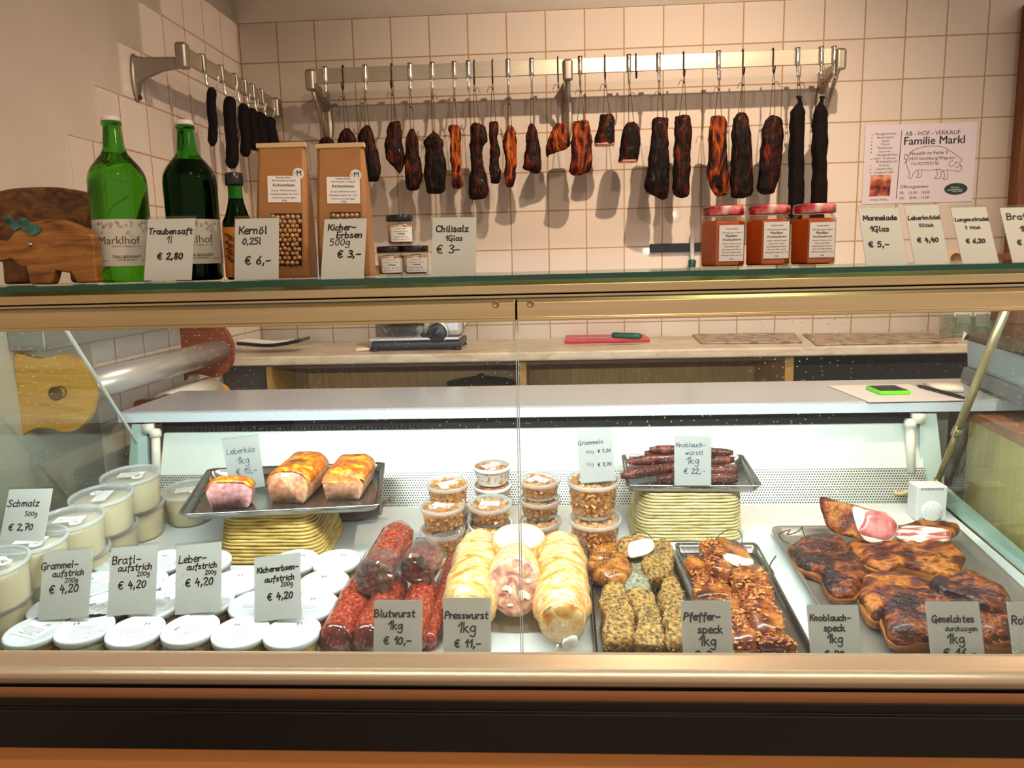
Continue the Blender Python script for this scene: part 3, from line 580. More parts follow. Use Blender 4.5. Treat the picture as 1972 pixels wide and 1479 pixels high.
# ---------------- left wall: film dispensers and grey box ----------------
def plate(Y, pxs, xw):
    q = [atY(x, y, Y) for x, y in pxs]; q = [V((max(p.x, XL + .0005), p.y, p.z)) for p in q]
    return cr_smooth(q, 4, True)
near = [(28, 684), (45, 684), (70, 690), (90, 689), (115, 683), (140, 689), (162, 706), (176, 733), (180, 762), (174, 795), (160, 818), (140, 830), (120, 832), (100, 826), (75, 824), (55, 830), (42, 837), (36, 836), (33, 790), (30, 735)]
fd = thing('film_dispenser', 'wall roll holder with a pine end plate, a red-brown end plate and silver film roll', 'dispenser', (XL, 2.0, 1.08))
Y1, Y2 = 1.644, 2.413
part('end_plate', MB().prism(plate(Y1, near, 0), (0, .02, 0)), M_PINE, fd, bev=.003, label='yellow pine end plate with knots')
far = [(341, 618), (352, 621), (370, 628), (390, 624), (405, 621), (425, 628), (440, 645), (448, 668), (447, 695), (438, 714), (425, 724), (410, 727), (390, 722), (372, 721), (358, 728), (350, 734), (347, 700), (344, 660)]
part('end_plate', MB().prism(plate(Y2, far, 0), (0, .02, 0)), M_REDWOOD, fd, bev=.003, label='red-brown wooden end plate')
A = atY(118, 756, Y1 + .02); B = atY(405, 681, Y2); A = V((B.x * .5 + A.x * .5, Y1 + .021, A.z * .5 + B.z * .5)); B = V((A.x, Y2, A.z))
A = atY(181, 740.7, Y1 + .0205); B = atY(401.6, 681.5, Y2); A.x = B.x = (A.x + B.x) / 2; A.z = B.z = (A.z + B.z) / 2
part('film_roll', MB().tube([A, B], .037, 32), P('silver_film', 'c9c4c0', 0.28, 0.6), fd)
kx = atY(108, 758, Y1); part('axle_end', MB().lathe([(.016, 0), (.016, .003), (.012, .004), (.001, .004)], (kx.x, Y1 - .0005, kx.z), 20, (V((1, 0, 0)), V((0, 0, 1)), V((0, -1, 0)))), P('dark_axle_wood', '6a4420', .6), fd)
part('axle_ring', MB().tube([V((kx.x + .014 + .012 * math.cos(a * PI / 12), Y1 - .003, kx.z + .004 + .013 * math.sin(a * PI / 12))) for a in range(24)], .0013, 6, closed=True), P('dark_ring', '4a2f16', .5), fd)
fd2 = thing('paper_dispenser', 'lower wooden paper roll holder on the left wall, half hidden by the grey counter', 'dispenser', (XL, 2.25, .95))
q = [(350, 750), (351, 743), (365, 738), (385, 741), (402, 739), (415, 738), (432, 745), (440, 760), (436, 790), (350, 800)]
part('end_plate', MB().prism(plate(Y2, q, 0), (0, .02, 0)), M_PINE, fd2, bev=.003)
q = [(256, 790), (258, 775), (268, 770), (285, 769), (300, 767), (318, 760), (330, 765), (336, 780), (330, 810), (258, 820)]
part('end_plate', MB().prism(plate(2.10, q, 0), (0, .02, 0)), M_REDWOOD, fd2, bev=.003)
part('paper_roll', MB().tube([(XL + .09, 2.121, .955), (XL + .09, 2.412, .955)], .045, 28), P('paper_roll_white', 'dcd4c8', .7), fd2)
a, b, c = atX(10, 622, XL), atX(11, 678, XL), atX(332, 640, XL)
single('wall_box', 'long grey metal box on the left wall above the roll holder', 'box', MB().box((XL + .0005, a.y, b.z), (XL + .085, c.y, b.z + .10)), P('grey_sheet_metal', '9b9c99', .35, .6), (XL, 2.0, b.z), bev=.003)
# ---------------- rails, hooks and hanging meat ----------------
YR = 2.91; RZ0, RZ1 = 2.018, 2.070
def bracket(par, mount, out, along, z, strut=False):
    """wall plate at mount, arm along out to the rail clip; along is the rail direction"""
    out = V(out); along = V(along); L = out.length; o = out.normalized(); zz = V((0, 0, 1)); m = V(mount)
    pl_ = []
    for h, f in ((0, 1.0), (.006, 1.0), (.010, .8)):
        pl_.append([m + o * (h + .0005) + along * (.021 * f * math.cos(a * PI / 12)) + zz * ((-.12 if strut else -.055) + ((.11 if strut else .068) * f) * math.sin(a * PI / 12)) for a in range(24)])
    b = part('wall_plate', MB().loft(pl_), M_CAST, par)
    for dz in (-.03, -.21) if strut else (.0, -.11): part('screw', MB().lathe([(.007, 0), (.007, .004), (.003, .007)], m + o * .0105 + zz * dz, 12, (along, zz, o)), P('dark_screw', '3b2e1c', 0.4, 0.5), b)
    ar = []
    for t, w_, z0, z1 in ((.02, .015, -.085, .005), (.25, .011, -.058, .002), (.6, .010, -.040, 0), (1.0, .011, -.032, -.002)):
        c = m + o * (L * t); ar.append([c + along * (w_ * a) + zz * b_ for a, b_ in ((-1, z0 + .006), (-.5, z0), (.5, z0), (1, z0 + .006), (1, z1 - .006), (.5, z1), (-.5, z1), (-1, z1 - .006))])
    part('arm', MB().loft(ar), M_CAST, par, bev=.002)
    if strut: part('strut', MB().tube([m + o * .012 + zz * -.20, m + o * (L * .55) + zz * -.105, m + o * (L - .004) + zz * -.02], [.011, .009, .010], 10, flat=.8), M_CAST, par)
    c = m + o * L; cl = []
    for h in (-.016, .012): pass
    q = lambda a, s, b_: c + along * a + o * s + zz * b_
    part('rail_clip', MB().loft([[q(a, s, -.034) for a, s in ((-.018, -.012), (.018, -.012), (.018, .014), (.010, .020), (-.010, .020), (-.018, .014))], [q(a * 1.05, s * 1.05, .03) for a, s in ((-.018, -.012), (.018, -.012), (.018, .014), (.010, .020), (-.010, .020), (-.018, .014))], [q(a * .7, s * .7, .038) for a, s in ((-.018, -.012), (.018, -.012), (.018, .014), (.010, .020), (-.010, .020), (-.018, .014))]]), M_CAST, par, bev=.004, smooth=True)
rl = thing('meat_rail', 'long flat steel meat rail on three brackets across the back tiled wall', 'rail', (0.1, DW, 2.0))
xa, xb = atY(592, 140, YR).x, atY(1622, 105, YR).x
part('bar', MB().box((xa, YR - .005, RZ0), (xb, YR + .005, RZ1)), NM('rail_steel', [(.3, 'b3aa98'), (.7, 'bdb4a2')], 3, (1, 1, 40), rough=.32, metal=.9), rl, bev=.001)
for px in (597, 1093, 1617): x = atY(px, 125, YR).x; bracket(rl, (x, DW, 2.03), (0, YR - DW, 0), (1, 0, 0), 0, True)
XRL = -1.07; LZ0, LZ1 = 1.950, 1.998
rl2 = thing('meat_rail', 'short steel meat rail on the left wall above the two big bottles', 'rail', (XL, 2.6, 1.98))
part('bar', MB().box((XRL - .005, 2.28, LZ0), (XRL + .005, 3.07, LZ1)), MATS['rail_steel'], rl2, bev=.001)
for y in (2.285, 3.045): bracket(rl2, (XL + .004, y, 1.965), (XRL - XL - .004, 0, 0), (0, 1, 0), 0)

def hook_mesh(kind, o, fwd, side, z0, z1):
    """a rail hook: over the bar, down its front, then a J curling outward; returns mesh and the low point"""
    o = V(o); f = V(fwd); zz = V((0, 0, 1)); m = MB()
    P_ = lambda a, z: o + f * a + zz * z
    if kind == 'strap':
        path = [P_(-.0075, z0 + .02), P_(-.0075, z1 + .002), P_(-.004, z1 + .0065), P_(.004, z1 + .0065), P_(.0085, z1 + .001), P_(.0085, z0 - .006)]
        pts = cr_smooth(path, 3); s = V(side)
        m.loft([[p + s * a + (p - o - zz * (p.z - o.z)).normalized() * 0 + f * b for a, b in ((-.008, -.0012), (.008, -.0012), (.008, .0012), (-.008, .0012))] for p in pts])
        j = cr_smooth([P_(.0085, z0 - .002), P_(.0085, z0 - .02), P_(.013, z0 - .042), P_(.026, z0 - .052), P_(.040, z0 - .044), P_(.047, z0 - .024), P_(.048, z0 - .012)], 4)
        m.tube(j, [.0052 - .0035 * i / len(j) for i in range(len(j))], 8)
        return m, P_(.026, z0 - .052)
    j = cr_smooth([P_(-.009, z0 + .01), P_(-.009, z1), P_(0, z1 + .007), P_(.009, z1), P_(.009, z0 - .004), P_(.013, z0 - .022), P_(.022, z0 - .028), P_(.031, z0 - .020), P_(.034, z0 - .006)], 4)
    m.tube(j, .0026, 7)
    return m, P_(.022, z0 - .028)

HOOKED = iter(('leftmost dark bacon lump', 'blackish bacon above the right bag', 'slab just right of the bags', 'lozenge-shaped bacon', 'narrow reddish bacon strip', 'broad pointed-top bacon', 'thin straight striped bacon strip', 'long bacon with the hooked outline', 'thin ragged rib bacon', 'slender pale-striped bacon', 'small triangular bacon', 'short slant-cut piece', 'reddish bacon right of the middle bracket',
    'highest short ham end', 'second cut ham piece', 'large flaring bacon', 'long slab beside the flaring bacon', 'yellow-streaked bacon', 'blackest big slab', 'leaning slab near the long sausages', 'left long dry sausage', 'right long dry sausage'))
MEATC = []
for k, st in enumerate(([(.34, '0a0403'), (.50, '1d0905'), (.58, '4a1609'), (.68, '7e2f10'), (.80, 'a85a20')], [(.40, '0a0403'), (.54, '1a0805'), (.66, '40140b'), (.85, '6a2814')], [(.30, '0b0403'), (.44, '200a05'), (.52, '6a240c'), (.62, 'a85018'), (.76, 'c8842f')])):
    MEATC.append(NM('smoked_meat_%s' % 'abc'[k], st, 24, (1.6, 1.6, .42), rough=.55, bump=.9, bscale=60, coat=.03, detail=5, dist=1.2, seed=k * 3.3))
M_SALAMI = NM('dark_dry_sausage', [(.35, '060303'), (.65, '140807')], 60, (1, 1, .5), rough=.8, bump=.5)
M_SALAMI.node_tree.nodes['Principled BSDF'].inputs['Specular IOR Level'].default_value = .2
for m_ in MEATC: m_.node_tree.nodes['Principled BSDF'].inputs['Specular IOR Level'].default_value = .16
M_CUTHAM = NM('cut_ham_pink', [(.35, 'b5625a'), (.6, 'd18d80')], 40, rough=.35, coat=.3)
Z2 = lambda x, y: (x / 3.5214 + 560, y / 3.5214)
Z3 = lambda x, y: (x / 3.2867 + 1060, y / 3.2867)
def hang(desc, T, hx, hy, kind, prof, mat, dep=.55, ties=((0, 0),), seed=1, cut=None, cat='smoked meat', name='smoked_bacon', grp='smoked meat hanging from the back wall rail'):
    """prof: rows (y, left x, right x) in crop coordinates; the piece is lofted as a solid around the plane of the hooks"""
    hp = atY(*T(hx, hy), YR)
    hm, low = hook_mesh(kind, (hp.x, YR, 0), (0, -1, 0), (1, 0, 0), RZ0, RZ1)
    single('meat_hook', ('flat steel hook' if kind == 'strap' else 'thin dark wire hook') + ' on the back rail with the ' + next(HOOKED), 'hook', hm, M_CHROME if kind == 'strap' else M_DARKWIRE, (hp.x, YR, RZ0), 'hooks on the back wall rail')
    Ym = low.y
    rows = []
    for y, a, b in prof: p, q = atY(*T(a, y), Ym), atY(*T(b, y), Ym); rows.append((p, q))
    C = cr_smooth([(p + q) / 2 for p, q in rows], 5); W = cr_smooth([V(((q - p).length / 2, 0, 0)) for p, q in rows], 5)
    n = 22; rings = []; N_ = len(C)
    for i, (c, w_) in enumerate(zip(C, W)):
        hw = max(.002, w_.x); hd = max(.012, min(.034, hw * dep)) * min(1, .35 + i / 4) * (1 if cut else min(1, .35 + (N_ - 1 - i) / 4))
        u = V((1, 0, 0)); rings.append([c + u * (hw * (abs(math.cos(a)) ** .8) * (1 if math.cos(a) > 0 else -1)) + V((0, 1, 0)) * (hd * (abs(math.sin(a)) ** .75) * (1 if math.sin(a) > 0 else -1)) for a in [2 * PI * k / n for k in range(n)]])
    if not cut: rings = [[rings[0][0].lerp(rings[0][n // 2], .5).lerp(p, .5) + V((0, 0, .003)) for p in rings[0]]] + rings + [[(rings[-1][0] + rings[-1][n // 2]) / 2 * .45 + p * .55 - V((0, 0, .004)) for p in rings[-1]]]
    mb = MB().loft(rings)
    face = [p.copy() for p in rings[-1]]
    mb.rough(.0055, 24, .0028, 75, seed)
    top = C[0]
    r = thing(name, desc, cat, tuple(top), grp)
    part('meat', mb, mat, r)
    if cut:
        fc = sum(face, V()) / n; d = V((0, -.012, -.002))
        part('cut_face', MB().loft([[fc + (p - fc) * 1.03 + V((0, 0, .003)) for p in face], [fc + (p - fc) * .99 - V((0, 0, .004)) for p in face], [fc + (p - fc) * .8 - V((0, 0, .0055)) for p in face], [fc + (p - fc) * .1 - V((0, 0, .006)) for p in face]]).rough(.001, 40), cut, r, label='pink sliced underside')
    st = MB(); hw = W[2].x * .5
    for s in (-1, 1): st.tube(cr_smooth([low + V((s * .001, 0, .003)), low.lerp(top, .4) + V((s * .005, -.002, 0)), top + V((s * hw, -.004, -.006)), top + V((s * hw * .9, 0, -.02))], 3), .0012, 6)
    kp = low.lerp(top, random.uniform(.12, .4)); st.ball(kp, .0042, 7, 5)
    s = random.choice((-1, 1)); st.tube(cr_smooth([kp, kp + V((s * .012, -.004, .008)), kp + V((s * .02, -.005, -.012))], 3), .0011, 5)
    part('string', st, M_TWINE, r)
B = 'back wall rail'
hang('leftmost dark bacon lump on the back rail, mostly behind the paper bags', Z2, 232, 450, 'strap', [(935, 225, 270), (960, 195, 300), (1040, 180, 320), (1100, 190, 310), (1140, 220, 290)], MEATC[1], seed=1)
hang('blackish bacon piece hanging behind the top of the right paper bag', Z2, 354, 450, 'wire', [(870, 365, 400), (910, 330, 430), (970, 318, 442), (1080, 320, 440), (1180, 340, 420)], MEATC[1], seed=2)
hang('dark bacon slab hanging just right of the right paper bag', Z2, 503, 445, 'strap', [(860, 500, 540), (900, 464, 555), (980, 468, 575), (1080, 490, 600), (1160, 500, 610), (1225, 512, 600)], MEATC[1], seed=3)
hang('lozenge-shaped dark bacon hanging on a wire hook, pointed at its bottom', Z2, 683, 440, 'wire', [(822, 672, 735), (870, 655, 748), (960, 645, 755), (1050, 640, 770), (1100, 665, 768), (1140, 700, 755), (1168, 728, 748)], MEATC[0], seed=4)
hang('narrow reddish bacon strip hanging left of the broad shouldered piece', Z2, 808, 430, 'strap', [(880, 812, 838), (930, 785, 862), (985, 778, 868), (1060, 775, 868), (1150, 775, 888), (1230, 778, 885), (1283, 785, 872)], MEATC[0], seed=5)
hang('broad dark bacon with a pointed top and sloping shoulders', Z2, 958, 425, 'strap', [(895, 962, 976), (930, 930, 1005), (965, 900, 1032), (1020, 915, 1030), (1100, 912, 1055), (1200, 905, 1055), (1270, 915, 1052), (1305, 930, 1045)], MEATC[1], seed=6)
hang('thin straight striped bacon strip with frayed right edge, hanging by a wide steel hook', Z2, 1108, 425, 'strap', [(852, 1076, 1144), (880, 1074, 1150), (960, 1082, 1150), (1060, 1088, 1160), (1160, 1088, 1155), (1240, 1090, 1172), (1274, 1100, 1165)], MEATC[2], seed=7)
hang('long hooked-outline bacon with orange fat streak, lowest of the left half', Z2, 1243, 420, 'wire', [(840, 1240, 1285), (870, 1215, 1325), (960, 1215, 1328), (1000, 1216, 1300), (1100, 1222, 1305), (1200, 1210, 1325), (1290, 1202, 1338), (1344, 1212, 1330)], MEATC[0], seed=8)
hang('thin ragged rib bacon strip hanging on a dark wire hook', Z2, 1367, 415, 'wire', [(826, 1342, 1405), (870, 1340, 1412), (950, 1350, 1405), (1020, 1352, 1425), (1100, 1346, 1415), (1180, 1346, 1425), (1232, 1352, 1412)], MEATC[0], seed=9)
hang('slender bacon with pale orange stripe, second from the rib strip to the middle bracket', Z2, 1473, 405, 'strap', [(860, 1470, 1502), (900, 1448, 1522), (960, 1440, 1528), (1050, 1446, 1532), (1130, 1450, 1528), (1220, 1452, 1520), (1264, 1464, 1505)], MEATC[2], seed=10)
hang('small triangular dark bacon widening to its bottom', Z2, 1632, 402, 'strap', [(842, 1620, 1650), (900, 1600, 1668), (1000, 1592, 1690), (1090, 1580, 1704), (1140, 1575, 1702), (1168, 1640, 1690)], MEATC[0], seed=11)
hang('short slant-cut smoked piece hanging at the middle bracket', Z2, 1810, 400, 'wire', [(840, 1795, 1868), (880, 1770, 1880), (950, 1740, 1890), (990, 1730, 1893), (1020, 1730, 1850), (1054, 1733, 1750)], MEATC[2], seed=12)
hang('reddish bacon hanging directly right of the middle bracket', Z3, 187, 368, 'strap', [(768, 148, 240), (800, 136, 248), (900, 132, 262), (1000, 125, 264), (1080, 117, 255), (1108, 135, 205)], MEATC[2], seed=13)
hang('short dark ham end with a flat pink oval cut, hung highest of all', Z3, 343, 365, 'wire', [(722, 318, 390), (760, 308, 400), (840, 290, 406), (890, 282, 407), (915, 280, 405)], MEATC[0], .8, seed=14, cut=M_CUTHAM)
hang('dark ham piece with a narrow pink cut bottom right of the highest ham end', Z3, 495, 352, 'strap', [(772, 490, 532), (810, 460, 560), (880, 448, 572), (960, 436, 560), (1020, 430, 548)], MEATC[1], .7, seed=15, cut=M_CUTHAM)
hang('large dark bacon flaring to a broad bottom, right of the two cut hams', Z3, 683, 345, 'strap', [(752, 655, 738), (800, 642, 742), (900, 630, 748), (1000, 620, 750), (1100, 608, 752), (1170, 590, 750), (1220, 620, 745), (1258, 690, 738)], MEATC[1], seed=16)
hang('long dark bacon slab right beside the large flaring one', Z3, 842, 342, 'wire', [(733, 795, 880), (780, 783, 890), (900, 782, 895), (1000, 778, 886), (1100, 772, 884), (1200, 776, 880), (1240, 790, 870)], MEATC[0], seed=17)
hang('bacon with a broad yellowish fat streak on its front, left of the blackest slab', Z3, 1062, 328, 'strap', [(738, 1020, 1100), (790, 1008, 1112), (900, 1002, 1116), (1050, 993, 1118), (1130, 1000, 1134), (1190, 1018, 1132), (1236, 1040, 1110)], MEATC[2], seed=18)
hang('blackest big bacon slab of the right half', Z3, 1217, 325, 'wire', [(718, 1175, 1235), (760, 1155, 1255), (860, 1148, 1265), (1000, 1142, 1274), (1140, 1136, 1280), (1210, 1140, 1280), (1244, 1150, 1262)], MEATC[1], seed=19)
hang('leaning dark bacon slab nearest to the two long sausages', Z3, 1408, 318, 'wire', [(730, 1385, 1420), (770, 1355, 1468), (860, 1335, 1470), (1000, 1325, 1466), (1100, 1320, 1450), (1190, 1310, 1428), (1222, 1330, 1412)], MEATC[0], seed=20)
for hx, xs, lb in ((1563, ((1580, 1562), (1558, 1547)), 'left'), (1713, ((1712, 1707), (1703, 1686)), 'right')):
    hang(lb + ' of the two long thin black sausages on the back rail', Z3, hx, 305, 'strap', [(612, hx + 8 - 18, hx + 8 + 18), (640, xs[0][0] - 6, xs[0][0] + 6), (655, xs[0][0] - 16, xs[0][0] + 14), (700, xs[0][1] - 36, xs[0][1] + 44), (760, xs[0][1] - 46, xs[0][1] + 46), (1000, xs[0][1] - 50, xs[0][1] + 42), (1200, xs[1][0] - 48, xs[1][0] + 44), (1380, xs[1][1] - 44, xs[1][1] + 42), (1420, xs[1][1] - 20, xs[1][1] + 20)], M_SALAMI, 1.0, seed=21, name='dry_sausage', cat='sausage')
for k, (px, py, kd, lb) in enumerate(((1204 / 3.52 + 560, 123, 'strap', 'empty steel hook behind the wire hook on the back rail left of the middle bracket'), (540 / 3.287 + 1060, 108, 'wire', 'empty short wire hook on the back rail right of the cut hams'), (1795 / 3.287 + 1060, 92, 'strap', 'empty steel hook at the far right end of the back rail'))):
    hp = atY(px, py, YR); hm, low = hook_mesh(kd, (hp.x, YR, 0), (0, -1, 0), (1, 0, 0), RZ0, RZ1)
    single('meat_hook', lb, 'hook', hm, M_CHROME if kd == 'strap' else M_DARKWIRE, (hp.x, YR, RZ0), 'hooks on the back wall rail')
# left rail: thin dark sausages
for k, (x0, y0, x1, y1, wpx, lb) in enumerate(((408, 156, 408, 281, 17, 'nearest'), (443, 174, 446, 325, 23, 'longest, second nearest'), (470, 192, 472, 301, 19, 'third from the front'), (487, 204, 489, 290, 19, 'fourth from the front'), (502, 209, 505, 301, 20, 'fifth from the front'), (519, 217, 527, 300, 22, 'rearmost'))):
    a = atX(x0, y0, XRL + .027); b = atY(x1, y1, a.y)
    hm, low = hook_mesh('strap', (XRL, a.y, 0), (1, 0, 0), (0, 1, 0), LZ0, LZ1)
    single('meat_hook', 'steel hook on the left wall rail holding the %s thin black sausage' % lb, 'hook', hm, M_CHROME, (XRL, a.y, LZ0), 'hooks on the left wall rail')
    a = low + V((0, 0, .008)); pts = cr_smooth([a, a.lerp(b, .3) + V((-.003, 0, 0)), a.lerp(b, .65) + V((.004, 0, 0)), b], 6); r = wpx / 2 / 1460 * a.y * 1.02
    m = MB().tube([p for p in pts], [r * (.45 if i in (0, len(pts) - 1) else .8 if i in (1, len(pts) - 2) else 1) * random.uniform(.94, 1.05) for i in range(len(pts))], 12).rough(.002, 40, seed=k)
    ds = thing('thin_sausage', lb + ' of the six thin black sausages hanging from the left wall rail', 'sausage', tuple(a), 'thin sausages on the left wall rail')
    part('sausage', m, M_SALAMI, ds); part('casing_tip', MB().tube([pts[-1], pts[-1] - V((0, 0, .012))], [.0022, .001], 6), P('pale_casing', 'cbb89b', .5), ds)

# ---------------- things on the wall ----------------
q = [atY(x, y, DW - .001) for x, y in ((1659, 393), (1872, 388.5), (1882, 234), (1667, 242.5))]
u = ((q[1] - q[0]) + (q[2] - q[3])).normalized(); v_ = ((q[3] - q[0]) + (q[2] - q[1])) / 2; W_ = ((q[1] - q[0]).length + (q[2] - q[3]).length) / 2
v_ = (v_ - u * v_.dot(u)); H_ = v_.length; v_.normalize(); n_ = V((0, -1, 0)); c0 = (q[0] + q[1] + q[2] + q[3]) / 4
o = c0 - u * W_ / 2 - v_ * H_ / 2; o.y = DW - .003; u.y = v_.y = 0; u.normalize(); v_.normalize()
sg = thing('wall_sign', 'laminated paper sign with a pig drawing, farm-sale lettering and opening hours on the tiled wall', 'sign', tuple(o))
part('sheet', MB().prism([o, o + u * W_, o + u * W_ + v_ * H_, o + v_ * H_], (0, .0018, 0)), P('lilac_paper', 'd8ccd4', .18, coat=.6), sg, smooth=False)
fr = (o, u, v_, n_)
tx = MB()
for s, cx, y, wd, b in (('AB - HOF - VERKAUF', .605, .855, .49, 0), ('Familie Markl', .625, .74, .54, .010), ('Neustift im Felde 9', .58, .61, .34, 0), ('3470 Kirchberg/Wagram', .61, .545, .41, 0), ('Tel 02279/2136', .55, .48, .25, 0), ('\u00d6ffnungszeiten:', .47, .19, .26, 0), ('FR:   15.00 - 18.00', .475, .115, .27, 0), ('SA:    8.00 - 12.00', .475, .05, .27, 0)):
    put_text(tx, s, fr, cx * W_, y * H_, width=wd * W_, bold=b)
tx.add([fr[0] + u * (a * W_) + v_ * (b * H_) + n_ * .0004 for a, b in ((.308, .06), (.314, .06), (.330, .92), (.324, .92))], [(0, 1, 2, 3)])
part('lettering', tx, M_INK, sg, smooth=False)
tx = MB()
for k, s in enumerate(('Hausgeselchtes', 'Bauernspeck', 'Speck', 'W\u00fcrstl', 'Presswurst', 'Grammeln', 'Hausgeselchtes', 'Leber- Grammel-', 'Bratlaufstrich', 'Schmalz', 'Leberkn\u00f6del', 'Lungenstrudel')):
    put_text(tx, s, fr, (.185 + (.02 if k in (6, 8) else 0)) * W_, (.875 - k * .044) * H_, width=W_ * .0135 * len(s))
    if k not in (6, 8): tx.add([fr[0] + u * ((.062 + a * .006) * W_) + v_ * ((.881 - k * .044 + b * .009) * H_) + n_ * .0004 for a, b in ((-1, 0), (0, -1), (1, 0), (0, 1))], [(0, 1, 2, 3)])
part('product_list', tx, M_GREYINK, sg, smooth=False)
pg = MB(); S_ = lambda pts, wd=.0022: ribbon(pg, [(a * W_, b * H_) for a, b in pts], wd, fr, .0003)
S_([(.40, .60), (.43, .66), (.50, .70), (.60, .715), (.70, .70), (.78, .64), (.84, .58), (.885, .53), (.86, .49), (.885, .44), (.87, .39), (.80, .40), (.76, .41), (.72, .39)])
S_([(.40, .60), (.385, .52), (.40, .44), (.42, .38), (.41, .33), (.44, .32), (.455, .38), (.50, .42), (.60, .41), (.68, .42), (.72, .40)])
S_([(.40, .60), (.37, .62), (.365, .57), (.385, .55), (.37, .51)], .003)
S_([(.49, .42), (.50, .36), (.48, .33), (.52, .33), (.53, .40)]); S_([(.66, .42), (.67, .35), (.65, .31), (.70, .31), (.70, .40)]); S_([(.72, .40), (.74, .33), (.72, .30), (.765, .30), (.76, .40)])
S_([(.80, .53), (.77, .50), (.78, .45), (.83, .48)]); S_([(.83, .50), (.84, .50)], .004); S_([(.83, .43), (.86, .45), (.88, .46)])
part('pig_drawing', pg, P('sepia_ink', '8a5a40', .6), sg, smooth=False)
part('photo_print', MB().add([fr[0] + u * (a * W_) + v_ * (b * H_) + n_ * .0004 for a, b in ((.062, .10), (.25, .10), (.255, .37), (.068, .37))], [(0, 1, 2, 3)]), NM('food_photo', [(.35, '4a1410'), (.5, 'a8472f'), (.65, 'd9a07a')], 26, rough=.4, detail=3), sg, smooth=False, label='small reddish food photo')
tx = MB(); put_text(tx, 'SPAR FAMILIE MARKL'[5:], fr, .155 * W_, .04 * H_, width=.17 * W_); part('photo_caption', tx, M_GREYINK, sg, smooth=False)
ov = part('green_oval', MB().add([fr[0] + u * ((.845 + .105 * math.cos(a * PI / 16)) * W_) + v_ * ((.165 + .075 * math.sin(a * PI / 16)) * H_) + n_ * .0004 for a in range(32)], [tuple(range(32))]), P('dark_green_print', '14382f', .4), sg, smooth=False)
tx = MB(); put_text(tx, 'Genuss', fr, .835 * W_, .175 * H_, width=.07 * W_, lift=.0008); put_text(tx, 'vom Hof', fr, .86 * W_, .125 * H_, width=.09 * W_, lift=.0008)
ribbon(tx, [(.77 * W_, .15 * H_), (.84 * W_, .155 * H_), (.90 * W_, .16 * H_)], .002, fr, .0008); part('oval_lettering', tx, P('pale_print', 'dfe6dd', .5), ov, smooth=False)
# magnetic knife bar with knife
a, b = atY(1252, 478, DW - .02), atY(1425, 474, DW - .02)
kb = single('knife_bar', 'black magnetic knife bar on the tiled wall behind the jam jars', 'knife bar', MB().prism([(a.x, DW - .02, a.z - .017), (b.x, DW - .02, b.z - .017), (b.x, DW - .02, b.z + .017), (a.x, DW - .02, a.z + .017)], (0, .0195, 0)), M_BLACK, (a.x, DW, a.z), bev=.003)
Yk = DW - .024; kn = thing('boning_knife', 'narrow knife with green handle hanging upright on the magnetic bar', 'knife', tuple(atY(1332, 520, Yk)))
c = [atY(x, y, Yk) for x, y in ((1334, 436), (1330, 450), (1329, 480), (1331, 503), (1336, 503), (1337, 480), (1336.5, 455))]
part('blade', MB().prism(c, (0, .002, 0)), M_STEEL, kn, smooth=False)
h0, h1 = atY(1333, 500, Yk - .004), atY(1331.5, 560, Yk - .004)
part('handle', MB().tube([h0.lerp(h1, t) for t in (0, .04, .2, .5, .9, 1)], [.010, .016, .014, .013, .015, .008], 10, flat=.7), P('dark_green_handle', '11473f', .4), kn)
for px, py, lb in ((1838, 498, 'cream wall socket on the tiles behind the right price cards'), (727, 521, 'cream wall socket low on the tiles behind the small salt jars')):
    p = atY(px, py, DW - .001); s_ = thing('wall_socket', lb, 'socket', tuple(p))
    part('plate', MB().box((p.x - .037, DW - .012, p.z - .037), (p.x + .037, DW - .001, p.z + .037)), P('cream_socket', 'd9bd94', .4), s_, bev=.004)
    part('inset', MB().lathe([(.021, 0), (.021, -.001), (.019, .006), (.001, .006)], (p.x, DW - .0125, p.z), 24, (V((1, 0, 0)), V((0, 0, 1)), V((0, 1, 0)))), P('brown_inset', '8a6a45', .5), s_)

# ---------------- price cards ----------------
SG = 'price cards on the glass shelf'
def card(label, TL, TR, BR, BL, Yb, lean, lines, ink=M_INK, group='handwritten price cards', thick=.0009, yb=None):
    bl, br, tl, tr = atY(*BL, Yb), atY(*BR, Yb), atY(*TL, Yb + lean), atY(*TR, Yb + lean)
    u = ((br - bl) + (tr - tl)).normalized(); v = ((tl + tr) - (bl + br)) / 2; v = v - u * v.dot(u); H = v.length; v.normalize(); n = u.cross(v)
    Wd = ((br - bl).length + (tr - tl).length) / 2; o = (bl + br) / 2 - u * Wd / 2
    c = thing('price_card', label, 'price card', tuple((bl + br) / 2), group)
    part('paper_card', MB().prism([o, o + u * Wd, o + u * Wd + v * H, o + v * H], n * -thick), M_CARD2 if group == SG else M_CARD, c, smooth=False)
    e = .0016; A = lambda a, b, d=0: o + u * a + v * b + n * d
    m = MB().prism([A(-e, -e, .0009), A(Wd + e, -e, .0009), A(Wd + e, H + .004, .0009), A(-e, H + .004, .0009)], n * -.0005)
    m.prism([A(-e, H + .001, .001), A(Wd + e, H + .001, .001), A(Wd + e, H + .004, .001), A(-e, H + .004, .001)], n * -.003)
    m.prism([A(-e, -e, 0), A(Wd + e, -e, 0), A(Wd + e, -e - .0012, 0), A(-e, -e - .0012, 0)], n * -.02)
    part('clear_holder', m, M_ACRYL, c, smooth=False)
    ik = MB()
    for t in lines:
        s, cx, y, wf, pw = t if len(t) == 5 else t + (1.0,)
        st, L = strokes(s); k = wf * Wd / L
        for z in st: ribbon(ik, [(cx * Wd + (a - L / 2) * k, (1 - y) * H + b * k) for a, b in z], .0022 * pw, (o, u, v, n), .0003)
    part('handwriting', ik, ink, c, smooth=False)
    return c
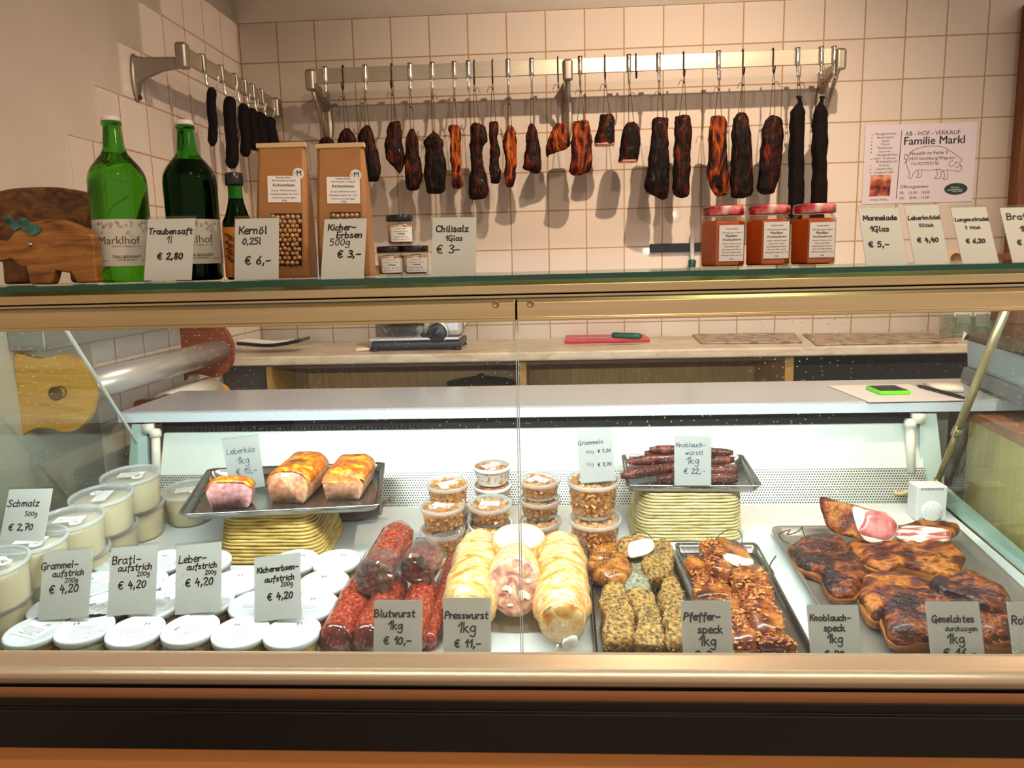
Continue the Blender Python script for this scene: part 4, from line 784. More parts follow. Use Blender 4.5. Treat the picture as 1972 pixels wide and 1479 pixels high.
card('white price card reading Traubensaft 1l in front of the two big bottles', (270.4, 421.5), (361, 421.5), (368.3, 538.3), (277.2, 541), 1.205, .03, [('Traubensaft', .5, .25, .93), ('1l', .49, .40, .13, .7), ('\u20ac 2,80', .52, .66, .53, 1.2)], group=SG)
card('cream price card reading Kern\u00f6l beside the small oil bottle', (449.5, 421), (533.5, 420.4), (536, 537), (451.7, 539.7), 1.205, .02, [('Kern\u00f6l', .42, .25, .63), ('0,25l', .39, .42, .42, .95), ('\u20ac 6,-', .54, .75, .60, 1.15)], group=SG)
card('white price card reading Kicher-Erbsen 500g before the right paper bag', (602, 422), (684, 421.5), (700, 537), (618, 540), 1.205, .04, [('Kicher-', .44, .19, .66), ('Erbsen', .62, .32, .60), ('500g', .40, .44, .47, .7), ('\u20ac 3,-', .64, .64, .55, 1.2)], group=SG)
card('cream price card reading Chilisalz beside the stack of small salt jars', (821, 419.6), (904, 418), (916, 534), (830, 534), 1.205, .03, [('Chilisalz', .46, .24, .74), ('1Glas', .50, .39, .38, .8), ('\u20ac 3-', .38, .60, .54, .95)], group=SG)
card('white price card reading Marmelade right of the jam jars', (1647, 400.4), (1725.4, 399.6), (1748.5, 515), (1669.7, 516), 1.235, .05, [('Marmelade', .50, .21, .82), ('1Glas', .45, .40, .46, .95), ('\u20ac 5,-', .38, .66, .50, 1.1)], group=SG)
card('curved-looking white price card reading Leberkn\u00f6del', (1736.8, 395.8), (1802, 394.7), (1829.6, 511.4), (1763, 514.4), 1.235, .05, [('Leberkn\u00f6del', .52, .24, .95, .8), ('5St\u00fcck', .54, .36, .42, .6), ('\u20ac 4,40', .50, .61, .60, 1.0)], group=SG)
card('white price card reading Lungenstrudel', (1828.8, 399.6), (1897.8, 398.9), (1924, 509.5), (1855, 512), 1.235, .05, [('Lungenstrudel', .52, .24, .95, .8), ('5 St\u00fcck', .50, .38, .42, .6), ('\u20ac 6,20', .49, .62, .52, 1.0)], group=SG)
card('white price card cut off by the right picture edge, reading Brat', (1927, 399.6), (1998, 399), (2025, 508), (1951, 510), 1.235, .05, [('Bratl', .44, .22, .62), ('1kg', .56, .43, .3, .9), ('\u20ac 9,-', .5, .66, .5, 1.1)], group=SG)

# ---------------- things on the glass shelf ----------------
TO = V((0, 0, SZ))
def lathe_px(cx_top, cx_bot, ytop, ybot, Y):
    """turns crop rows into a lathe profile standing on the shelf"""
    b = atY(cx_bot, ybot, Y); t = atY(cx_top, ytop, Y); return V((b.x, Y, SZ)), (t.z - b.z) / (ybot - ytop), ybot
def bottle(label, cx, ytop, ybot, Y, rows, caprows, labelrows, mat, fill=None, capmat=None, cat='bottle'):
    sc5 = 3.698; c, k, yb = lathe_px(cx, cx, ytop, ybot, Y); c.x = atY(cx, (ytop + ybot) / 2, Y).x
    wz = Y / FPX * 1.012
    pr = [(max(.001, hw / sc5 * wz), (yb - (y / sc5 + 180)) * k) for y, hw in rows][::-1]; pr[0] = (pr[0][0], 0.0004)
    r = thing('bottle', label, cat, tuple(c)); sp = cr_smooth([V((a, b, 0)) for a, b in pr], 4)
    n = 40
    gl = part('glass_body', MB().lathe([(pr[0][0] * .3, .004)] + [(p.x, max(.0004, p.y)) for p in sp], c, n), mat, r)
    cp = [(hw / sc5 * wz, (yb - (y / sc5 + 180)) * k) for y, hw in caprows][::-1]
    cm = MB().lathe(cp, c, 42)
    part('cap', cm, capmat, r)
    return r, c, k, yb, sp, wz, sc5
M_CAPW = P('white_crown_cap', 'ded6d0', .35, coat=.3)
big = [(190, 66), (205, 68), (216, 62), (222, 57), (300, 64), (370, 72), (410, 86), (440, 108), (475, 135), (510, 160), (560, 182), (620, 191), (750, 191), (900, 190), (1100, 186), (1290, 182), (1322, 172), (1335, 150)]
capb = [(146, 30), (149, 54), (156, 60), (180, 66), (186, 63)]
M_GREENGLASS = P('green_bottle_glass', '4fae26', .03, trans=1.0, ior=1.30)
b1 = bottle('tall green glass bottle of pale juice with white crown cap, beside the wooden pig', 229, 221, 541, 1.29, big, capb, None, M_GREENGLASS, capmat=M_CAPW)
big2 = [(222, 62), (237, 64), (247, 58), (252, 54), (320, 60), (390, 68), (425, 80), (452, 100), (485, 126), (520, 150), (565, 170), (625, 178), (750, 178), (900, 178), (1100, 176), (1285, 172), (1312, 164), (1326, 146)]
capb2 = [(180, 28), (183, 50), (190, 56), (212, 61), (218, 58)]
b2 = bottle('tall green glass bottle filled with dark grape juice, right of the pale one', 368.5, 229, 538.5, 1.30, big2, capb2, None, P('green_neck_glass', '3c9c2c', .03, trans=1.0, ior=1.2), capmat=M_CAPW)
r, c, k, yb, sp, wz, s5 = b2
part('dark_juice', MB().lathe([(p.x * .985, p.y) for p in sp if p.y < (yb - (465 / s5 + 180)) * k and p.y > .004] , c, 40), P('dark_grape_juice', '0a0508', .25, coat=.5), r)
def wraplabel(B_, y0, y1, mat, a=1.35, grow=.0007):
    r, c, k, yb, sp, wz, s5 = B_; z0, z1 = (yb - (y1 / s5 + 180)) * k, (yb - (y0 / s5 + 180)) * k
    rad = max(p.x for p in sp if z0 <= p.y <= z1) + grow; th = math.atan2(-c.x, c.y) # towards viewer
    vd = V((-c.x, -c.y, 0)).normalized(); ud = V((-vd.y, vd.x, 0)) * 1
    if ud.x < 0: ud = -ud
    lb = part('label', MB().lathe([(rad, z0), (rad, z1)], c, 30, (ud, vd, V((0, 0, 1))), a0=PI / 2 - a, a1=PI / 2 + a), mat, r)
    return lb, (c, ud, V((0, 0, 1)), vd), rad, z0, z1
M_LAB = P('grey_green_label', 'cfcabb', .55)
for B_, nm in ((b1, 'a'), (b2, 'b')):
    y0, y1 = (885, 1215) if nm == 'a' else (887, 1203)
    lb, fr, rad, z0, z1 = wraplabel(B_, y0, y1, M_LAB); hh = z1 - z0; tx = MB(); xo = -.006 if nm == 'a' else -.002
    put_text(tx, 'Marklhof', fr, xo - .001, z0 + hh * .47, width=.066, wrap=rad)
    for q in (('WEINGUT - WEINBAU SEIT 1891', .405, .044), ('TRAUBENSAFT', .165, .044), ('PASTEURISIERT', .105, .030)): put_text(tx, q[0], fr, xo + .009, z0 + hh * q[1], width=q[2], wrap=rad, bold=.012 if 'TRAU' in q[0] else 0)
    for a in (-.034, .033):
        o_, u_, v_, n_ = fr; vs = [o_ + u_ * ((rad + .0004) * math.sin((a + t) / rad)) + n_ * ((rad + .0004) * math.cos((a + t) / rad)) + v_ * (z0 + hh * .115 + dz) for t in (-.009, 0, .009) for dz in (0, .0006)]
        tx.add(vs, [(0, 1, 3, 2), (2, 3, 5, 4)])
    part('lettering', tx, P('olive_print', '4c4a35', .6), lb, smooth=False)
    gp = MB()
    for i in range(34):
        g = random.choice((-.036, -.028, -.016, -.004, .008, .018, .03, .038)); a = g + random.uniform(-.005, .005); z = z1 - .004 - abs(random.gauss(0, .008)); rr = .0021
        vs = []
        for f in (1, .72): vs += [fr[0] + fr[1] * ((rad + .0003) * math.sin((a + rr * f * math.cos(t * PI / 6)) / rad)) + fr[3] * ((rad + .0003) * math.cos((a + rr * f * math.cos(t * PI / 6)) / rad)) + fr[2] * (z + rr * f * math.sin(t * PI / 6)) for t in range(12)]
        gp.add(vs, [(t, (t + 1) % 12, 12 + (t + 1) % 12, 12 + t) for t in range(12)])
    part('grape_drawing', gp, P('grey_line_print', '6d6a68', .6), lb, smooth=False)
r, c, k, yb, sp, wz, s5 = b1
oil = [(600, 46), (640, 47), (740, 50), (800, 62), (860, 80), (905, 100), (940, 104), (1100, 103), (1280, 101), (1312, 95), (1320, 84)]
b3 = bottle('small dark oil bottle with black screw cap and orange label', 458, 331, 537, 1.28, oil, [(560, 56), (566, 60), (640, 61), (648, 58)], None, P('green_oil_glass', '2f9c2a', .04, trans=1.0, ior=1.2), capmat=P('black_screw_cap', '0d0d10', .3, coat=.3), cat='oil bottle')
r, c, k, yb, sp, wz, s5 = b3
part('dark_oil', MB().lathe([(p.x * .985, p.y) for p in sp if p.y < (yb - (737 / s5 + 180)) * k and p.y > .003], c, 32), P('dark_oil', '0a0707', .2, coat=.5), r)
lb, fr, rad, z0, z1 = wraplabel(b3, 945, 1300, P('orange_label', 'c9772b', .5), 1.5)
tx = MB()
for i in range(16):
    a = -.020 + .002 * (i % 4) + random.uniform(-.003, .003); z = z1 - .012 - .0030 * i; vs = []
    for f, g in ((-.006, 0), (0, .003), (.006, -.001), (0, -.002)): vs.append(fr[0] + fr[1] * ((rad + .0005) * math.sin((a + f) / rad)) + fr[3] * ((rad + .0005) * math.cos((a + f) / rad)) + fr[2] * (z + g))
    tx.add(vs, [(0, 1, 2, 3)])
part('label_drawing', tx, P('dark_brown_print', '2a130a', .6), lb, smooth=False)

# paper bags of chickpeas
M_KRAFT = NM('kraft_paper', [(.3, 'a4703f'), (.7, 'b27d4a')], 9, (1, 1, 2), rough=.45, bump=.2, bscale=40, coat=.1)
Z6 = lambda x, y: (x / 3.792 + 420, y / 3.792 + 260)
def bag(label, top, bot, lab, stk, win, Y):
    f = lambda x, y, d=0: (lambda p: V((p.x, Y + d, p.z)))(atY(*Z6(x, y), Y))
    zb = SZ + .0006
    def row(y, xl, xr, d0, d1):
        a, b = f(xl, y), f(xr, y); z = max(zb, a.z); s = .006
        return [V((a.x, Y - d0 + s, z)), V((a.x + s, Y - d0, z)), V((b.x - s, Y - d0, z)), V((b.x, Y - d0 + s, z)), V((b.x, Y + d1 - s, z)), V((b.x - s, Y + d1, z)), V((a.x + s, Y + d1, z)), V((a.x, Y + d1 - s, z))]
    (xl, xr, yt), (bl, br, yb_) = top, bot
    rows = []
    for t, d in ((0, .0035), (.10, .006), (.3, .016), (.55, .025), (.8, .028), (.97, .028), (1, .026)): rows.append(row(yt + (yb_ - yt) * t, xl + (bl - xl) * t, xr + (br - xr) * t ** .8, d, d))
    rows[-1] = [V((p.x, p.y, zb)) for p in rows[-1]]
    r = thing('paper_bag', label, 'paper bag', (sum(p.x for p in rows[-1]) / 8, Y, SZ), 'paper bags of chickpeas')
    m = MB().loft(rows[::-1]); part('kraft_bag', m, M_KRAFT, r, bev=.001)
    a, b = f(xl - 5, yt), f(xr + 5, yt); c_ = f(xl, yt + 34)
    part('folded_top', MB().box((a.x, Y - .0062, c_.z), (b.x, Y + .0062, a.z)).rough(.0012, 25), P('cream_fold', 'd9b889', .5), r, bev=.001)
    def dep(y):
        t = (y - yt) / (yb_ - yt); k = ((0, .0035), (.10, .006), (.3, .016), (.55, .025), (.8, .028), (1.1, .028))
        for (a, p), (b, q) in zip(k, k[1:]):
            if t <= b: return Y - (p + (q - p) * (t - a) / (b - a)) - .0022
        return Y - .0302
    def panel(x0, y0, x1, y1, sk=0): return [(lambda p: V((p.x, dep(yy) if 1 else 0, p.z)))(atY(*Z6(xx, yy), dep(yy))) for xx, yy in ((x0, y1), (x1, y1), (x1 - sk, y0), (x0 - sk, y0))]
    q = panel(*lab, 6); lb = part('label', MB().prism(q, (0, .0006, 0)), M_PAPER, r, smooth=False)
    u = (q[1] - q[0]); w_ = u.length; u.normalize(); v = (q[3] - q[0]); h = v.length; v.normalize(); n = u.cross(v).normalized(); tx = MB(); fr = (q[0], u, v, n)
    for s, y, wd, bo in (('Familie Markl', .90, .44, 0), ('3470 Neustift im Felde 9', .79, .72, 0), ('Kichererbsen', .60, .66, .02), ('Zutaten: 100% Kichererbsen', .42, .78, 0), ('Mindestens haltbar bis: 12.21', .28, .84, 0), ('Dunkel und trocken lagern', .15, .72, 0), ('500g', .04, .14, 0)): put_text(tx, s, fr, w_ / 2, h * y, width=w_ * wd, bold=bo)
    part('lettering', tx, M_INK, lb, smooth=False)
    cx, cy_ = stk; p = atY(*Z6(cx, cy_), dep(cy_) - .0016); sk = part('round_sticker', MB().lathe([(.0098, 0), (.0098, .0006)], p, 24, (V((1, 0, 0)), V((0, 0, 1)), V((0, 1, 0)))), M_PAPER, r, smooth=False)
    tx = MB(); put_text(tx, 'M', (p, V((1, 0, 0)), V((0, 0, 1)), V((0, -1, 0))), .0015, -.0028, width=.0078, bold=.006)
    put_text(tx, '8', (p, V((1, 0, 0)), V((0, 0, 1)), V((0, -1, 0))), -.0062, .000, width=.002); part('sticker_mark', tx, M_INK, sk, smooth=False)
    q = panel(*win); part('window', MB().prism([a + V((0, -.0004, 0)) for a in q], (0, .0008, 0)), P('dark_window', '20130b', .3, coat=.6), r, smooth=False)
    u = (q[1] - q[0]); w_ = u.length; u.normalize(); v = (q[3] - q[0]); h = v.length; v.normalize(); n = u.cross(v).normalized(); m = MB(); rr = .0041; j = 0; y = rr
    while y < h - rr * .8:
        x = rr + (j % 2) * rr * .9
        while x < w_ - rr * .8:
            m.ball(q[0] + u * (x + random.uniform(-.0008, .0008)) + v * (y + random.uniform(-.0008, .0008)) + n * random.uniform(-.0012, .0006), rr * random.uniform(.9, 1.06), 9, 6); x += rr * 2.02
        y += rr * 1.86; j += 1
    part('chickpeas', m, NM('chickpea_skin', [(.35, 'b98148'), (.65, 'dcae74')], 120, rough=.4, coat=.3), r, kind='stuff')
bag('left brown paper bag of chickpeas with its window showing', (288, 638, 66), (330, 703, 1045), (365, 298, 605, 492), (585, 283), (385, 572, 612, 950), 1.315)
bag('right brown paper bag of chickpeas, its window mostly behind the price card', (722, 1064, 66), (765, 1134, 1035), (797, 306, 1038, 500), (1004, 294), (822, 562, 1040, 940), 1.325)

# little salt jars
def tumbler_glass(): return CLEAR('jar_glass', 'f2f6f2', 1.6, .03)
def saltjar(label, cx, base_z, Y, R_=.0215, H_=.0475):
    p = atY(cx, 520, Y); c = V((p.x, Y, base_z)); r = thing('salt_jar', label, 'jar', tuple(c), 'small jars of chilli salt')
    part('glass', MB().lathe([(R_ * .82, .0004), (R_ * .97, .003), (R_, .008), (R_, .032), (R_ * .9, .037), (R_ * .88, .040)], c, 28, cap1=False), tumbler_glass(), r, key='sj_g' if 0 else None)
    part('chilli_salt', MB().lathe([(R_ * .75, .0035), (R_ * .93, .008), (R_ * .93, .033), (R_ * .1, .035)], c, 24).rough(.0008, 300), NM('chilli_salt', [(.40, 'e8d3bd'), (.52, 'd9a17c'), (.62, 'b24a2a')], 330, rough=.7, detail=2), r)
    part('lid', MB().lathe([(R_ * 1.0, .0385), (R_ * 1.03, .0395), (R_ * 1.03, .047), (R_ * .98, H_ + .001), (.001, H_ + .001)], c, 30), P('black_lid', '121214', .3, coat=.3), r)
    vd = V((-c.x + .012, -c.y, 0)).normalized(); ud = V((-vd.y, vd.x, 0)); ud = ud if ud.x > 0 else -ud
    lb = part('label', MB().lathe([(R_ + .0004, .006), (R_ + .0004, .029)], c, 16, (ud, vd, V((0, 0, 1))), a0=PI / 2 - 1.05, a1=PI / 2 + .75), M_PAPER, r)
    tx = MB(); fr = (c, ud, V((0, 0, 1)), vd)
    for s, z, wd, b in (('Familie Markl', .0255, .015, 0), ('3470 Neustift im Felde 9', .0215, .024, 0), ('Chilisalz', .0172, .013, .02), ('Zutaten: Salz, Chili', .0128, .022, 0), ('Mindestens haltbar bis: 3.22', .0088, .026, 0)): put_text(tx, s, fr, .001, z, width=wd, wrap=R_ + .0004, bold=b)
    part('lettering', tx, M_INK, lb, smooth=False)
saltjar('small black-lidded chilli salt jar, lower left of the stack of three', 753.5, SZ, 1.25)
saltjar('small black-lidded chilli salt jar, lower right of the stack of three', 801, SZ, 1.25)
saltjar('small black-lidded chilli salt jar on top of the stack of three', 774, SZ + .0492, 1.25)
# hexagonal jam jars
M_JAM = NM('apricot_jam', [(.3, 'c2550c'), (.7, 'd96a14')], 14, rough=.25, coat=.5)
M_LIDFRUIT = NM('fruit_print_lid', [(.0, '1d1c33'), (.30, '2a2540'), (.42, 'c22638'), (.58, 'e86a6c'), (.75, 'f2cfc4')], 75, (1, 1, .6), rough=.3, coat=.4, kind='noise', detail=1)
for cx, lb, lx in ((1391.5, 'left', (470, 590, 167, 330)), (1478, 'middle', (688, 812, 158, 322)), (1564.5, 'right', (912, 1035, 165, 323))):
    Y = 1.265; p = atY(cx, 500, Y); c = V((p.x, Y, SZ)); R_ = 41.5 / FPX * Y * 1.0
    H_ = atY(cx, 423, Y).z - atY(cx, 521, Y).z; hx = lambda f, z, rot=0: [c + V((R_ * f * math.cos(PI / 3 * i + rot), R_ * f * math.sin(PI / 3 * i + rot), z)) for i in range(6)]
    r = thing('jam_jar', lb + ' of three hexagonal jars of orange apricot jam with fruit-print lid', 'jam jar', tuple(c), 'jam jars on the glass shelf')
    part('glass', MB().loft([hx(.93, .0005), hx(1, .004), hx(1, H_ - .006), hx(.86, H_), hx(.80, H_ + .003)], cap1=False), CLEAR('jam_glass', 'fbf3e8', 1.5, .03), r, bev=.002)
    part('jam', MB().loft([hx(.90, .003), hx(.965, .006), hx(.965, H_ - .010), hx(.9, H_ - .006)]), M_JAM, r, bev=.003)
    RL = R_ * .905; part('lid', MB().lathe([(RL * .97, H_ + .002), (RL, H_ + .003), (RL, H_ + .013), (RL * .96, H_ + .0155), (RL * .85, H_ + .0165), (.001, H_ + .0165)], c, 36), M_LIDFRUIT, r)
    a, b = atY(lx[0] / 2.554 + 1200, 500, Y - R_ * .87), atY(lx[1] / 2.554 + 1200, 500, Y - R_ * .87); z0, z1 = SZ + (362 - lx[3]) / 2.554 * .00088, SZ + (362 - lx[2]) / 2.554 * .00088
    yy = Y - R_ * .866 - .0006; lb_ = part('label', MB().box((max(a.x, c.x - R_ * .5), yy - .0006, z0), (b.x, yy, z1)), M_PAPER, r, smooth=False)
    w_ = b.x - a.x; tx = MB(); fr = (V((a.x, yy - .0006, z0)), V((1, 0, 0)), V((0, 0, 1)), V((0, -1, 0))); h = z1 - z0
    for s, y, wd, bo in (('Familie Markl', .88, .46, 0), ('3470 Neustift im Felde 9', .77, .8, 0), ('Marillen-', .67, .5, .02), ('Fruchtaufstrich', .57, .74, .02), ('Zutaten: Marillen, Zucker', .47, .8, 0), ('Geliermittel: Pektin', .39, .62, 0), ('S\u00e4uerungsmittel: Zitrone', .31, .8, 0), ('Nach dem \u00d6ffnen k\u00fchlen', .23, .76, 0), ('Mindestens haltbar bis: 7.22', .15, .86, 0), ('250g', .05, .14, 0)): put_text(tx, s, fr, w_ * .52, h * y, width=w_ * wd, bold=bo)
    part('lettering', tx, M_INK, lb_, smooth=False)
# wooden pigs
Z5 = lambda x, y: (x / 3.698, y / 3.698 + 180)
M_PIG = NM('old_carved_wood', [(.2, '3a1c0a'), (.4, '85501f'), (.65, 'b57a35'), (.9, 'c98f4a')], 5.5, (2.2, 2.2, 13), rough=.4, coat=.25, dist=.8)
M_DISC = NM('dark_stained_wood', [(.2, '1b0d07'), (.45, '5a3316'), (.75, '8a5a2c')], 5, (5, 5, 9), rough=.45, coat=.15, dist=1.5)
Y = 1.215
px = [(-60, 1030), (0, 1030), (40, 1042), (75, 1000), (100, 960), (135, 945), (190, 905), (250, 893), (330, 880), (430, 880), (540, 902), (640, 942), (700, 985), (716, 1060), (722, 1200), (736, 1330), (590, 1335), (565, 1290), (548, 1258), (480, 1262), (388, 1246), (375, 1300), (358, 1345), (207, 1345), (195, 1280), (180, 1218), (150, 1222), (75, 1162), (40, 1172), (-20, 1178), (-70, 1150), (-85, 1090)]
pts = [atY(*Z5(x, y), Y) for x, y in px]; dz = SZ + .0006 - min(p.z for p in pts); pts = [p + V((0, 0, dz)) for p in pts]
pig = thing('wooden_pig', 'small carved wooden pig figure with greenish leather ears at the left end of the shelf', 'wooden pig', (pts[0].x + .08, Y + .02, SZ))
pts = [p - V((.011, 0, 0)) if p.x > pts[12].x - .05 else p for p in pts]
part('pig_body', MB().prism(pts, (0, .022, 0)), M_PIG, pig, bev=.006, bseg=4, smooth=True)
ep = [atY(*Z5(x, y), Y - .004) + V((0, 0, dz)) for x, y in ((12, 862), (50, 850), (78, 875), (100, 898), (130, 870), (165, 868), (205, 905), (292, 938), (284, 968), (225, 1000), (180, 975), (142, 940), (100, 965), (55, 925))]
part('leather_ears', MB().prism(ep, (0, .006, 0)).rough(.001, 60), NM('green_patina_leather', [(.35, '1f3b34'), (.6, '4f8577'), (.8, '2f5a4f')], 45, rough=.6, bump=.4), pig, bev=.001)
e = atY(*Z5(217, 1057), Y - .001) + V((0, 0, dz)); part('eye_stud', MB().lathe([(.0042, 0), (.004, .002), (.001, .0036)], e, 16, (V((1, 0, 0)), V((0, 0, 1)), V((0, -1, 0)))), M_CHROME, pig)
Y = 1.36
px = [(-330, 900), (-200, 770), (0, 690), (170, 668), (350, 664), (500, 680), (620, 712), (700, 765), (760, 850), (790, 960), (780, 1060), (730, 1150), (640, 1210), (640, 1345), (500, 1345), (480, 1235), (200, 1210), (190, 1345), (20, 1345), (10, 1200), (-120, 1180), (-260, 1120), (-340, 1010)]
pts = [atY(*Z5(x, y), Y) for x, y in px]; dz = SZ + .0006 - min(p.z for p in pts); pts = [p + V((0, 0, dz)) if p.z > SZ + .02 else V((p.x, p.y, SZ + .0006)) for p in pts]
bp = thing('wooden_board', 'large dark rounded wooden board on feet behind the small wooden pig', 'wooden board', (pts[4].x, Y + .015, SZ))
part('board_body', MB().prism(cr_smooth(pts[:13], 4) + pts[13:], (0, .032, 0)), M_DISC, bp, bev=.006, bseg=3, smooth=True)
# ---------------- inside the case: helpers in the tilted deck frame ----------------
ROT = (DA, 0, 0)
VX = V((1, 0, 0))
def loc(p): return V((p.x, DV.dot(p), DN.dot(p) - D0))      # world -> deck coordinates (x, along, height)
def dthing(name, label, cat, px, py, h, group=None, ref=None):
    """a thing standing on the deck with its reference pixel at height ref above its own base height h"""
    p = deck(px, py, h + (ref or 0)) - DN * (ref or 0)
    return thing(name, label, cat, tuple(p), group, ROT)
ORD = ['first', 'second', 'third', 'fourth', 'fifth', 'sixth', 'seventh']
M_CUP = CLEAR('clear_cup', 'f6f8f6', 1.3, .05, milk=.06)
M_CUPW = P('white_cup', 'eef0f0', .35)
M_LIDW = P('white_tub_lid', 'dbe1e3', .35, coat=.15)
M_LIDC = CLEAR('milky_lid', 'f2f5f5', 1.5, .1, milk=.22)
M_LIDR = CLEAR('milky_lid_rim', 'eef3f4', 1.5, .1, milk=.5)
M_LARD = P('lard', 'ece0bc', .45, sss=.2)
M_TUBM = CLEAR('milky_tub', 'f6f4ea', 1.2, .1, milk=.25)
def label_text(tx, fr, wd, lines, y0, dy):
    for k, s in enumerate(lines): put_text(tx, s, fr, 0, y0 - k * dy, width=wd * min(1, len(s) / 24.0))
PRINT = ['Familie Markl', '3470 Neustift im Felde 9', 'Zutaten: Schweinefleisch,', 'Gew\u00fcrze, Salz, Knoblauch', 'Mindestens haltbar bis', 'gek\u00fchlt lagern bei 4 Grad']
# lard tubs
def lard_tub(label, px, py, level, r=.0602, H_=.078, rot=0.0):
    t = dthing('lard_tub', label, 'tub', px, py, level * (H_ + .002) + .0006, 'clear tubs of lard', ref=H_)
    part('tub', MB().lathe([(r * .82, 0), (r * .84, .003), (r * .955, H_ - .010), (r * .97, H_ - .008), (r * .95, H_ - .006)], n=40, cap1=False), M_TUBM, t, key='lt%s' % r)
    part('lard', MB().lathe([(r * .79, .0025), (r * .80, .004), (r * .915, H_ - .018), (r * .90, H_ - .015), (.001, H_ - .015)], n=40), M_LARD, t, key='ll%s' % r)
    part('lid_rim', MB().lathe([(r * .95, H_ - .0085), (r, H_ - .009), (r * 1.01, H_ - .006), (r * 1.0, H_ - .001), (r * .965, H_), (r * .93, H_ - .002), (r * .91, H_ - .005)], n=44, cap0=False, cap1=False), M_LIDR, t, key='lr%s' % r)
    part('lid', MB().lathe([(r * .915, H_ - .005), (.002, H_ - .005)], n=40, cap0=False), M_LIDC, t, key='lc%s' % r)
    c, s = math.cos(rot), math.sin(rot); u, v = V((c, s, 0)), V((-s, c, 0)); o = V((0, 0, H_ - .0045)) + v * random.uniform(-.006, .008)
    lb = part('paper_label', MB().prism([o + u * a + v * b for a, b in ((-.026, -.014), (.026, -.014), (.026, .012), (-.026, .012))], (0, 0, .0004)), M_PAPER, t, smooth=False)
    part('round_sticker', MB().lathe([(.011, 0), (.011, .0004)], o + u * .018 + v * -.018 * (1 if rot < 1 else -1), 20), M_PAPER, t, smooth=False)
    tx = MB(); fr = (o + V((0, 0, .0004)), u, v, V((0, 0, 1))); label_text(tx, fr, .046, PRINT[:5], .007, .0045); put_text(tx, 'M', (o + u * .018 + v * -.018 * (1 if rot < 1 else -1) + V((0, 0, .0004)), u, v, V((0, 0, 1))), 0, -.003, width=.007, bold=.02)
    part('lettering', tx, M_GREYINK, lb, smooth=False)
for k, (px, py, lv, rt_, lb) in enumerate((
    (260, 968, 0, .2, 'lower clear lard tub of the stack farthest back'), (250, 912, 1, .15, 'top clear lard tub of the stack farthest back, at the left of the tray'),
    (205, 1010, 0, .4, 'lower clear lard tub of the second stack from the back'), (194, 951, 1, 1.75, 'top clear lard tub of the second stack from the back'),
    (147, 1056, 0, .3, 'lower clear lard tub of the third stack from the back'), (134, 995, 1, .15, 'top clear lard tub of the third stack from the back'),
    (64, 1100, 0, .3, 'lower clear lard tub of the stack behind the Schmalz card'), (58, 1036, 1, .1, 'top clear lard tub of the stack behind the Schmalz card'),
    (-14, 1150, 0, .5, 'lower clear lard tub at the left picture edge'), (-22, 1080, 1, .9, 'top clear lard tub at the left picture edge'),
    (360, 940, 0, .3, 'single clear lard tub half under the steel tray'))): lard_tub(lb, px, py, lv, rot=rt_)
# small white-lidded spread tubs
SPR = [('brown spread', NM('liver_spread', [(.35, '8f6a4b'), (.6, 'b99570'), (.75, 'c9ad8c')], 160, rough=.5)), ('pale herb spread', NM('herb_spread', [(.33, '5f6b3e'), (.42, 'c9cba0'), (.7, 'd6d7b4')], 120, rough=.5)),
       ('pinkish meat spread', NM('meat_spread', [(.35, '9a5f50'), (.5, 'c79a86'), (.7, 'd9b9a4')], 140, rough=.5)), ('golden crackling spread', NM('crackling_spread', [(.35, '8a5a22'), (.6, 'c08a3c'), (.8, 'd0a050')], 120, rough=.5)), ('yellow chickpea spread', NM('chickpea_spread', [(.33, '9c7a14'), (.5, 'd2b12c'), (.75, 'e0c648')], 110, rough=.5))]
SR, SH = .0465, .050
def spread_tub(label, px, py, kind, rot):
    t = dthing('spread_tub', label, 'tub', px, py, .0006, 'white-lidded spread tubs', ref=SH)
    part('cup', MB().lathe([(.036, 0), (.0375, .002), (.0445, SH - .010), (.045, SH - .008)], n=36, cap1=False), M_CUP, t, key='sc')
    part('spread', MB().lathe([(.0345, .002), (.036, .004), (.0425, SH - .013), (.001, SH - .013)], n=36), SPR[kind][1], t, key='sp%d' % kind)
    part('lid', MB().lathe([(.0455, SH - .011), (SR, SH - .011), (SR, SH - .0025), (SR - .0015, SH - .0006), (SR - .004, SH - .0004), (SR - .005, SH - .0012), (.001, SH - .0012)], n=44, cap0=False), M_LIDW, t, key='sl')
    c, s = math.cos(rot), math.sin(rot); u, v = V((c, s, 0)), V((-s, c, 0)); o = V((0, 0, SH - .0010))
    lb = part('paper_label', MB().prism([o + u * a + v * b for a, b in ((-.026, -.020), (.026, -.020), (.026, .020), (-.026, .020))], (0, 0, .0003)), P('label_white', 'e6e8e6', .6), t, smooth=False, key=None)
    tx = MB(); fr = (o + V((0, 0, .0003)), u, v, V((0, 0, 1))); put_text(tx, 'M', fr, random.choice((-.012, 0, .012)), .012, width=.008, bold=.02); label_text(tx, fr, .042, random.sample(PRINT, 5), .004, .0045)
    part('lettering', tx, M_GREYINK, lb, smooth=False)
ROWS = [('front row', [(65, 1217, 3, -.3), (162, 1212, 1, .5), (260, 1217, 2, 0), (366, 1213, 2, 1.1), (463, 1219, 4, 0), (562, 1219, 4, .3)]),
        ('second row', [(108, 1172, 0, .2), (201, 1168, 0, 1.0), (300, 1166, 2, 0), (398, 1161, 2, .3), (492, 1166, 4, .2), (599, 1168, 4, .1)]),
        ('third row', [(178, 1127, 3, .7), (272, 1124, 0, .4), (361, 1122, 0, .2), (452, 1123, 2, .5), (623, 1124, 4, .2)]),
        ('fourth row', [(228, 1083, 0, .3), (312, 1083, 1, .2), (398, 1084, 2, .4), (567, 1083, 4, .1), (648, 1083, 4, .2)])]
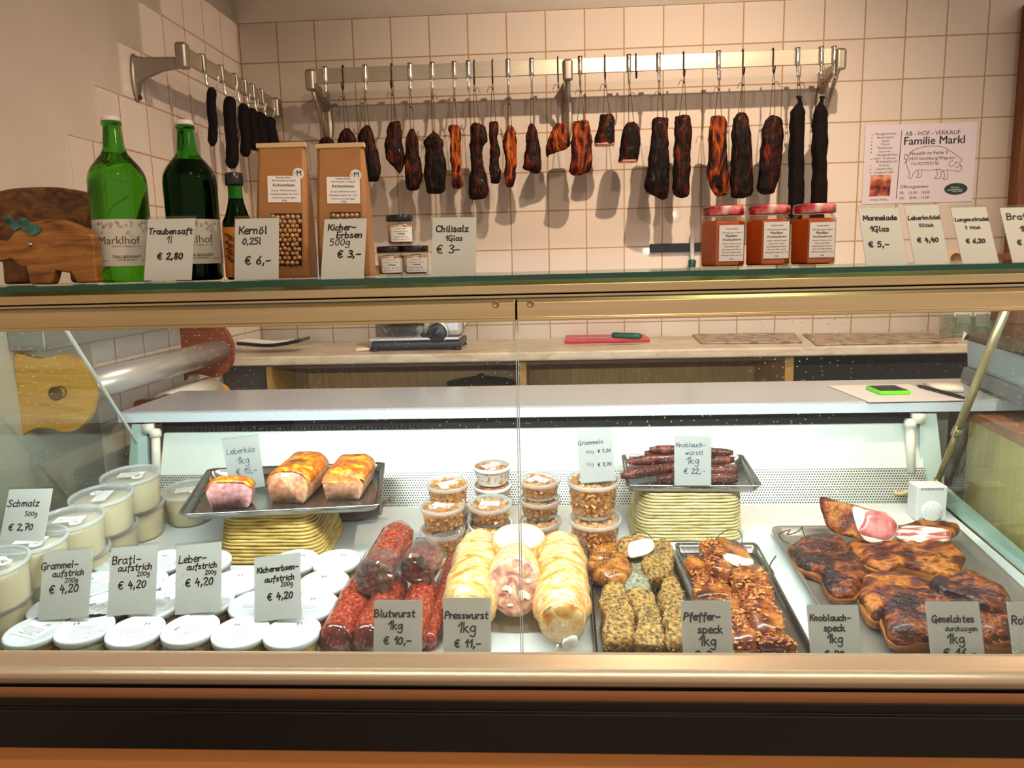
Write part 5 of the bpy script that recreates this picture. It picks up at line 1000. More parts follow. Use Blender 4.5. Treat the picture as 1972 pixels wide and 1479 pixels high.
for rn, its in ROWS:
    for k, (px, py, kd, rt_) in enumerate(its): py -= 5; spread_tub('white-lidded tub of %s, %s from left in the %s' % (SPR[kd][0], ORD[k], rn), px, py, kd, rt_)

# ---------------- cracklings cups ----------------
M_CRACK = NM('fried_crackling', [(.3, 'a05a22'), (.5, 'd48e42'), (.7, 'e8b468')], 130, rough=.45, coat=.3)
def crack_mesh(r0, r1, h0, h1, seed):
    rnd = random.Random(seed); m = MB()
    def chunk(c, s):
        M_ = Matrix.Rotation(rnd.uniform(0, 6), 4, V((rnd.random(), rnd.random(), rnd.random() + .1)).normalized()); a = [s * rnd.uniform(.7, 1.25) for _ in range(3)]
        vs = [V(c) + (M_ @ V((x * a[0] * rnd.uniform(.75, 1), y * a[1] * rnd.uniform(.75, 1), z * a[2] * rnd.uniform(.75, 1)))) for z in (-.5, .5) for x, y in ((-.5, -.5), (.5, -.5), (.5, .5), (-.5, .5))]
        m.add(vs, [(0, 3, 2, 1), (4, 5, 6, 7), (0, 1, 5, 4), (1, 2, 6, 5), (2, 3, 7, 6), (3, 0, 4, 7)])
    s = .0122; m.lathe([(r0 * .8, h0), (r1 * .82, h1 - .004)], n=16)
    z = h0 + s * .8
    while z < h1 - s * .3:
        r = r0 + (r1 - r0) * (z - h0) / (h1 - h0) - s * .42; n = int(2 * PI * r / (s * .95)); a0 = rnd.random()
        for k in range(n): a = a0 + 2 * PI * k / n; chunk((r * math.cos(a), r * math.sin(a), z + rnd.uniform(-.002, .002)), s)
        z += s * .78
    for k in range(int((r1 / s) ** 2 * 3.6)):
        a = rnd.uniform(0, 2 * PI); r = (r1 - s * .4) * math.sqrt(rnd.random()); chunk((r * math.cos(a), r * math.sin(a), h1 - s * .25 + rnd.uniform(-.001, .002)), s)
    return m
def crack_cup(label, px, py, base, r, h, white=False, rot=0.0, lidlab=True):
    t = dthing('cracklings_cup', label, 'cup', px, py, base + .0006, 'cups of pork cracklings', ref=h)
    k = '%s%s%s' % (r, h, white)
    part('cup', MB().lathe([(r * .78, 0), (r * .80, .002), (r * .93, h - .009), (r * .95, h - .008)], n=36, cap1=False), M_CUPW if white else M_CUP, t, key='cc' + k)
    part('cracklings', crack_mesh(r * .77, r * .90, .003, h - .008, len(label)), M_CRACK, t, smooth=False, key='cm' + k, kind='stuff')
    part('lid_rim', MB().lathe([(r * .93, h - .008), (r, h - .0085), (r * 1.01, h - .006), (r, h - .001), (r * .96, h), (r * .92, h - .002), (r * .90, h - .0045)], n=40, cap0=False, cap1=False), M_CUPW if white else M_LIDR, t, key='cr' + k)
    part('lid', MB().lathe([(r * .905, h - .004), (.002, h - .004)], n=36, cap0=False), CLEAR('clear_lid', 'f8faf9', 1.3, .06, milk=.1), t, key='cl' + k)
    if lidlab:
        c, s = math.cos(rot), math.sin(rot); u, v = V((c, s, 0)), V((-s, c, 0)); o = V((0, 0, h - .0036))
        lb = part('paper_label', MB().prism([o + u * a + v * b for a, b in ((-.021, -.010), (.021, -.010), (.021, .012), (-.021, .012))], (0, 0, .0004)), M_PAPER, t, smooth=False)
        part('round_sticker', MB().lathe([(.009, 0), (.009, .0004)], o + u * (-.012) + v * (-.016), 18), M_PAPER, t, smooth=False)
        tx = MB(); label_text(tx, (o + V((0, 0, .0004)), u, v, V((0, 0, 1))), .034, PRINT[:4], .006, .0042); part('lettering', tx, M_GREYINK, lb, smooth=False)
HB = .052
crack_cup('lower clear cracklings cup of the rear left stack', 863, 980, 0, .045, .066, lidlab=False)
crack_cup('top clear cracklings cup of the rear left stack, farthest left', 862, 928, .067, .045, .066, rot=.5)
crack_cup('lower clear cracklings cup of the front left stack beside the red sausages', 852, 1016, 0, .047, HB, lidlab=False)
crack_cup('top clear cracklings cup of the front left stack', 851.8, 969.3, HB + .001, .047, HB, rot=-.4)
crack_cup('lower white cracklings cup of the rear middle stack', 947, 931, .046, .043, .042, white=True, lidlab=False)
crack_cup('top white cracklings cup, highest of the small cups', 947, 893.5, .089, .043, .042, white=True, rot=.7)
crack_cup('bottom white cup under the two white ones, mostly hidden', 947, 966, 0, .043, .045, white=True, lidlab=False)
crack_cup('white-rimmed cracklings cup below the front middle clear cup', 944, 1006, 0, .047, .050, white=True, lidlab=False)
crack_cup('clear cracklings cup standing on the white one, front middle', 943, 967, .051, .047, .042, rot=-.1)
HE = .041
crack_cup('bottom clear cracklings cup of the stack of three', 1041, 999, 0, .045, HE, lidlab=False)
crack_cup('middle clear cracklings cup of the stack of three', 1040, 957, HE + .001, .045, HE, lidlab=False)
crack_cup('top clear cracklings cup of the stack of three right of the glass joint', 1039.5, 920, 2 * HE + .002, .045, HE, rot=-.7)
HF = .076
crack_cup('lower large clear cracklings cup of the stack under the Grammeln card', 1146, 995, 0, .054, HF, lidlab=False)
crack_cup('upper large clear cracklings cup carrying the Grammeln card', 1142, 921, HF + .001, .054, HF, rot=-.9)

# ---------------- wicker baskets turned upside down, trays ----------------
def basket(label, b, t, h, mat, n):
    """b, t: (x0, x1, v0, v1) footprints in deck coordinates at the base and at height h"""
    cx, cv = (b[0] + b[1]) / 2, (b[2] + b[3]) / 2; base = VX * cx + DV * cv + DN * D0
    r = thing('wicker_basket', label, 'basket', tuple(base), 'upturned wicker baskets', ROT); m = MB(); pt = h / n
    for k in range(n):
        f = (k + .5) / n; x0, x1, v0, v1 = [b[i] + (t[i] - b[i]) * f for i in range(4)]; rc = .028; pts = []
        for (ex, ey, a0) in ((x1 - rc, v1 - rc, 0), (x0 + rc, v1 - rc, 90), (x0 + rc, v0 + rc, 180), (x1 - rc, v0 + rc, 270)):
            pts += [V((ex + rc * math.cos(math.radians(a0 + 15 * q)) - cx, ey + rc * math.sin(math.radians(a0 + 15 * q)) - cv, pt * (k + .5) + .0026)) for q in range(7)]
        pts = resample(pts, 64); pts = [p + NZ.noise_vector(p * 30 + V((k * 5, 0, 0))) * .0015 for p in pts]
        m.tube(pts, [pt * .50 * (1 + .14 * NZ.noise(p * 60)) for p in pts], 7, closed=True)
    part('coiled_strands', m, mat, r)
    x0, x1, v0, v1 = t; part('top_panel', MB().box((x0 + .006 - cx, v0 + .006 - cv, h - .006), (x1 - .006 - cx, v1 - .006 - cv, h - .001)), mat, r, smooth=False)
    x0, x1, v0, v1 = b; st = MB()
    for i in range(9):
        for side in (0, 1):
            f = (i + .5) / 9; top = [t[j] for j in range(4)]
            if side == 0: p0, p1 = V((x0 + .02 + (x1 - x0 - .04) * f - cx, v0 - .0012 - cv, .002)), V((t[0] + .02 + (t[1] - t[0] - .04) * f - cx, t[2] - .0012 - cv, h - .004))
            else:
                xx = (1, 1) if cx < 0 else (0, 0); e = .0012 if cx < 0 else -.0012
                p0, p1 = V((b[xx[0]] + e - cx, v0 + .02 + (v1 - v0 - .04) * f - cv, .002)), V((t[xx[0]] + e - cx, t[2] + .02 + (t[3] - t[2] - .04) * f - cv, h - .004))
            st.tube([p0.lerp(p1, q / 12) + V((.0012 * (-1) ** q, 0, 0)) for q in range(13)], .0009, 4)
    part('stitching', st, P('straw_stitch', 'b9a468', .7), r)
M_WIC1 = NM('golden_wicker', [(.3, '9c7830'), (.5, 'c9a858'), (.75, 'dcc27c')], 26, (1, 1, 3), rough=.55, bump=.3)
M_WIC2 = NM('pale_wicker', [(.3, 'b89e5c'), (.5, 'd8c68c'), (.75, 'e6d8aa')], 26, (1, 1, 3), rough=.55, bump=.3)
def dq(x, y, h=0): p = loc(deck(x, y, h)); return p
fl, fr_, br_ = dq(420, 1088), dq(614, 1088), dq(662, 1014)
B1 = (fl.x, br_.x + .004, fl.y, br_.y + .004); TH = .106
basket('golden wicker basket turned upside down under the tray of meat loaf', B1, (B1[0] + .018, B1[1] - .022, B1[2] + .010, B1[3] - .012), TH, M_WIC1, 14)
f2, g2 = dq(1248, 1044), dq(1426, 1040)
B2 = (f2.x - .030, g2.x + .002, f2.y, f2.y + .155); TH2 = .106
basket('pale wicker basket turned upside down under the tray of small sausages', B2, (B2[0] + .022, B2[1] - .006, B2[2] + .008, B2[3] - .02), TH2, M_WIC2, 15)
def tray(label, q, mat, depth=.016, lip=.011, name='steel_tray'):
    """q: four world corners front-left, front-right, back-right, back-left of the rim"""
    c = sum(q, V()) / 4; r = thing(name, label, 'tray', tuple(c - DN * depth))
    def ring(f, d, rc=.10):
        pts = []
        for (a, b, a0) in ((1, 1, 0), (-1, 1, 90), (-1, -1, 180), (1, -1, 270)):
            for k in range(6):
                an = math.radians(a0 + 18 * k); x, y = a * (1 - rc) + rc * math.cos(an), b * (1 - rc) + rc * math.sin(an); x = (x * f + 1) / 2; y = (y * f + 1) / 2
                pts.append((q[0] * (1 - x) + q[1] * x) * (1 - y) + (q[3] * (1 - x) + q[2] * x) * y - DN * d)
        return pts
    part('tray_pan', MB().loft([ring(1, .003), ring(1.0, 0), ring(.975, .0005), ring(.95, .004), ring(.945, depth - .001, .14), ring(.93, depth - .0003, .16), ring(.93, depth + .001, .16), ring(.95, depth, .14), ring(.975, .004)], cap0=False, cap1=False), mat, r)
    part('tray_floor', MB().add(ring(.93, depth - .0003, .16), [tuple(range(24))]).add(ring(.93, depth + .001, .16), [tuple(range(24))]), mat, r, smooth=False)
    return r
M_TRAY = NM('worn_tray_steel', [(.35, '8d8a84'), (.7, 'b5b2ab')], 9, rough=.24, metal=.95)
M_TRAYG = NM('grey_tray_enamel', [(.3, '8f887c'), (.7, '9d968a')], 8, rough=.35, metal=.5)
h1 = TH + .022
tray('large steel tray with three pieces of meat loaf on the golden basket', [deck(x, y, h1 + .001) for x, y in ((341, 991), (733, 972), (742, 889), (400, 902))], M_TRAY)
h2 = TH2 + .022
tray('steel tray of small smoked sausages on the pale basket', [deck(x, y, h2 + .001) for x, y in ((1206, 934), (1468, 935), (1431, 875), (1196, 875))], M_TRAY)
ex = lambda a, b, t: a + (b - a) * t
def deckY(x, Y, h): p = VX * x + V((0, Y, 0)); p.z = (D0 + h + math.sin(DA) * Y) / math.cos(DA); return p
TW = [[deckY(.057, 1.120, .019), deckY(.250, 1.120, .019), deckY(.231, 1.500, .019), deckY(.062, 1.500, .019)], [deckY(.257, 1.120, .019), deckY(.404, 1.120, .019), deckY(.408, 1.503, .019), deckY(.240, 1.503, .019)]]
tray('narrow steel tray of pepper-crusted bacon', TW[0], M_TRAY); tray('narrow steel tray of spice-flaked bacon', TW[1], M_TRAY)
tray('wide grey tray of smoked bacon slabs at the right end of the case', [deckY(.453, 1.120, .018), deckY(.826, 1.120, .018), deckY(.842, 1.580, .018), deckY(.455, 1.580, .018)], M_TRAYG, .015)

# ---------------- meat shapes ----------------
YMIN = (DV * 1).dot(deckY(0, 1.142, 0))
def slab(name, label, cat, T, px, th, h0, mat, group=None, seed=1, ridges=0.0, rough=(.008, 30, .0036, 80), tilt=(0, 0), flakes=None, rind=None):
    """a solid cushion-like piece lying on the deck: outline px taken at half its thickness"""
    pts = [loc(deck(*T(x, y), h0 + th * .5)) for x, y in px]; pts = [V((p.x, max(p.y, YMIN), 0)) for p in pts]
    pts = resample(cr_smooth(pts, 5, True), 44); c = sum(pts, V()) / len(pts)
    base = VX * c.x + DV * c.y + DN * (D0 + h0)
    r = thing(name, label, cat, tuple(base), group, ROT); L = [p - c for p in pts]; R_ = max(p.length for p in L)
    rings = []
    for s, h in ((.70, .0), (.90, .02), (.965, .12), (.995, .32), (1.0, .52), (.985, .72), (.945, .88), (.88, .97), (.78, 1.02), (.64, 1.04), (.5, 1.05), (.36, 1.05), (.22, 1.05), (.08, 1.05)):
        e = [p * s for p in L]; rings.append([q + V((0, 0, h * th + .0008 + tilt[0] * q.x * h + tilt[1] * q.y * h)) for q in e])
    m = MB().loft(rings)
    o = V((seed * 2.3, seed * 5.1, seed))
    for i, p in enumerate(m.v):
        k = min(1, p.z / th * 1.5); d = NZ.noise_vector(p * rough[1] + o) * rough[0] + NZ.noise_vector(p * rough[3] + o) * rough[2]
        if ridges: d.z += ridges * math.sin(p.y * 260 + 2 * NZ.noise(p * 20 + o)) * (p.z / th > .5)
        m.v[i] = p + d * k; m.v[i].z = max(m.v[i].z, .0006)
    part('meat', m, mat, r)
    if rind:
        n_ = len(L); rm = MB(); rr_ = []
        for i in (1, 2, 3, 4): rr_.append([V((p.x * 1.012, p.y * 1.012, p.z)) for p in m.v[i * n_:(i + 1) * n_]])
        rr_.append([V((p.x * .985, p.y * .985, p.z + .001)) for p in m.v[4 * n_:5 * n_]])
        part('rind', rm.loft(rr_, cap0=False, cap1=False).rough(.0008, 90), rind, r, label='golden brown rind along the lower edge')
    if flakes:
        fm = MB(); rnd = random.Random(seed); fmat, cnt, fs, thick = flakes; cand = [p for p in m.v if p.z > th * .35]
        for k in range(cnt):
            a, b = rnd.choice(cand), rnd.choice(cand)
            if (a - b).length > .03: b = a
            p = a.lerp(b, rnd.random() * .5) + V((0, 0, .0006)); an = rnd.uniform(0, 6.3); s = fs * rnd.uniform(.6, 1.3)
            e1 = V((math.cos(an), math.sin(an), rnd.uniform(-.5, .5))) * s; e2 = V((-math.sin(an), math.cos(an), rnd.uniform(-.5, .5))) * s * rnd.uniform(.5, .9); t_ = V((0, 0, s * thick))
            fm.add([p - e1 - e2 * .5, p + e1 * .6 - e2, p + e1 + e2 * .5, p - e1 * .5 + e2, p + t_], [(0, 1, 4), (1, 2, 4), (2, 3, 4), (3, 0, 4), (3, 2, 1, 0)])
        part('spice_crust', fm, fmat, r, smooth=False, kind='stuff')
    return r
def chunk(name, label, cat, T, px, base_h, depth, bmat, fmat, lean=.25, group=None, seed=1, off=(0, 0, 0), shrink=.85, rough=(.002, 40), foot=None, fname='cut_face', skin=None):
    """a cut piece: its cut face (outline px) stands facing the customer, the body runs back from it"""
    foot = foot or max(px, key=lambda q: T(*q)[1]); fp = deck(*T(*foot), base_h)
    n = V((0, -math.cos(lean), math.sin(lean))); pts = []
    for x, y in px: rr = ray(*T(x, y)); pts.append(CO + rr * ((n.dot(fp) - n.dot(CO)) / n.dot(rr)))
    pts = resample(cr_smooth(pts, 4, True), 40); c = sum(pts, V()) / len(pts); d = V(depth) if not isinstance(depth, (int, float)) else (DV * depth)
    r = thing(name, label, cat, tuple(fp), group); rings = []
    for t, s in ((-.0, .985), (.01, 1.0), (.3, 1.0), (.7, .98), (.9, shrink + .08), (1.0, shrink * .8)):
        ring = []
        for p in pts:
            q = c + (p - c) * s + d * t; hh = DN.dot(q) - D0 - base_h
            if hh < .0008: q = q + DN * (.0008 - hh)
            ring.append(q)
        rings.append(ring)
    m = MB().loft(rings); 
    for i, p in enumerate(m.v): m.v[i] = p + NZ.noise_vector(p * rough[1] + V((seed * 3, 0, 0))) * rough[0]
    part('meat', m, bmat, r)
    fr_ = [[c + (p - c) * s + n * e for p in pts] for s, e in ((.99, -.001), (.965, .0022), (.8, .003), (.5, .0032), (.2, .0032), (.02, .0032))]
    part(fname, MB().loft(fr_), fmat, r)
    return r, pts, c, n, d
# meat loaf on the steel tray
M_LOAF = NM('meat_loaf_cut', [(.30, 'b8686e'), (.46, 'd9979a'), (.60, 'e4b0a8'), (.74, 'efd5b0')], 85, rough=.4, coat=.25, detail=4)
M_LOAF2 = NM('meat_loaf_side', [(.30, 'b9694a'), (.5, 'd89a78'), (.68, 'e8bd84'), (.8, 'e9c45c')], 90, rough=.4, coat=.25, bump=.4)
M_CRUST = NM('baked_crust', [(.28, 'a03408'), (.42, 'd8600f'), (.52, 'ec8a1c'), (.60, 'f2b828'), (.72, 'f0d060'), (.85, 'e08a2c')], 55, rough=.35, coat=.4, bump=.6, detail=5, dist=.8)
ZL = lambda x, y: (x / 4.382 + 330, y / 4.382 + 820)
def loaf(label, fx, fy, w_, hs, hd, dep, yaw, lean, face):
    p = deck(*ZL(fx, fy), TH + .0078); r = thing('meat_loaf', label, 'meat loaf', tuple(p), 'pieces of meat loaf on the steel tray', (DA, 0, yaw))
    prof = [(-.40, 0), (.40, 0), (.47, hs * .5), (.5, hs), (.46, hs + hd * .45), (.36, hs + hd * .78), (.2, hs + hd * .96), (0, hs + hd), (-.2, hs + hd * .96), (-.36, hs + hd * .78), (-.46, hs + hd * .45), (-.5, hs), (-.47, hs * .5)]
    pr = resample([V((a * w_, 0, b)) for a, b in prof], 44); rows = [0, .012, .3, .55, .8, .97, 1]
    def rg(t, g=0, sub=None): return [V((q.x * (1 + g), dep * t - lean * q.z * 0 + (q.z * lean if t < .5 else -q.z * lean * .3), q.z * (1 + g * .4) + .0008)) for q in pr]
    m = MB().loft([rg(t, -.015 if t in (0, 1) else 0) for t in rows]).rough(.0016, 60, .0008, 200)
    part('loaf', m, face, r)
    top = [q for q in pr if q.z > hs * (.98 if dep < .06 else .80)]; top.sort(key=lambda q: q.x); cr = []
    for t in (-.012, .1, .25, .4, .55, .7, .85, 1.012):
        cr.append([V((q.x * 1.02, dep * t + (q.z * lean if t < .5 else -q.z * lean * .3), q.z + .0022 + .002 * NZ.noise(V((q.x * 60, t * 6, 3))))) for q in top] + [V((q.x * .97, dep * t + (q.z * lean if t < .5 else -q.z * lean * .3), q.z - .003)) for q in top[::-1]])
    part('baked_crust', MB().loft(cr).rough(.0015, 55, .0009, 160), M_CRUST, r, label='orange-brown baked crust')
loaf('thin cut end of pink meat loaf, left on the steel tray', 500, 700, .093, .040, .020, .03, .10, .05, M_LOAF)
loaf('tallest meat loaf piece with yellow-orange crust, middle of the steel tray', 985, 655,   .090, .042, .026, .125, -.10, .22, M_LOAF2)
loaf('meat loaf piece with brown-orange crust, right on the steel tray', 1450, 626, .088, .038, .021, .115, -.02, .22, M_LOAF2)
# small smoked sausages on the second tray
M_SMALLS = NM('small_smoked_sausage', [(.3, '2a0e0b'), (.5, '562019'), (.66, '7c3626'), (.8, 'a8603f')], 40, (1.5, 1, 1), rough=.42, coat=.25, bump=.9, bscale=70)
ZS = lambda x, y: (x / 4.695 + 1080, y / 4.695 + 820)
def tubepiece(name, label, cat, a, b, r, mat, group=None, rp=(.35, .8, 1, 1, 1, .8, .35), bend=None, n=14, seed=1, pname='sausage'):
    m = MB(); N_ = len(rp) * 3; mid = (a + b) / 2 + (bend or V()); pts = [((1 - t) ** 2) * a + 2 * t * (1 - t) * mid + t * t * b for t in [i / (N_ - 1) for i in range(N_)]]
    rr = [c.x for c in cr_smooth([V((q * r, 0, 0)) for q in rp], 6)]; rr = [rr[int(i * (len(rr) - 1) / (N_ - 1))] for i in range(N_)]
    m.tube(pts, rr, n).rough(r * .08, 45, r * .04, 140, seed)
    for i, p in enumerate(m.v):
        e = D0 + .0006 - DN.dot(p)
        if e > 0: m.v[i] = p + DN * e
    t = thing(name, label, cat, tuple((a + b) / 2 - DN * r), group); part(pname, m, mat, t)
    return t, pts
hT = TH2 + .0072
for k, (x0, y0, x1, y1, r, lv, lb) in enumerate(((800, 215, 1420, 235, .0085, 2.9, 'uppermost small smoked sausage with a curled end, back of the pile'), (755, 252, 1555, 245, .0088, 2.0, 'small smoked sausage at the back right of the pile under the uppermost'), (612, 325, 1300, 290, .0098, 1.6, 'small smoked sausage jutting left in the middle of the pile'), (1000, 330, 1562, 310, .009, 1.2, 'small smoked sausage at the right of the pile behind the card'),
    (548, 452, 1250, 345, .0105, .55, 'small smoked sausage slanting out over the left tray edge'), (1000, 412, 1600, 405, .0095, .55, 'small smoked sausage at the right, second from the front'), (868, 480, 1602, 475, .0105, 0, 'lightest-brown small smoked sausage lying in front of the pile'))):
    hh = hT + .011 + lv * .0145; a, b = deck(*ZS(x0, y0), hh), deck(*ZS(x1, y1), hh)
    tubepiece('smoked_sausage', lb, 'sausage', a, b, r * 1.12, M_SMALLS, 'small smoked sausages on the tray', bend=DN * .003, seed=k, rp=(.6, 1, 1.05, 1, .97, 1, 1.05, 1, .6))
# dark sausage behind the golden basket
M_BLOOD = NM('dark_blood_sausage', [(.35, '2a0d0a'), (.6, '4c1a14'), (.8, '6a2c22')], 60, rough=.25, coat=.6)
a, b = deck(400, 990, .034), deck(738, 985, .034)
t_, pts = tubepiece('blood_sausage', 'thick dark sausage lying behind the golden basket, its clipped end at the right', 'sausage', deck(398, 972, .034), deck(733, 974, .034), .034, M_BLOOD, rp=(.5, .9, 1, 1, 1, 1, .96, .6), n=20)
part('casing_tail', MB().tube(cr_smooth([pts[-1], pts[-1] + V((.016, 0, .012)), pts[-1] + V((.03, 0, .014))], 4), [.010, .008, .006, .005, .004, .006, .008, .010, .011], 8).rough(.003, 90), CLEAR('shiny_film', 'e6dede', 3.5, .12), t_)

# red blood sausages
M_RED = NM('red_sausage_casing', [(.34, '651c12'), (.48, '8c3020'), (.58, '9e402a'), (.66, 'b25e3c'), (.78, 'cc9068')], 200, (1, .8, 1), rough=.22, coat=.6, detail=6)
M_BCUT = NM('blood_sausage_cut', [(.35, '2a1312'), (.52, '4a2420'), (.60, '8f7350'), (.70, 'b59a6a')], 70, rough=.35, coat=.3, detail=2)
M_FILM = CLEAR('crumpled_film', 'eef0f3', 6.0, .12, milk=.05)
ZR = lambda x, y: (x / 4.77 + 600, y / 4.77 + 980)
def pleat_end(t, c, ax, r, mat, s=.9):
    """gathered casing end: radial pleats closing to a knot"""
    ax = ax.normalized(); u = ax.cross(V((0, 0, 1))).normalized(); v = u.cross(ax); rings = []
    for f, d in ((1.0, -.004), (.97, .004), (.8, .011), (.5, .016), (.22, .018), (.10, .024)):
        rings.append([c + ax * (d * r / .03 * s) + (u * math.cos(2 * PI * k / 40) + v * math.sin(2 * PI * k / 40)) * (r * f * (1 + (.09 if k % 2 else -.05) * (1 - f * .8))) for k in range(40)])
    part('gathered_end', MB().loft(rings, cap0=False).rough(.001, 80), mat, t)
GB = 'red blood sausages'
def red(label, f, b, r, h, rp, pl=True, seed=1):
    A, B_ = deck(*ZR(*f), h), deck(*ZR(*b), h); t, pts = tubepiece('blood_sausage', label, 'sausage', A, B_, r, M_RED, GB, rp=rp, n=22, seed=seed)
    if pl: pleat_end(t, pts[1].lerp(pts[0], .5), (pts[0] - pts[2]), r * .97, NM('gathered_casing', [(.35, '3a0d0a'), (.65, '7a2a20')], 40, rough=.18, coat=.8))
    return t
red('whole red sausage nearest the tubs, its gathered end at the glass', (215, 1215), (510, 640), .0305, .0315, (.96, 1, 1, 1, 1, 1, .9, .5), seed=1)
red('whole red sausage second from the tubs, mostly behind the Blutwurst card', (505, 1215), (800, 650), .0295, .0315, (.96, 1, 1, 1, 1, 1, .9, .5), seed=2)
red('red sausage with pale streaks right of the Blutwurst card', (900, 1215), (1060, 690), .0295, .0315, (.9, 1, 1, 1, 1, 1, .9, .55), pl=False, seed=3)
red('long thin red sausage along the pale pressed sausage', (1075, 1230), (1300, 400), .0185, .022, (.7, .95, 1, 1, 1, .95, .8, .55, .3), pl=False, seed=4)
def cutred(label, f, b, r, h0, h1, rp, seed, tail=None):
    A, B_ = deck(*ZR(*f), h0), deck(*ZR(*b), h1); ax = (A - B_).normalized(); t, pts = tubepiece('blood_sausage', label, 'sausage', A, B_, r, M_RED, 'cut red blood sausages', rp=rp, n=22, seed=seed)
    u = ax.cross(V((0, 0, 1))).normalized(); v = u.cross(ax)
    part('cut_face', MB().loft([[A + ax * e + (u * math.cos(2 * PI * k / 32) + v * math.sin(2 * PI * k / 32)) * r * f_ for k in range(32)] for f_, e in ((1.0, -.002), (.98, .001), (.7, .002), (.3, .0025), (.02, .0025))]).rough(.0008, 60), M_BCUT, t, label='dark cut face with pale fat pieces')
    rg = []
    for f_, e in ((.55, .0055), (.9, .005), (1.06, .002), (1.10, -.010), (1.08, -.026), (1.09, -.040), (1.12, -.052)): rg.append([A + ax * e + (u * math.cos(2 * PI * k / 32) + v * math.sin(2 * PI * k / 32)) * r * f_ * (1 + .03 * math.sin(k * 5 + e * 500)) for k in range(32)])
    m = MB().loft(rg, cap0=True, cap1=False)
    if tail: m.tube(cr_smooth([A + (B_ - A) * .45 + v * r, deck(*ZR(*tail[0]), tail[2]), deck(*ZR(*tail[1]), tail[2])], 5), [r * .55, r * .5, r * .4, r * .34, r * .3, r * .26, r * .24, r * .22, r * .2, r * .26, r * .3], 12)
    part('cling_film', m.rough(.0036, 130, .0022, 330, seed), M_FILM, t, smooth=False)
cutred('half red sausage with wrapped dark cut face, lying on the two whole ones', (572, 640), (815, 215), .0325, .086, .075, (1, 1, 1, 1, 1, 1, 1, .8), 5)
cutred('short half red sausage in twisted cling film, right of the long cut one', (968, 560), (1090, 400), .0315, .083, .083, (1, 1, 1, 1, .9, .5), 6, tail=((1230, 250), (1370, 215), .09))
# pale pressed sausages
M_PRESS = NM('pressed_sausage_casing', [(.26, 'b86428'), (.38, 'dc9440'), (.47, 'e8b968'), (.54, 'f0dcae'), (.62, 'e8b070'), (.70, 'dc8e62'), (.80, 'ecc070')], 30, (1, 2.4, 1), rough=.28, coat=.5, detail=6, dist=1.2, bump=.3)
M_PCUT = NM('pressed_sausage_cut', [(.30, '8a4038'), (.42, 'b97a6a'), (.52, 'd9a888'), (.60, 'ecd2b0'), (.72, 'a87a42')], 34, rough=.3, coat=.4, detail=4, dist=1.5)
M_PCUT2 = NM('pressed_sausage_top', [(.30, 'd79a90'), (.45, 'ecc8b8'), (.6, 'f3e3cc'), (.75, 'e9b9a6')], 30, rough=.3, coat=.4, detail=4, dist=1.5)
ZP = lambda x, y: (x / 4.771 + 800, y / 4.771 + 980)
GP = 'pale pressed sausages'
def press(label, f, b, r, seed, knot=False):
    h = r + .001; A, B_ = deck(*ZP(*f), h), deck(*ZP(*b), h); t, pts = tubepiece('pressed_sausage', label, 'sausage', A, B_, r, M_PRESS, GP, rp=(.72, .97, 1, 1, 1, 1, .98, .85, .5), n=30, seed=seed)
    pleat_end(t, pts[0] + (pts[2] - pts[0]) * .12, pts[0] - pts[2], r * .78, MATS['pressed_sausage_casing'], .5)
    if knot:
        k = deck(*ZP(1380, 1235), .045); m = MB().tube(cr_smooth([k + V((-.006, -.003, 0)), k, k + V((.010, -.001, .003)), k + V((.019, 0, .004))], 4), [.002, .004, .0055, .007, .008, .0085, .009, .009, .010, .010, .0095, .0085, .006], 14, flat=.45).rough(.0022, 160)
        m.tube(cr_smooth([k + V((-.012, -.004, 0)), k + V((-.016, -.006, -.012)), k + V((-.017, -.006, -.022))], 3), .0018, 6); part('tied_tail', m, P('white_casing_tail', 'ecebe6', .4, coat=.3), t)
press('whole pale pressed sausage behind the Presswurst card', (475, 1010), (620, 285), .0485, 11)
press('whole pale pressed sausage with a white tied tail, right of the glass joint', (1350, 1050), (1325, 310), .0495, 12, True)
ct, pts, c, n_, d = chunk('pressed_sausage', 'cut pressed sausage half facing front, resting between the two pale whole ones', 'sausage', ZP, [(655, 720), (690, 580), (790, 470), (900, 430), (1010, 450), (1110, 550), (1150, 690), (1130, 820), (1070, 930), (960, 990), (860, 990), (760, 930), (690, 830)], .030, DV * .05 + DN * .006, M_PRESS, M_PCUT, lean=.42, group='cut pressed sausages', seed=13, foot=(910, 995))
mm = MB()
for pa in ([(790, 730), (840, 700), (885, 725), (892, 780), (865, 795), (850, 750), (800, 755)], [(955, 745), (1010, 750), (1060, 800), (1045, 850), (1000, 820), (985, 860), (950, 800)], [(850, 870), (900, 880), (890, 900), (840, 895)], [(1020, 640), (1060, 650), (1050, 690), (1015, 680)]):
    q = []
    for x, y in pa: rr = ray(*ZP(x, y)); q.append(CO + rr * ((n_.dot(c) + .0036 - n_.dot(CO)) / n_.dot(rr)))
    q = resample(cr_smooth(q, 4, True), 24); g = sum(q, V()) / len(q)
    mm.loft([[g + (p - g) * s_ + n_ * e for p in q] for s_, e in ((1, -.002), (.9, .0008), (.5, .0012), (.05, .0012))])
part('white_fat_piece', mm, P('white_fat', 'f0e2c4', .35, coat=.3), ct)
hh = .062; rr_ = .050; p0 = deck(*ZP(950, 240), .104) - DN * hh
sp_ = thing('pressed_sausage', 'upright half pressed sausage with its pale cut face on top, behind the front-facing half', 'sausage', tuple(p0), 'cut pressed sausages', (DA + .06, 0, 0))
part('meat', MB().lathe([(rr_ * .9, .008), (rr_ * 1.0, .016), (rr_ * 1.02, hh * .6), (rr_, hh - .004), (rr_ * .96, hh)], n=36).rough(.0015, 40, .0006, 150), M_PRESS, sp_)
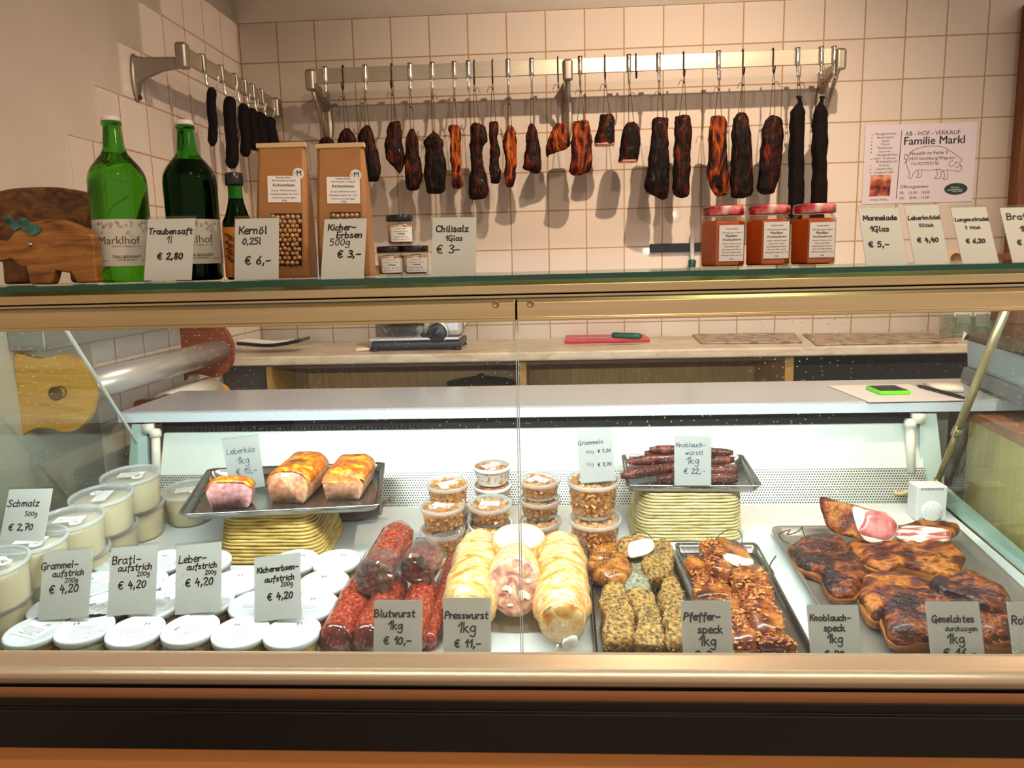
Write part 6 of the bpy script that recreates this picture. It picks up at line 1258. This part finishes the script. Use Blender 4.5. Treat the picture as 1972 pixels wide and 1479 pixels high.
part('cut_face', MB().lathe([(rr_ * .95, hh - .001), (rr_ * .9, hh + .002), (rr_ * .5, hh + .0025), (.002, hh + .0025)], n=36, cap0=False).rough(.0008, 60), M_PCUT2, sp_)

# pepper bacon and spice-flaked bacon
M_PEP = NM('pepper_bacon', [(.30, '2e1f10'), (.44, '86602c'), (.58, 'b88c46'), (.75, 'd0ac66')], 150, rough=.6, bump=.8, detail=3)
M_PEPF = NM('pepper_grains', [(.3, '241a10'), (.48, '7a6238'), (.62, 'cdb070'), (.75, 'd8c084')], 240, rough=.7, detail=1)
M_RIND = NM('golden_smoked_rind', [(.28, '3a1608'), (.45, '96501a'), (.62, 'c98232'), (.8, 'dca352')], 34, (1, 2.5, 1), rough=.35, coat=.4, bump=.4)
M_RINDG = NM('rind_golden', [(.28, '5a240c'), (.45, 'a3581c'), (.6, 'c98432'), (.75, '8a4416')], 22, (.5, .5, 3), rough=.32, coat=.4, bump=.4)
M_SPICE = NM('spiced_bacon', [(.30, '2a100c'), (.44, '5e2614'), (.56, '9c5420'), (.68, 'c27a2e'), (.8, 'd69a48')], 32, rough=.32, coat=.45, bump=.5)
M_SPICEF = NM('spice_flakes_mat', [(.3, '7a2c12'), (.5, 'b8652a'), (.7, 'dba04a')], 130, rough=.5, detail=1)
M_FATCUT = NM('white_bacon_cut', [(.35, 'e9dcc4'), (.62, 'f3ead6'), (.7, 'd2a99a')], 22, (.5, 1, 4), rough=.3, coat=.4, detail=2)
ZB = lambda x, y: (x / 4.287 + 1100, y / 4.287 + 1010)
PF = (M_PEPF, 520, .0017, .7); SF = (M_SPICEF, 210, .0040, .25)
G3, G4 = 'pepper-crusted bacon pieces', 'spice-flaked bacon pieces'
HT = .0045
slab('pepper_bacon', 'wide pepper-crusted bacon block with exposed golden rind, upper left of its tray', 'bacon', ZB, [(138, 360), (160, 235), (235, 195), (370, 195), (450, 245), (475, 330), (472, 470), (395, 492), (250, 468), (140, 425)], .034, HT, M_RIND, G3, 1, .0015, flakes=(M_PEPF, 330, .0017, .7))
slab('pepper_bacon', 'square pepper-crusted bacon block, upper right of its tray', 'bacon', ZB, [(572, 350), (610, 270), (690, 195), (770, 165), (830, 230), (850, 390), (790, 465), (665, 488), (605, 430)], .036, HT, M_PEP, G3, 2, .001, flakes=PF)
slab('pepper_bacon', 'long bumpy pepper-crusted bacon, lower left of its tray', 'bacon', ZB, [(252, 680), (275, 560), (345, 515), (430, 545), (465, 680), (535, 860), (505, 1040), (465, 1090), (290, 1090), (262, 900)], .036, HT, M_PEP, G3, 3, 0, (.007, 26, .002, 90), flakes=PF)
slab('pepper_bacon', 'ridged pepper-crusted bacon in the lower middle of its tray', 'bacon', ZB, [(455, 600), (520, 560), (670, 590), (735, 760), (775, 950), (775, 1100), (520, 1100), (545, 900), (490, 720)], .030, HT, M_PEP, G3, 4, .0028, flakes=PF)
slab('pepper_bacon', 'narrow pepper-crusted bacon at the lower right, left of the Pfefferspeck card', 'bacon', ZB, [(705, 610), (745, 535), (845, 475), (905, 560), (935, 640), (940, 800), (960, 1100), (795, 1100), (775, 900), (742, 740)], .036, HT, M_PEP, G3, 5, 0, flakes=PF)
slab('pepper_bacon', 'small greyish peppered piece lying between the two upper blocks', 'bacon', ZB, [(482, 310), (580, 300), (592, 420), (655, 500), (648, 560), (540, 590), (440, 535), (475, 450)], .020, HT, NM('grey_pepper', [(.35, '6b6a55'), (.6, '9c9a80'), (.75, 'b5b296')], 150, rough=.6, bump=.6), G3, 6, flakes=(M_PEPF, 160, .0017, .7))
chunk('pepper_bacon', 'small pepper-crusted bacon end with a white striped cut face, topmost in its tray', 'bacon', ZB, [(470, 165), (560, 128), (655, 118), (690, 185), (645, 240), (560, 268), (480, 272)], .040, DV * .022 - VX * .022, M_PEP, M_FATCUT, lean=.75, group=G3, seed=7, rough=(.0035, 45))
slab('spiced_bacon', 'reddish flat spiced bacon slab at the left of the spice tray', 'bacon', ZB, [(955, 320), (1060, 292), (1125, 320), (1180, 440), (1320, 550), (1365, 640), (1180, 622), (1022, 612), (992, 500)], .022, HT, M_SPICE, G4, 11, rind=M_RINDG, flakes=SF)
slab('spiced_bacon', 'flake-covered bacon block at the top centre of the spice tray', 'bacon', ZB, [(1062, 235), (1105, 172), (1200, 165), (1262, 235), (1300, 330), (1325, 400), (1295, 465), (1180, 440), (1120, 350)], .034, HT + .006, M_SPICE, G4, 12, flakes=SF)
slab('spiced_bacon', 'long flaked bacon slab lying diagonally across the spice tray, dark meat at its lower end', 'bacon', ZB, [(1318, 440), (1420, 375), (1540, 355), (1605, 470), (1660, 620), (1690, 740), (1758, 870), (1730, 925), (1610, 940), (1490, 850), (1432, 700), (1355, 560)], .034, HT + .012, M_SPICE, G4, 13, rind=M_RINDG, flakes=(M_SPICEF, 300, .0042, .25))
slab('spiced_bacon', 'flaked bacon piece right of the Pfefferspeck card', 'bacon', ZB, [(1270, 660), (1395, 655), (1430, 760), (1482, 880), (1528, 1000), (1520, 1095), (1310, 1095), (1290, 900)], .032, HT, M_SPICE, G4, 14, rind=M_RINDG, flakes=SF)
slab('spiced_bacon', 'dark flaked bacon end at the front of the spice tray', 'bacon', ZB, [(1565, 970), (1650, 945), (1745, 940), (1865, 1060), (1880, 1110), (1570, 1110)], .026, HT, M_SPICE, G4, 15, flakes=SF)
chunk('spiced_bacon', 'spiced bacon end with a plain white fat cut face, upper right of the spice tray', 'bacon', ZB, [(1258, 245), (1330, 245), (1420, 275), (1500, 290), (1502, 345), (1440, 372), (1350, 345), (1262, 300)], .028, DV * .075 + DN * .0, M_SPICE, P('ivory_fat', 'ead9b0', .3, coat=.4), lean=.8, group=G4, seed=17, rough=(.003, 45))
def loop(t_, T, pts, h, r=.0009, mat=None): part('string_loop', MB().tube(cr_smooth([deck(*T(x, y), h + e) - V(t_.location) if t_.rotation_euler.x == 0 else None for x, y, e in pts], 4), r, 6), mat or M_TWINE, t_)
def twine(label, T, pts, h, r=.0009):
    q = cr_smooth([deck(*T(x, y), h + e) for x, y, e in pts], 4); single('string_loop', label, 'string', MB().tube(q, r, 6), M_TWINE, tuple(q[0]))
twine('thin dark string loop standing at the top of the pepper bacon tray', ZB, [(510, 150, 0), (500, 95, .004), (560, 62, .006), (630, 75, .006), (672, 130, 0)], .058)
twine('tall thin string loop standing at the top of the spice tray', ZB, [(1225, 160, 0), (1215, 100, .004), (1290, 45, .006), (1380, 50, .006), (1410, 110, .003), (1405, 170, 0)], .050)
twine('dried straw-like twine over the right edge of the spice tray', ZB, [(1580, 530, 0), (1640, 460, .006), (1670, 400, .008), (1640, 340, .006), (1690, 260, .008)], .040, .0012)

# smoked bacon slabs on the wide tray
M_HAM = NM('smoked_slab', [(.26, '0e0707'), (.44, '2a1012'), (.50, '4e1c10'), (.545, '9c4e18'), (.58, '5e2410'), (.66, '2e1013'), (.76, '6e2c14'), (.88, 'b8742e')], 17, (1, 1.5, 1), rough=.42, coat=.18, bump=1.0, bscale=70, detail=9, dist=.25)
M_HAM2 = NM('smoked_slab_golden', [(.26, '160808'), (.40, '3c1412'), (.47, '6e2c10'), (.53, 'b05e18'), (.57, 'c47a2a'), (.62, '682810'), (.74, '3a1210'), (.86, 'a8621f')], 18, (1, 1.5, 1), rough=.42, coat=.18, bump=.9, bscale=70, detail=9, dist=.25)
M_LOIN = NM('cut_loin', [(.30, 'b24a4c'), (.5, 'd67f78'), (.7, 'e8a89c')], 30, rough=.3, coat=.5, detail=3)
M_BELLY = NM('cut_belly', [(.30, '8f2a2a'), (.44, 'c05a52'), (.50, 'f1e2d0'), (.62, 'f4e8da'), (.70, 'b0443f'), (.85, 'efd9c6')], 20, (.6, 1, 5.0), rough=.3, coat=.4, detail=2, dist=.5)
ZH = lambda x, y: (x / 3.852 + 1460, y / 3.852 + 940)
G5 = 'smoked bacon slabs on the wide tray'
slab('smoked_slab', 'bent dark smoked slab at the left of the wide tray', 'bacon', ZH, [(232, 450), (330, 385), (480, 372), (620, 400), (655, 480), (770, 590), (825, 660), (765, 740), (735, 800), (565, 825), (500, 755), (455, 660), (300, 600), (255, 525)], .031, HT, M_HAM, G5, 21, rind=M_RINDG)
slab('smoked_slab', 'long smoked slab with a golden fat edge lying across the middle of the wide tray', 'bacon', ZH, [(655, 420), (800, 425), (1000, 432), (1075, 405), (1400, 425), (1480, 455), (1522, 560), (1480, 665), (1420, 690), (1290, 650), (1080, 605), (930, 622), (800, 590), (690, 500)], .033, HT, M_HAM2, G5, 22, rind=M_RINDG)
slab('smoked_slab', 'curved smoked slab with a red inner side, centre of the wide tray', 'bacon', ZH, [(748, 820), (785, 720), (860, 682), (1050, 702), (1290, 765), (1310, 850), (1230, 900), (1000, 900), (900, 985), (800, 945)], .046, HT, M_HAM2, G5, 23, rind=M_RINDG)
slab('smoked_slab', 'largest ridged smoked slab at the front of the wide tray behind the Geselchtes card', 'bacon', ZH, [(890, 850), (960, 790), (1090, 812), (1230, 838), (1500, 852), (1800, 930), (1930, 1010), (1930, 1190), (1700, 1235), (1280, 1245), (1085, 1225), (965, 1120), (905, 1000)], .044, HT + .004, M_HAM, G5, 24, .0026, rind=M_RINDG)
slab('smoked_slab', 'smoked belly slab with a striped white edge at the right of the wide tray', 'bacon', ZH, [(1285, 720), (1400, 690), (1620, 712), (1750, 762), (1850, 842), (1870, 930), (1640, 945), (1430, 850), (1330, 835)], .042, HT + .022, M_HAM, G5, 25, rind=M_RINDG)
ct, pts, c, n_, d = chunk('smoked_loin', 'big smoked loin piece with a round pink cut face, back of the wide tray', 'bacon', ZH, [(690, 150), (730, 135), (800, 160), (900, 172), (980, 205), (1040, 272), (1020, 360), (960, 408), (880, 415), (790, 390), (735, 310)], .034, DV * .04 - VX * .058 + DN * .004, M_HAM2, P('white_fat_rim', 'f0dcd0', .3, coat=.4), lean=.55, group=G5, seed=26, rough=(.004, 40), shrink=.9)
q = []
for x, y in [(800, 175), (890, 170), (980, 212), (1032, 275), (1012, 350), (950, 385), (860, 370), (770, 345), (748, 310), (785, 240)]: rr = ray(*ZH(x, y)); q.append(CO + rr * ((n_.dot(c) + .0036 - n_.dot(CO)) / n_.dot(rr)))
q = resample(cr_smooth(q, 4, True), 36); cc = sum(q, V()) / len(q)
part('pink_eye', MB().loft([[cc + (p - cc) * s + n_ * e for p in q] for s, e in ((1, -.002), (.98, .0008), (.6, .0016), (.05, .0018))]), M_LOIN, ct, label='round pink lean meat of the cut')
chunk('smoked_belly', 'cut smoked belly piece with red and white stripes, right of the pink loin', 'bacon', ZH, [(1018, 340), (1060, 285), (1180, 280), (1300, 290), (1400, 305), (1430, 350), (1400, 398), (1250, 405), (1120, 410), (1035, 375)], .036, DV * .03 + VX * .038, M_HAM2, M_BELLY, lean=.6, group=G5, seed=27, rough=(.003, 45))
twine('dark string loop lying at the upper left of the wide tray', ZH, [(235, 415, 0), (180, 385, .003), (155, 345, .004), (200, 318, .005), (240, 310, .006), (215, 345, .004), (290, 325, .01), (325, 290, .014), (330, 310, .010), (345, 350, .006), (380, 425, .004)], .032, .0012)
# thermostat
tp = deck(*ZH(1280, 255), 0); th_ = thing('thermostat', 'white box thermostat with a round dial at the back right of the case', 'thermostat', tuple(tp + VX * .0)); a, b = deck(1763, 1005, 0), deck(1822, 1005, 0)
Yt = a.y; hT_ = atY(1790, 937, Yt).z - a.z
part('housing', MB().box((a.x, Yt, a.z + .0015), (b.x, Yt + .045, a.z + hT_)), P('thermostat_white', 'e4e4e2', .4), th_, bev=.003)
u0 = a.x; w_ = b.x - a.x; cz = atY(1791, 984, Yt).z; cx = (a.x + b.x) / 2
dl = part('dial', MB().lathe([(.0225, 0), (.0225, .004), (.020, .006), (.001, .006)], (cx, Yt + .0005, cz), 32, (V((1, 0, 0)), V((0, 0, 1)), V((0, -1, 0)))), P('dial_white', 'efefed', .35), th_)
tx = MB()
for k in range(9): an = math.radians(210 - k * 30); put_text(tx, '.', (V((cx, Yt - .0056, cz)), V((1, 0, 0)), V((0, 0, 1)), V((0, -1, 0))), .0165 * math.cos(an), .0165 * math.sin(an) - .0008, width=.0016)
part('dial_marks', tx, M_INK, dl, smooth=False)
m = MB()
for zz_ in (a.z + .004, a.z + hT_ - .008):
    for k in range(14): m.box((u0 + .008 + k * (w_ - .016) / 14, Yt - .0008, zz_), (u0 + .008 + k * (w_ - .016) / 14 + .0015, Yt + .001, zz_ + .005))
part('vent_slots', m, P('grey_slots', '77777a', .6), th_, smooth=False)

# ---------------- price cards in the case ----------------
SC = 'price cards in the case'
E2 = lambda a, b, k: (a[0] + (b[0] - a[0]) * k, a[1] + (b[1] - a[1]) * k)
def YD(px, py, h): return deck(px, py, h).y
yl = lambda px, py: YD(px, py, SH + .004)
card('white price card reading Schmalz 500g at the left picture edge', (0, 943), (86, 941), (80, 1058), (-4, 1060), YD(40, 1060, .14), .05, [('Schmalz', .40, .29, .72), ('500g', .61, .45, .28, .7), ('\u20ac 2,70', .43, .68, .54, 1.15)], group=SC)
card('white price card reading Grammelaufstrich on the white lids', (76.7, 1065), (172, 1056), (169.5, 1188.7), (73.8, 1194.6), yl(120, 1192), .046, [('Grammel-', .36, .26, .76), ('aufstrich', .54, .38, .64), ('200g', .61, .48, .26, .7), ('\u20ac 4,20', .47, .62, .58, 1.15)], group=SC)
card('white price card reading Bratlaufstrich on the white lids', (205.8, 1056), (296.5, 1049), (298, 1179.8), (206.7, 1187), yl(250, 1183), .046, [('Bratl-', .36, .25, .62), ('aufstrich', .54, .36, .72), ('200g', .72, .45, .26, .7), ('\u20ac 4,20', .49, .62, .58, 1.15)], group=SC)
card('white price card reading Leberaufstrich on the white lids', (327, 1052.7), (415.5, 1044.4), (425.3, 1175.3), (337.6, 1184.8), yl(380, 1180), .046, [('Leber-', .38, .26, .62), ('aufstrich', .58, .37, .66), ('200g', .77, .46, .24, .7), ('\u20ac 4,20', .52, .61, .60, 1.15)], group=SC)
card('white price card reading Kichererbsenaufstrich on the white lids', (484.6, 1074), (573, 1065), (580.8, 1187.5), (490.5, 1199.4), yl(535, 1194), .046, [('Kichererbsen-', .52, .25, .90), ('aufstrich', .55, .41, .64), ('200g', .70, .50, .26, .7), ('\u20ac 4,20', .55, .69, .54, 1.15)], group=SC)
k_ = 1.26
YF_ = 1.098
for lb, TL, TR, BR, BL, ln in (('white price card reading Blutwurst 1kg standing at the front glass', (720.5, 1156), (812.8, 1156), (811.7, 1258), (719, 1258), [('Blutwurst', .43, .25, .84, 1.15), ('1kg', .45, .44, .30, 1.1), ('\u20ac 10,-', .50, .66, .58, 1.25)]),
    ('white price card reading Presswurst 1kg standing at the front glass', (855.8, 1151), (947, 1151), (946, 1258), (853.7, 1258), [('Presswurst', .49, .30, .91, 1.15), ('1kg', .50, .50, .38, 1.1), ('\u20ac 11,-', .52, .71, .56, 1.25)]),
    ('white price card reading Pfefferspeck 1kg standing at the front glass', (1308.3, 1157), (1403.2, 1156.5), (1412.6, 1263), (1314.6, 1263), [('Pfeffer-', .42, .28, .74, 1.15), ('speck', .56, .47, .48, 1.1), ('1kg', .50, .65, .34, 1.1), ('\u20ac 9,-', .50, .85, .56, 1.2)]),
    ('white price card reading Knoblauchspeck 1kg standing at the front glass', (1554, 1164.6), (1655, 1165), (1661, 1266), (1562.5, 1266), [('Knoblauch-', .45, .24, .80, 1.1), ('speck', .50, .40, .40, 1.1), ('1kg', .50, .58, .30, 1.1), ('\u20ac 20,-', .54, .80, .54, 1.25)]),
    ('white price card reading Geselchtes durchzogen 1kg standing at the front glass', (1779, 1158.6), (1879, 1158.6), (1898, 1271), (1792, 1271), [('Geselchtes', .48, .28, .78, 1.1), ('durchzogen', .62, .40, .60, .7), ('1kg', .50, .57, .32, 1.1), ('\u20ac 16,-', .55, .76, .62, 1.25)]),
    ('white price card at the right picture edge, cut off after its first letters', (1934, 1159), (2031, 1159), (2053, 1273), (1951, 1273), [('Rohwurst', .50, .30, .90, 1.1), ('1kg', .50, .52, .32, 1.1), ('\u20ac 18,-', .55, .75, .62, 1.25)])):
    k_ = min(1.26, (1291 - TL[1]) / (BL[1] - TL[1])); ln = [(t[0], t[1], t[2] * 1.26 / k_) + tuple(t[3:]) for t in ln]
    card(lb, TL, TR, E2(TR, BR, k_), E2(TL, BL, k_), YF_, .034, ln, group=SC)
card('price card reading Leberk\u00e4s 1kg standing on the steel tray', (429, 848.5), (497.7, 839.4), (510, 937.5), (443, 945), YD(476, 945, TH + .009), .012, [('Leberk\u00e4s', .47, .29, .80, .6), ('1kg', .50, .50, .34, .6), ('\u20ac 15,-', .56, .70, .60, .7)], M_BLUEINK, SC)
card('price card reading Grammeln leaning on the large cracklings cup', (1110, 830.6), (1178, 825), (1186, 925.4), (1118.3, 930.8), YD(1150, 930, HF * 2 + .003), .008, [('Grammeln', .38, .27, .72, .55), ('100g', .33, .44, .22, .35), ('\u20ac 5,20', .74, .44, .36, .6), ('50g', .31, .68, .2, .35), ('\u20ac 2,70', .72, .70, .38, .65)], M_BLUEINK, SC)
card('price card reading Knoblauchw\u00fcrstl 1kg in front of the small sausages', (1296, 839.6), (1367.5, 839.6), (1369, 935), (1299, 935), YD(1334, 937, TH2 + .0235), .012, [('Knoblauch-', .46, .22, .82, .6), ('w\u00fcrstl', .54, .38, .48, .6), ('1kg', .50, .56, .34, .65), ('\u20ac 22,-', .55, .76, .58, .75)], M_BLUEINK, SC)
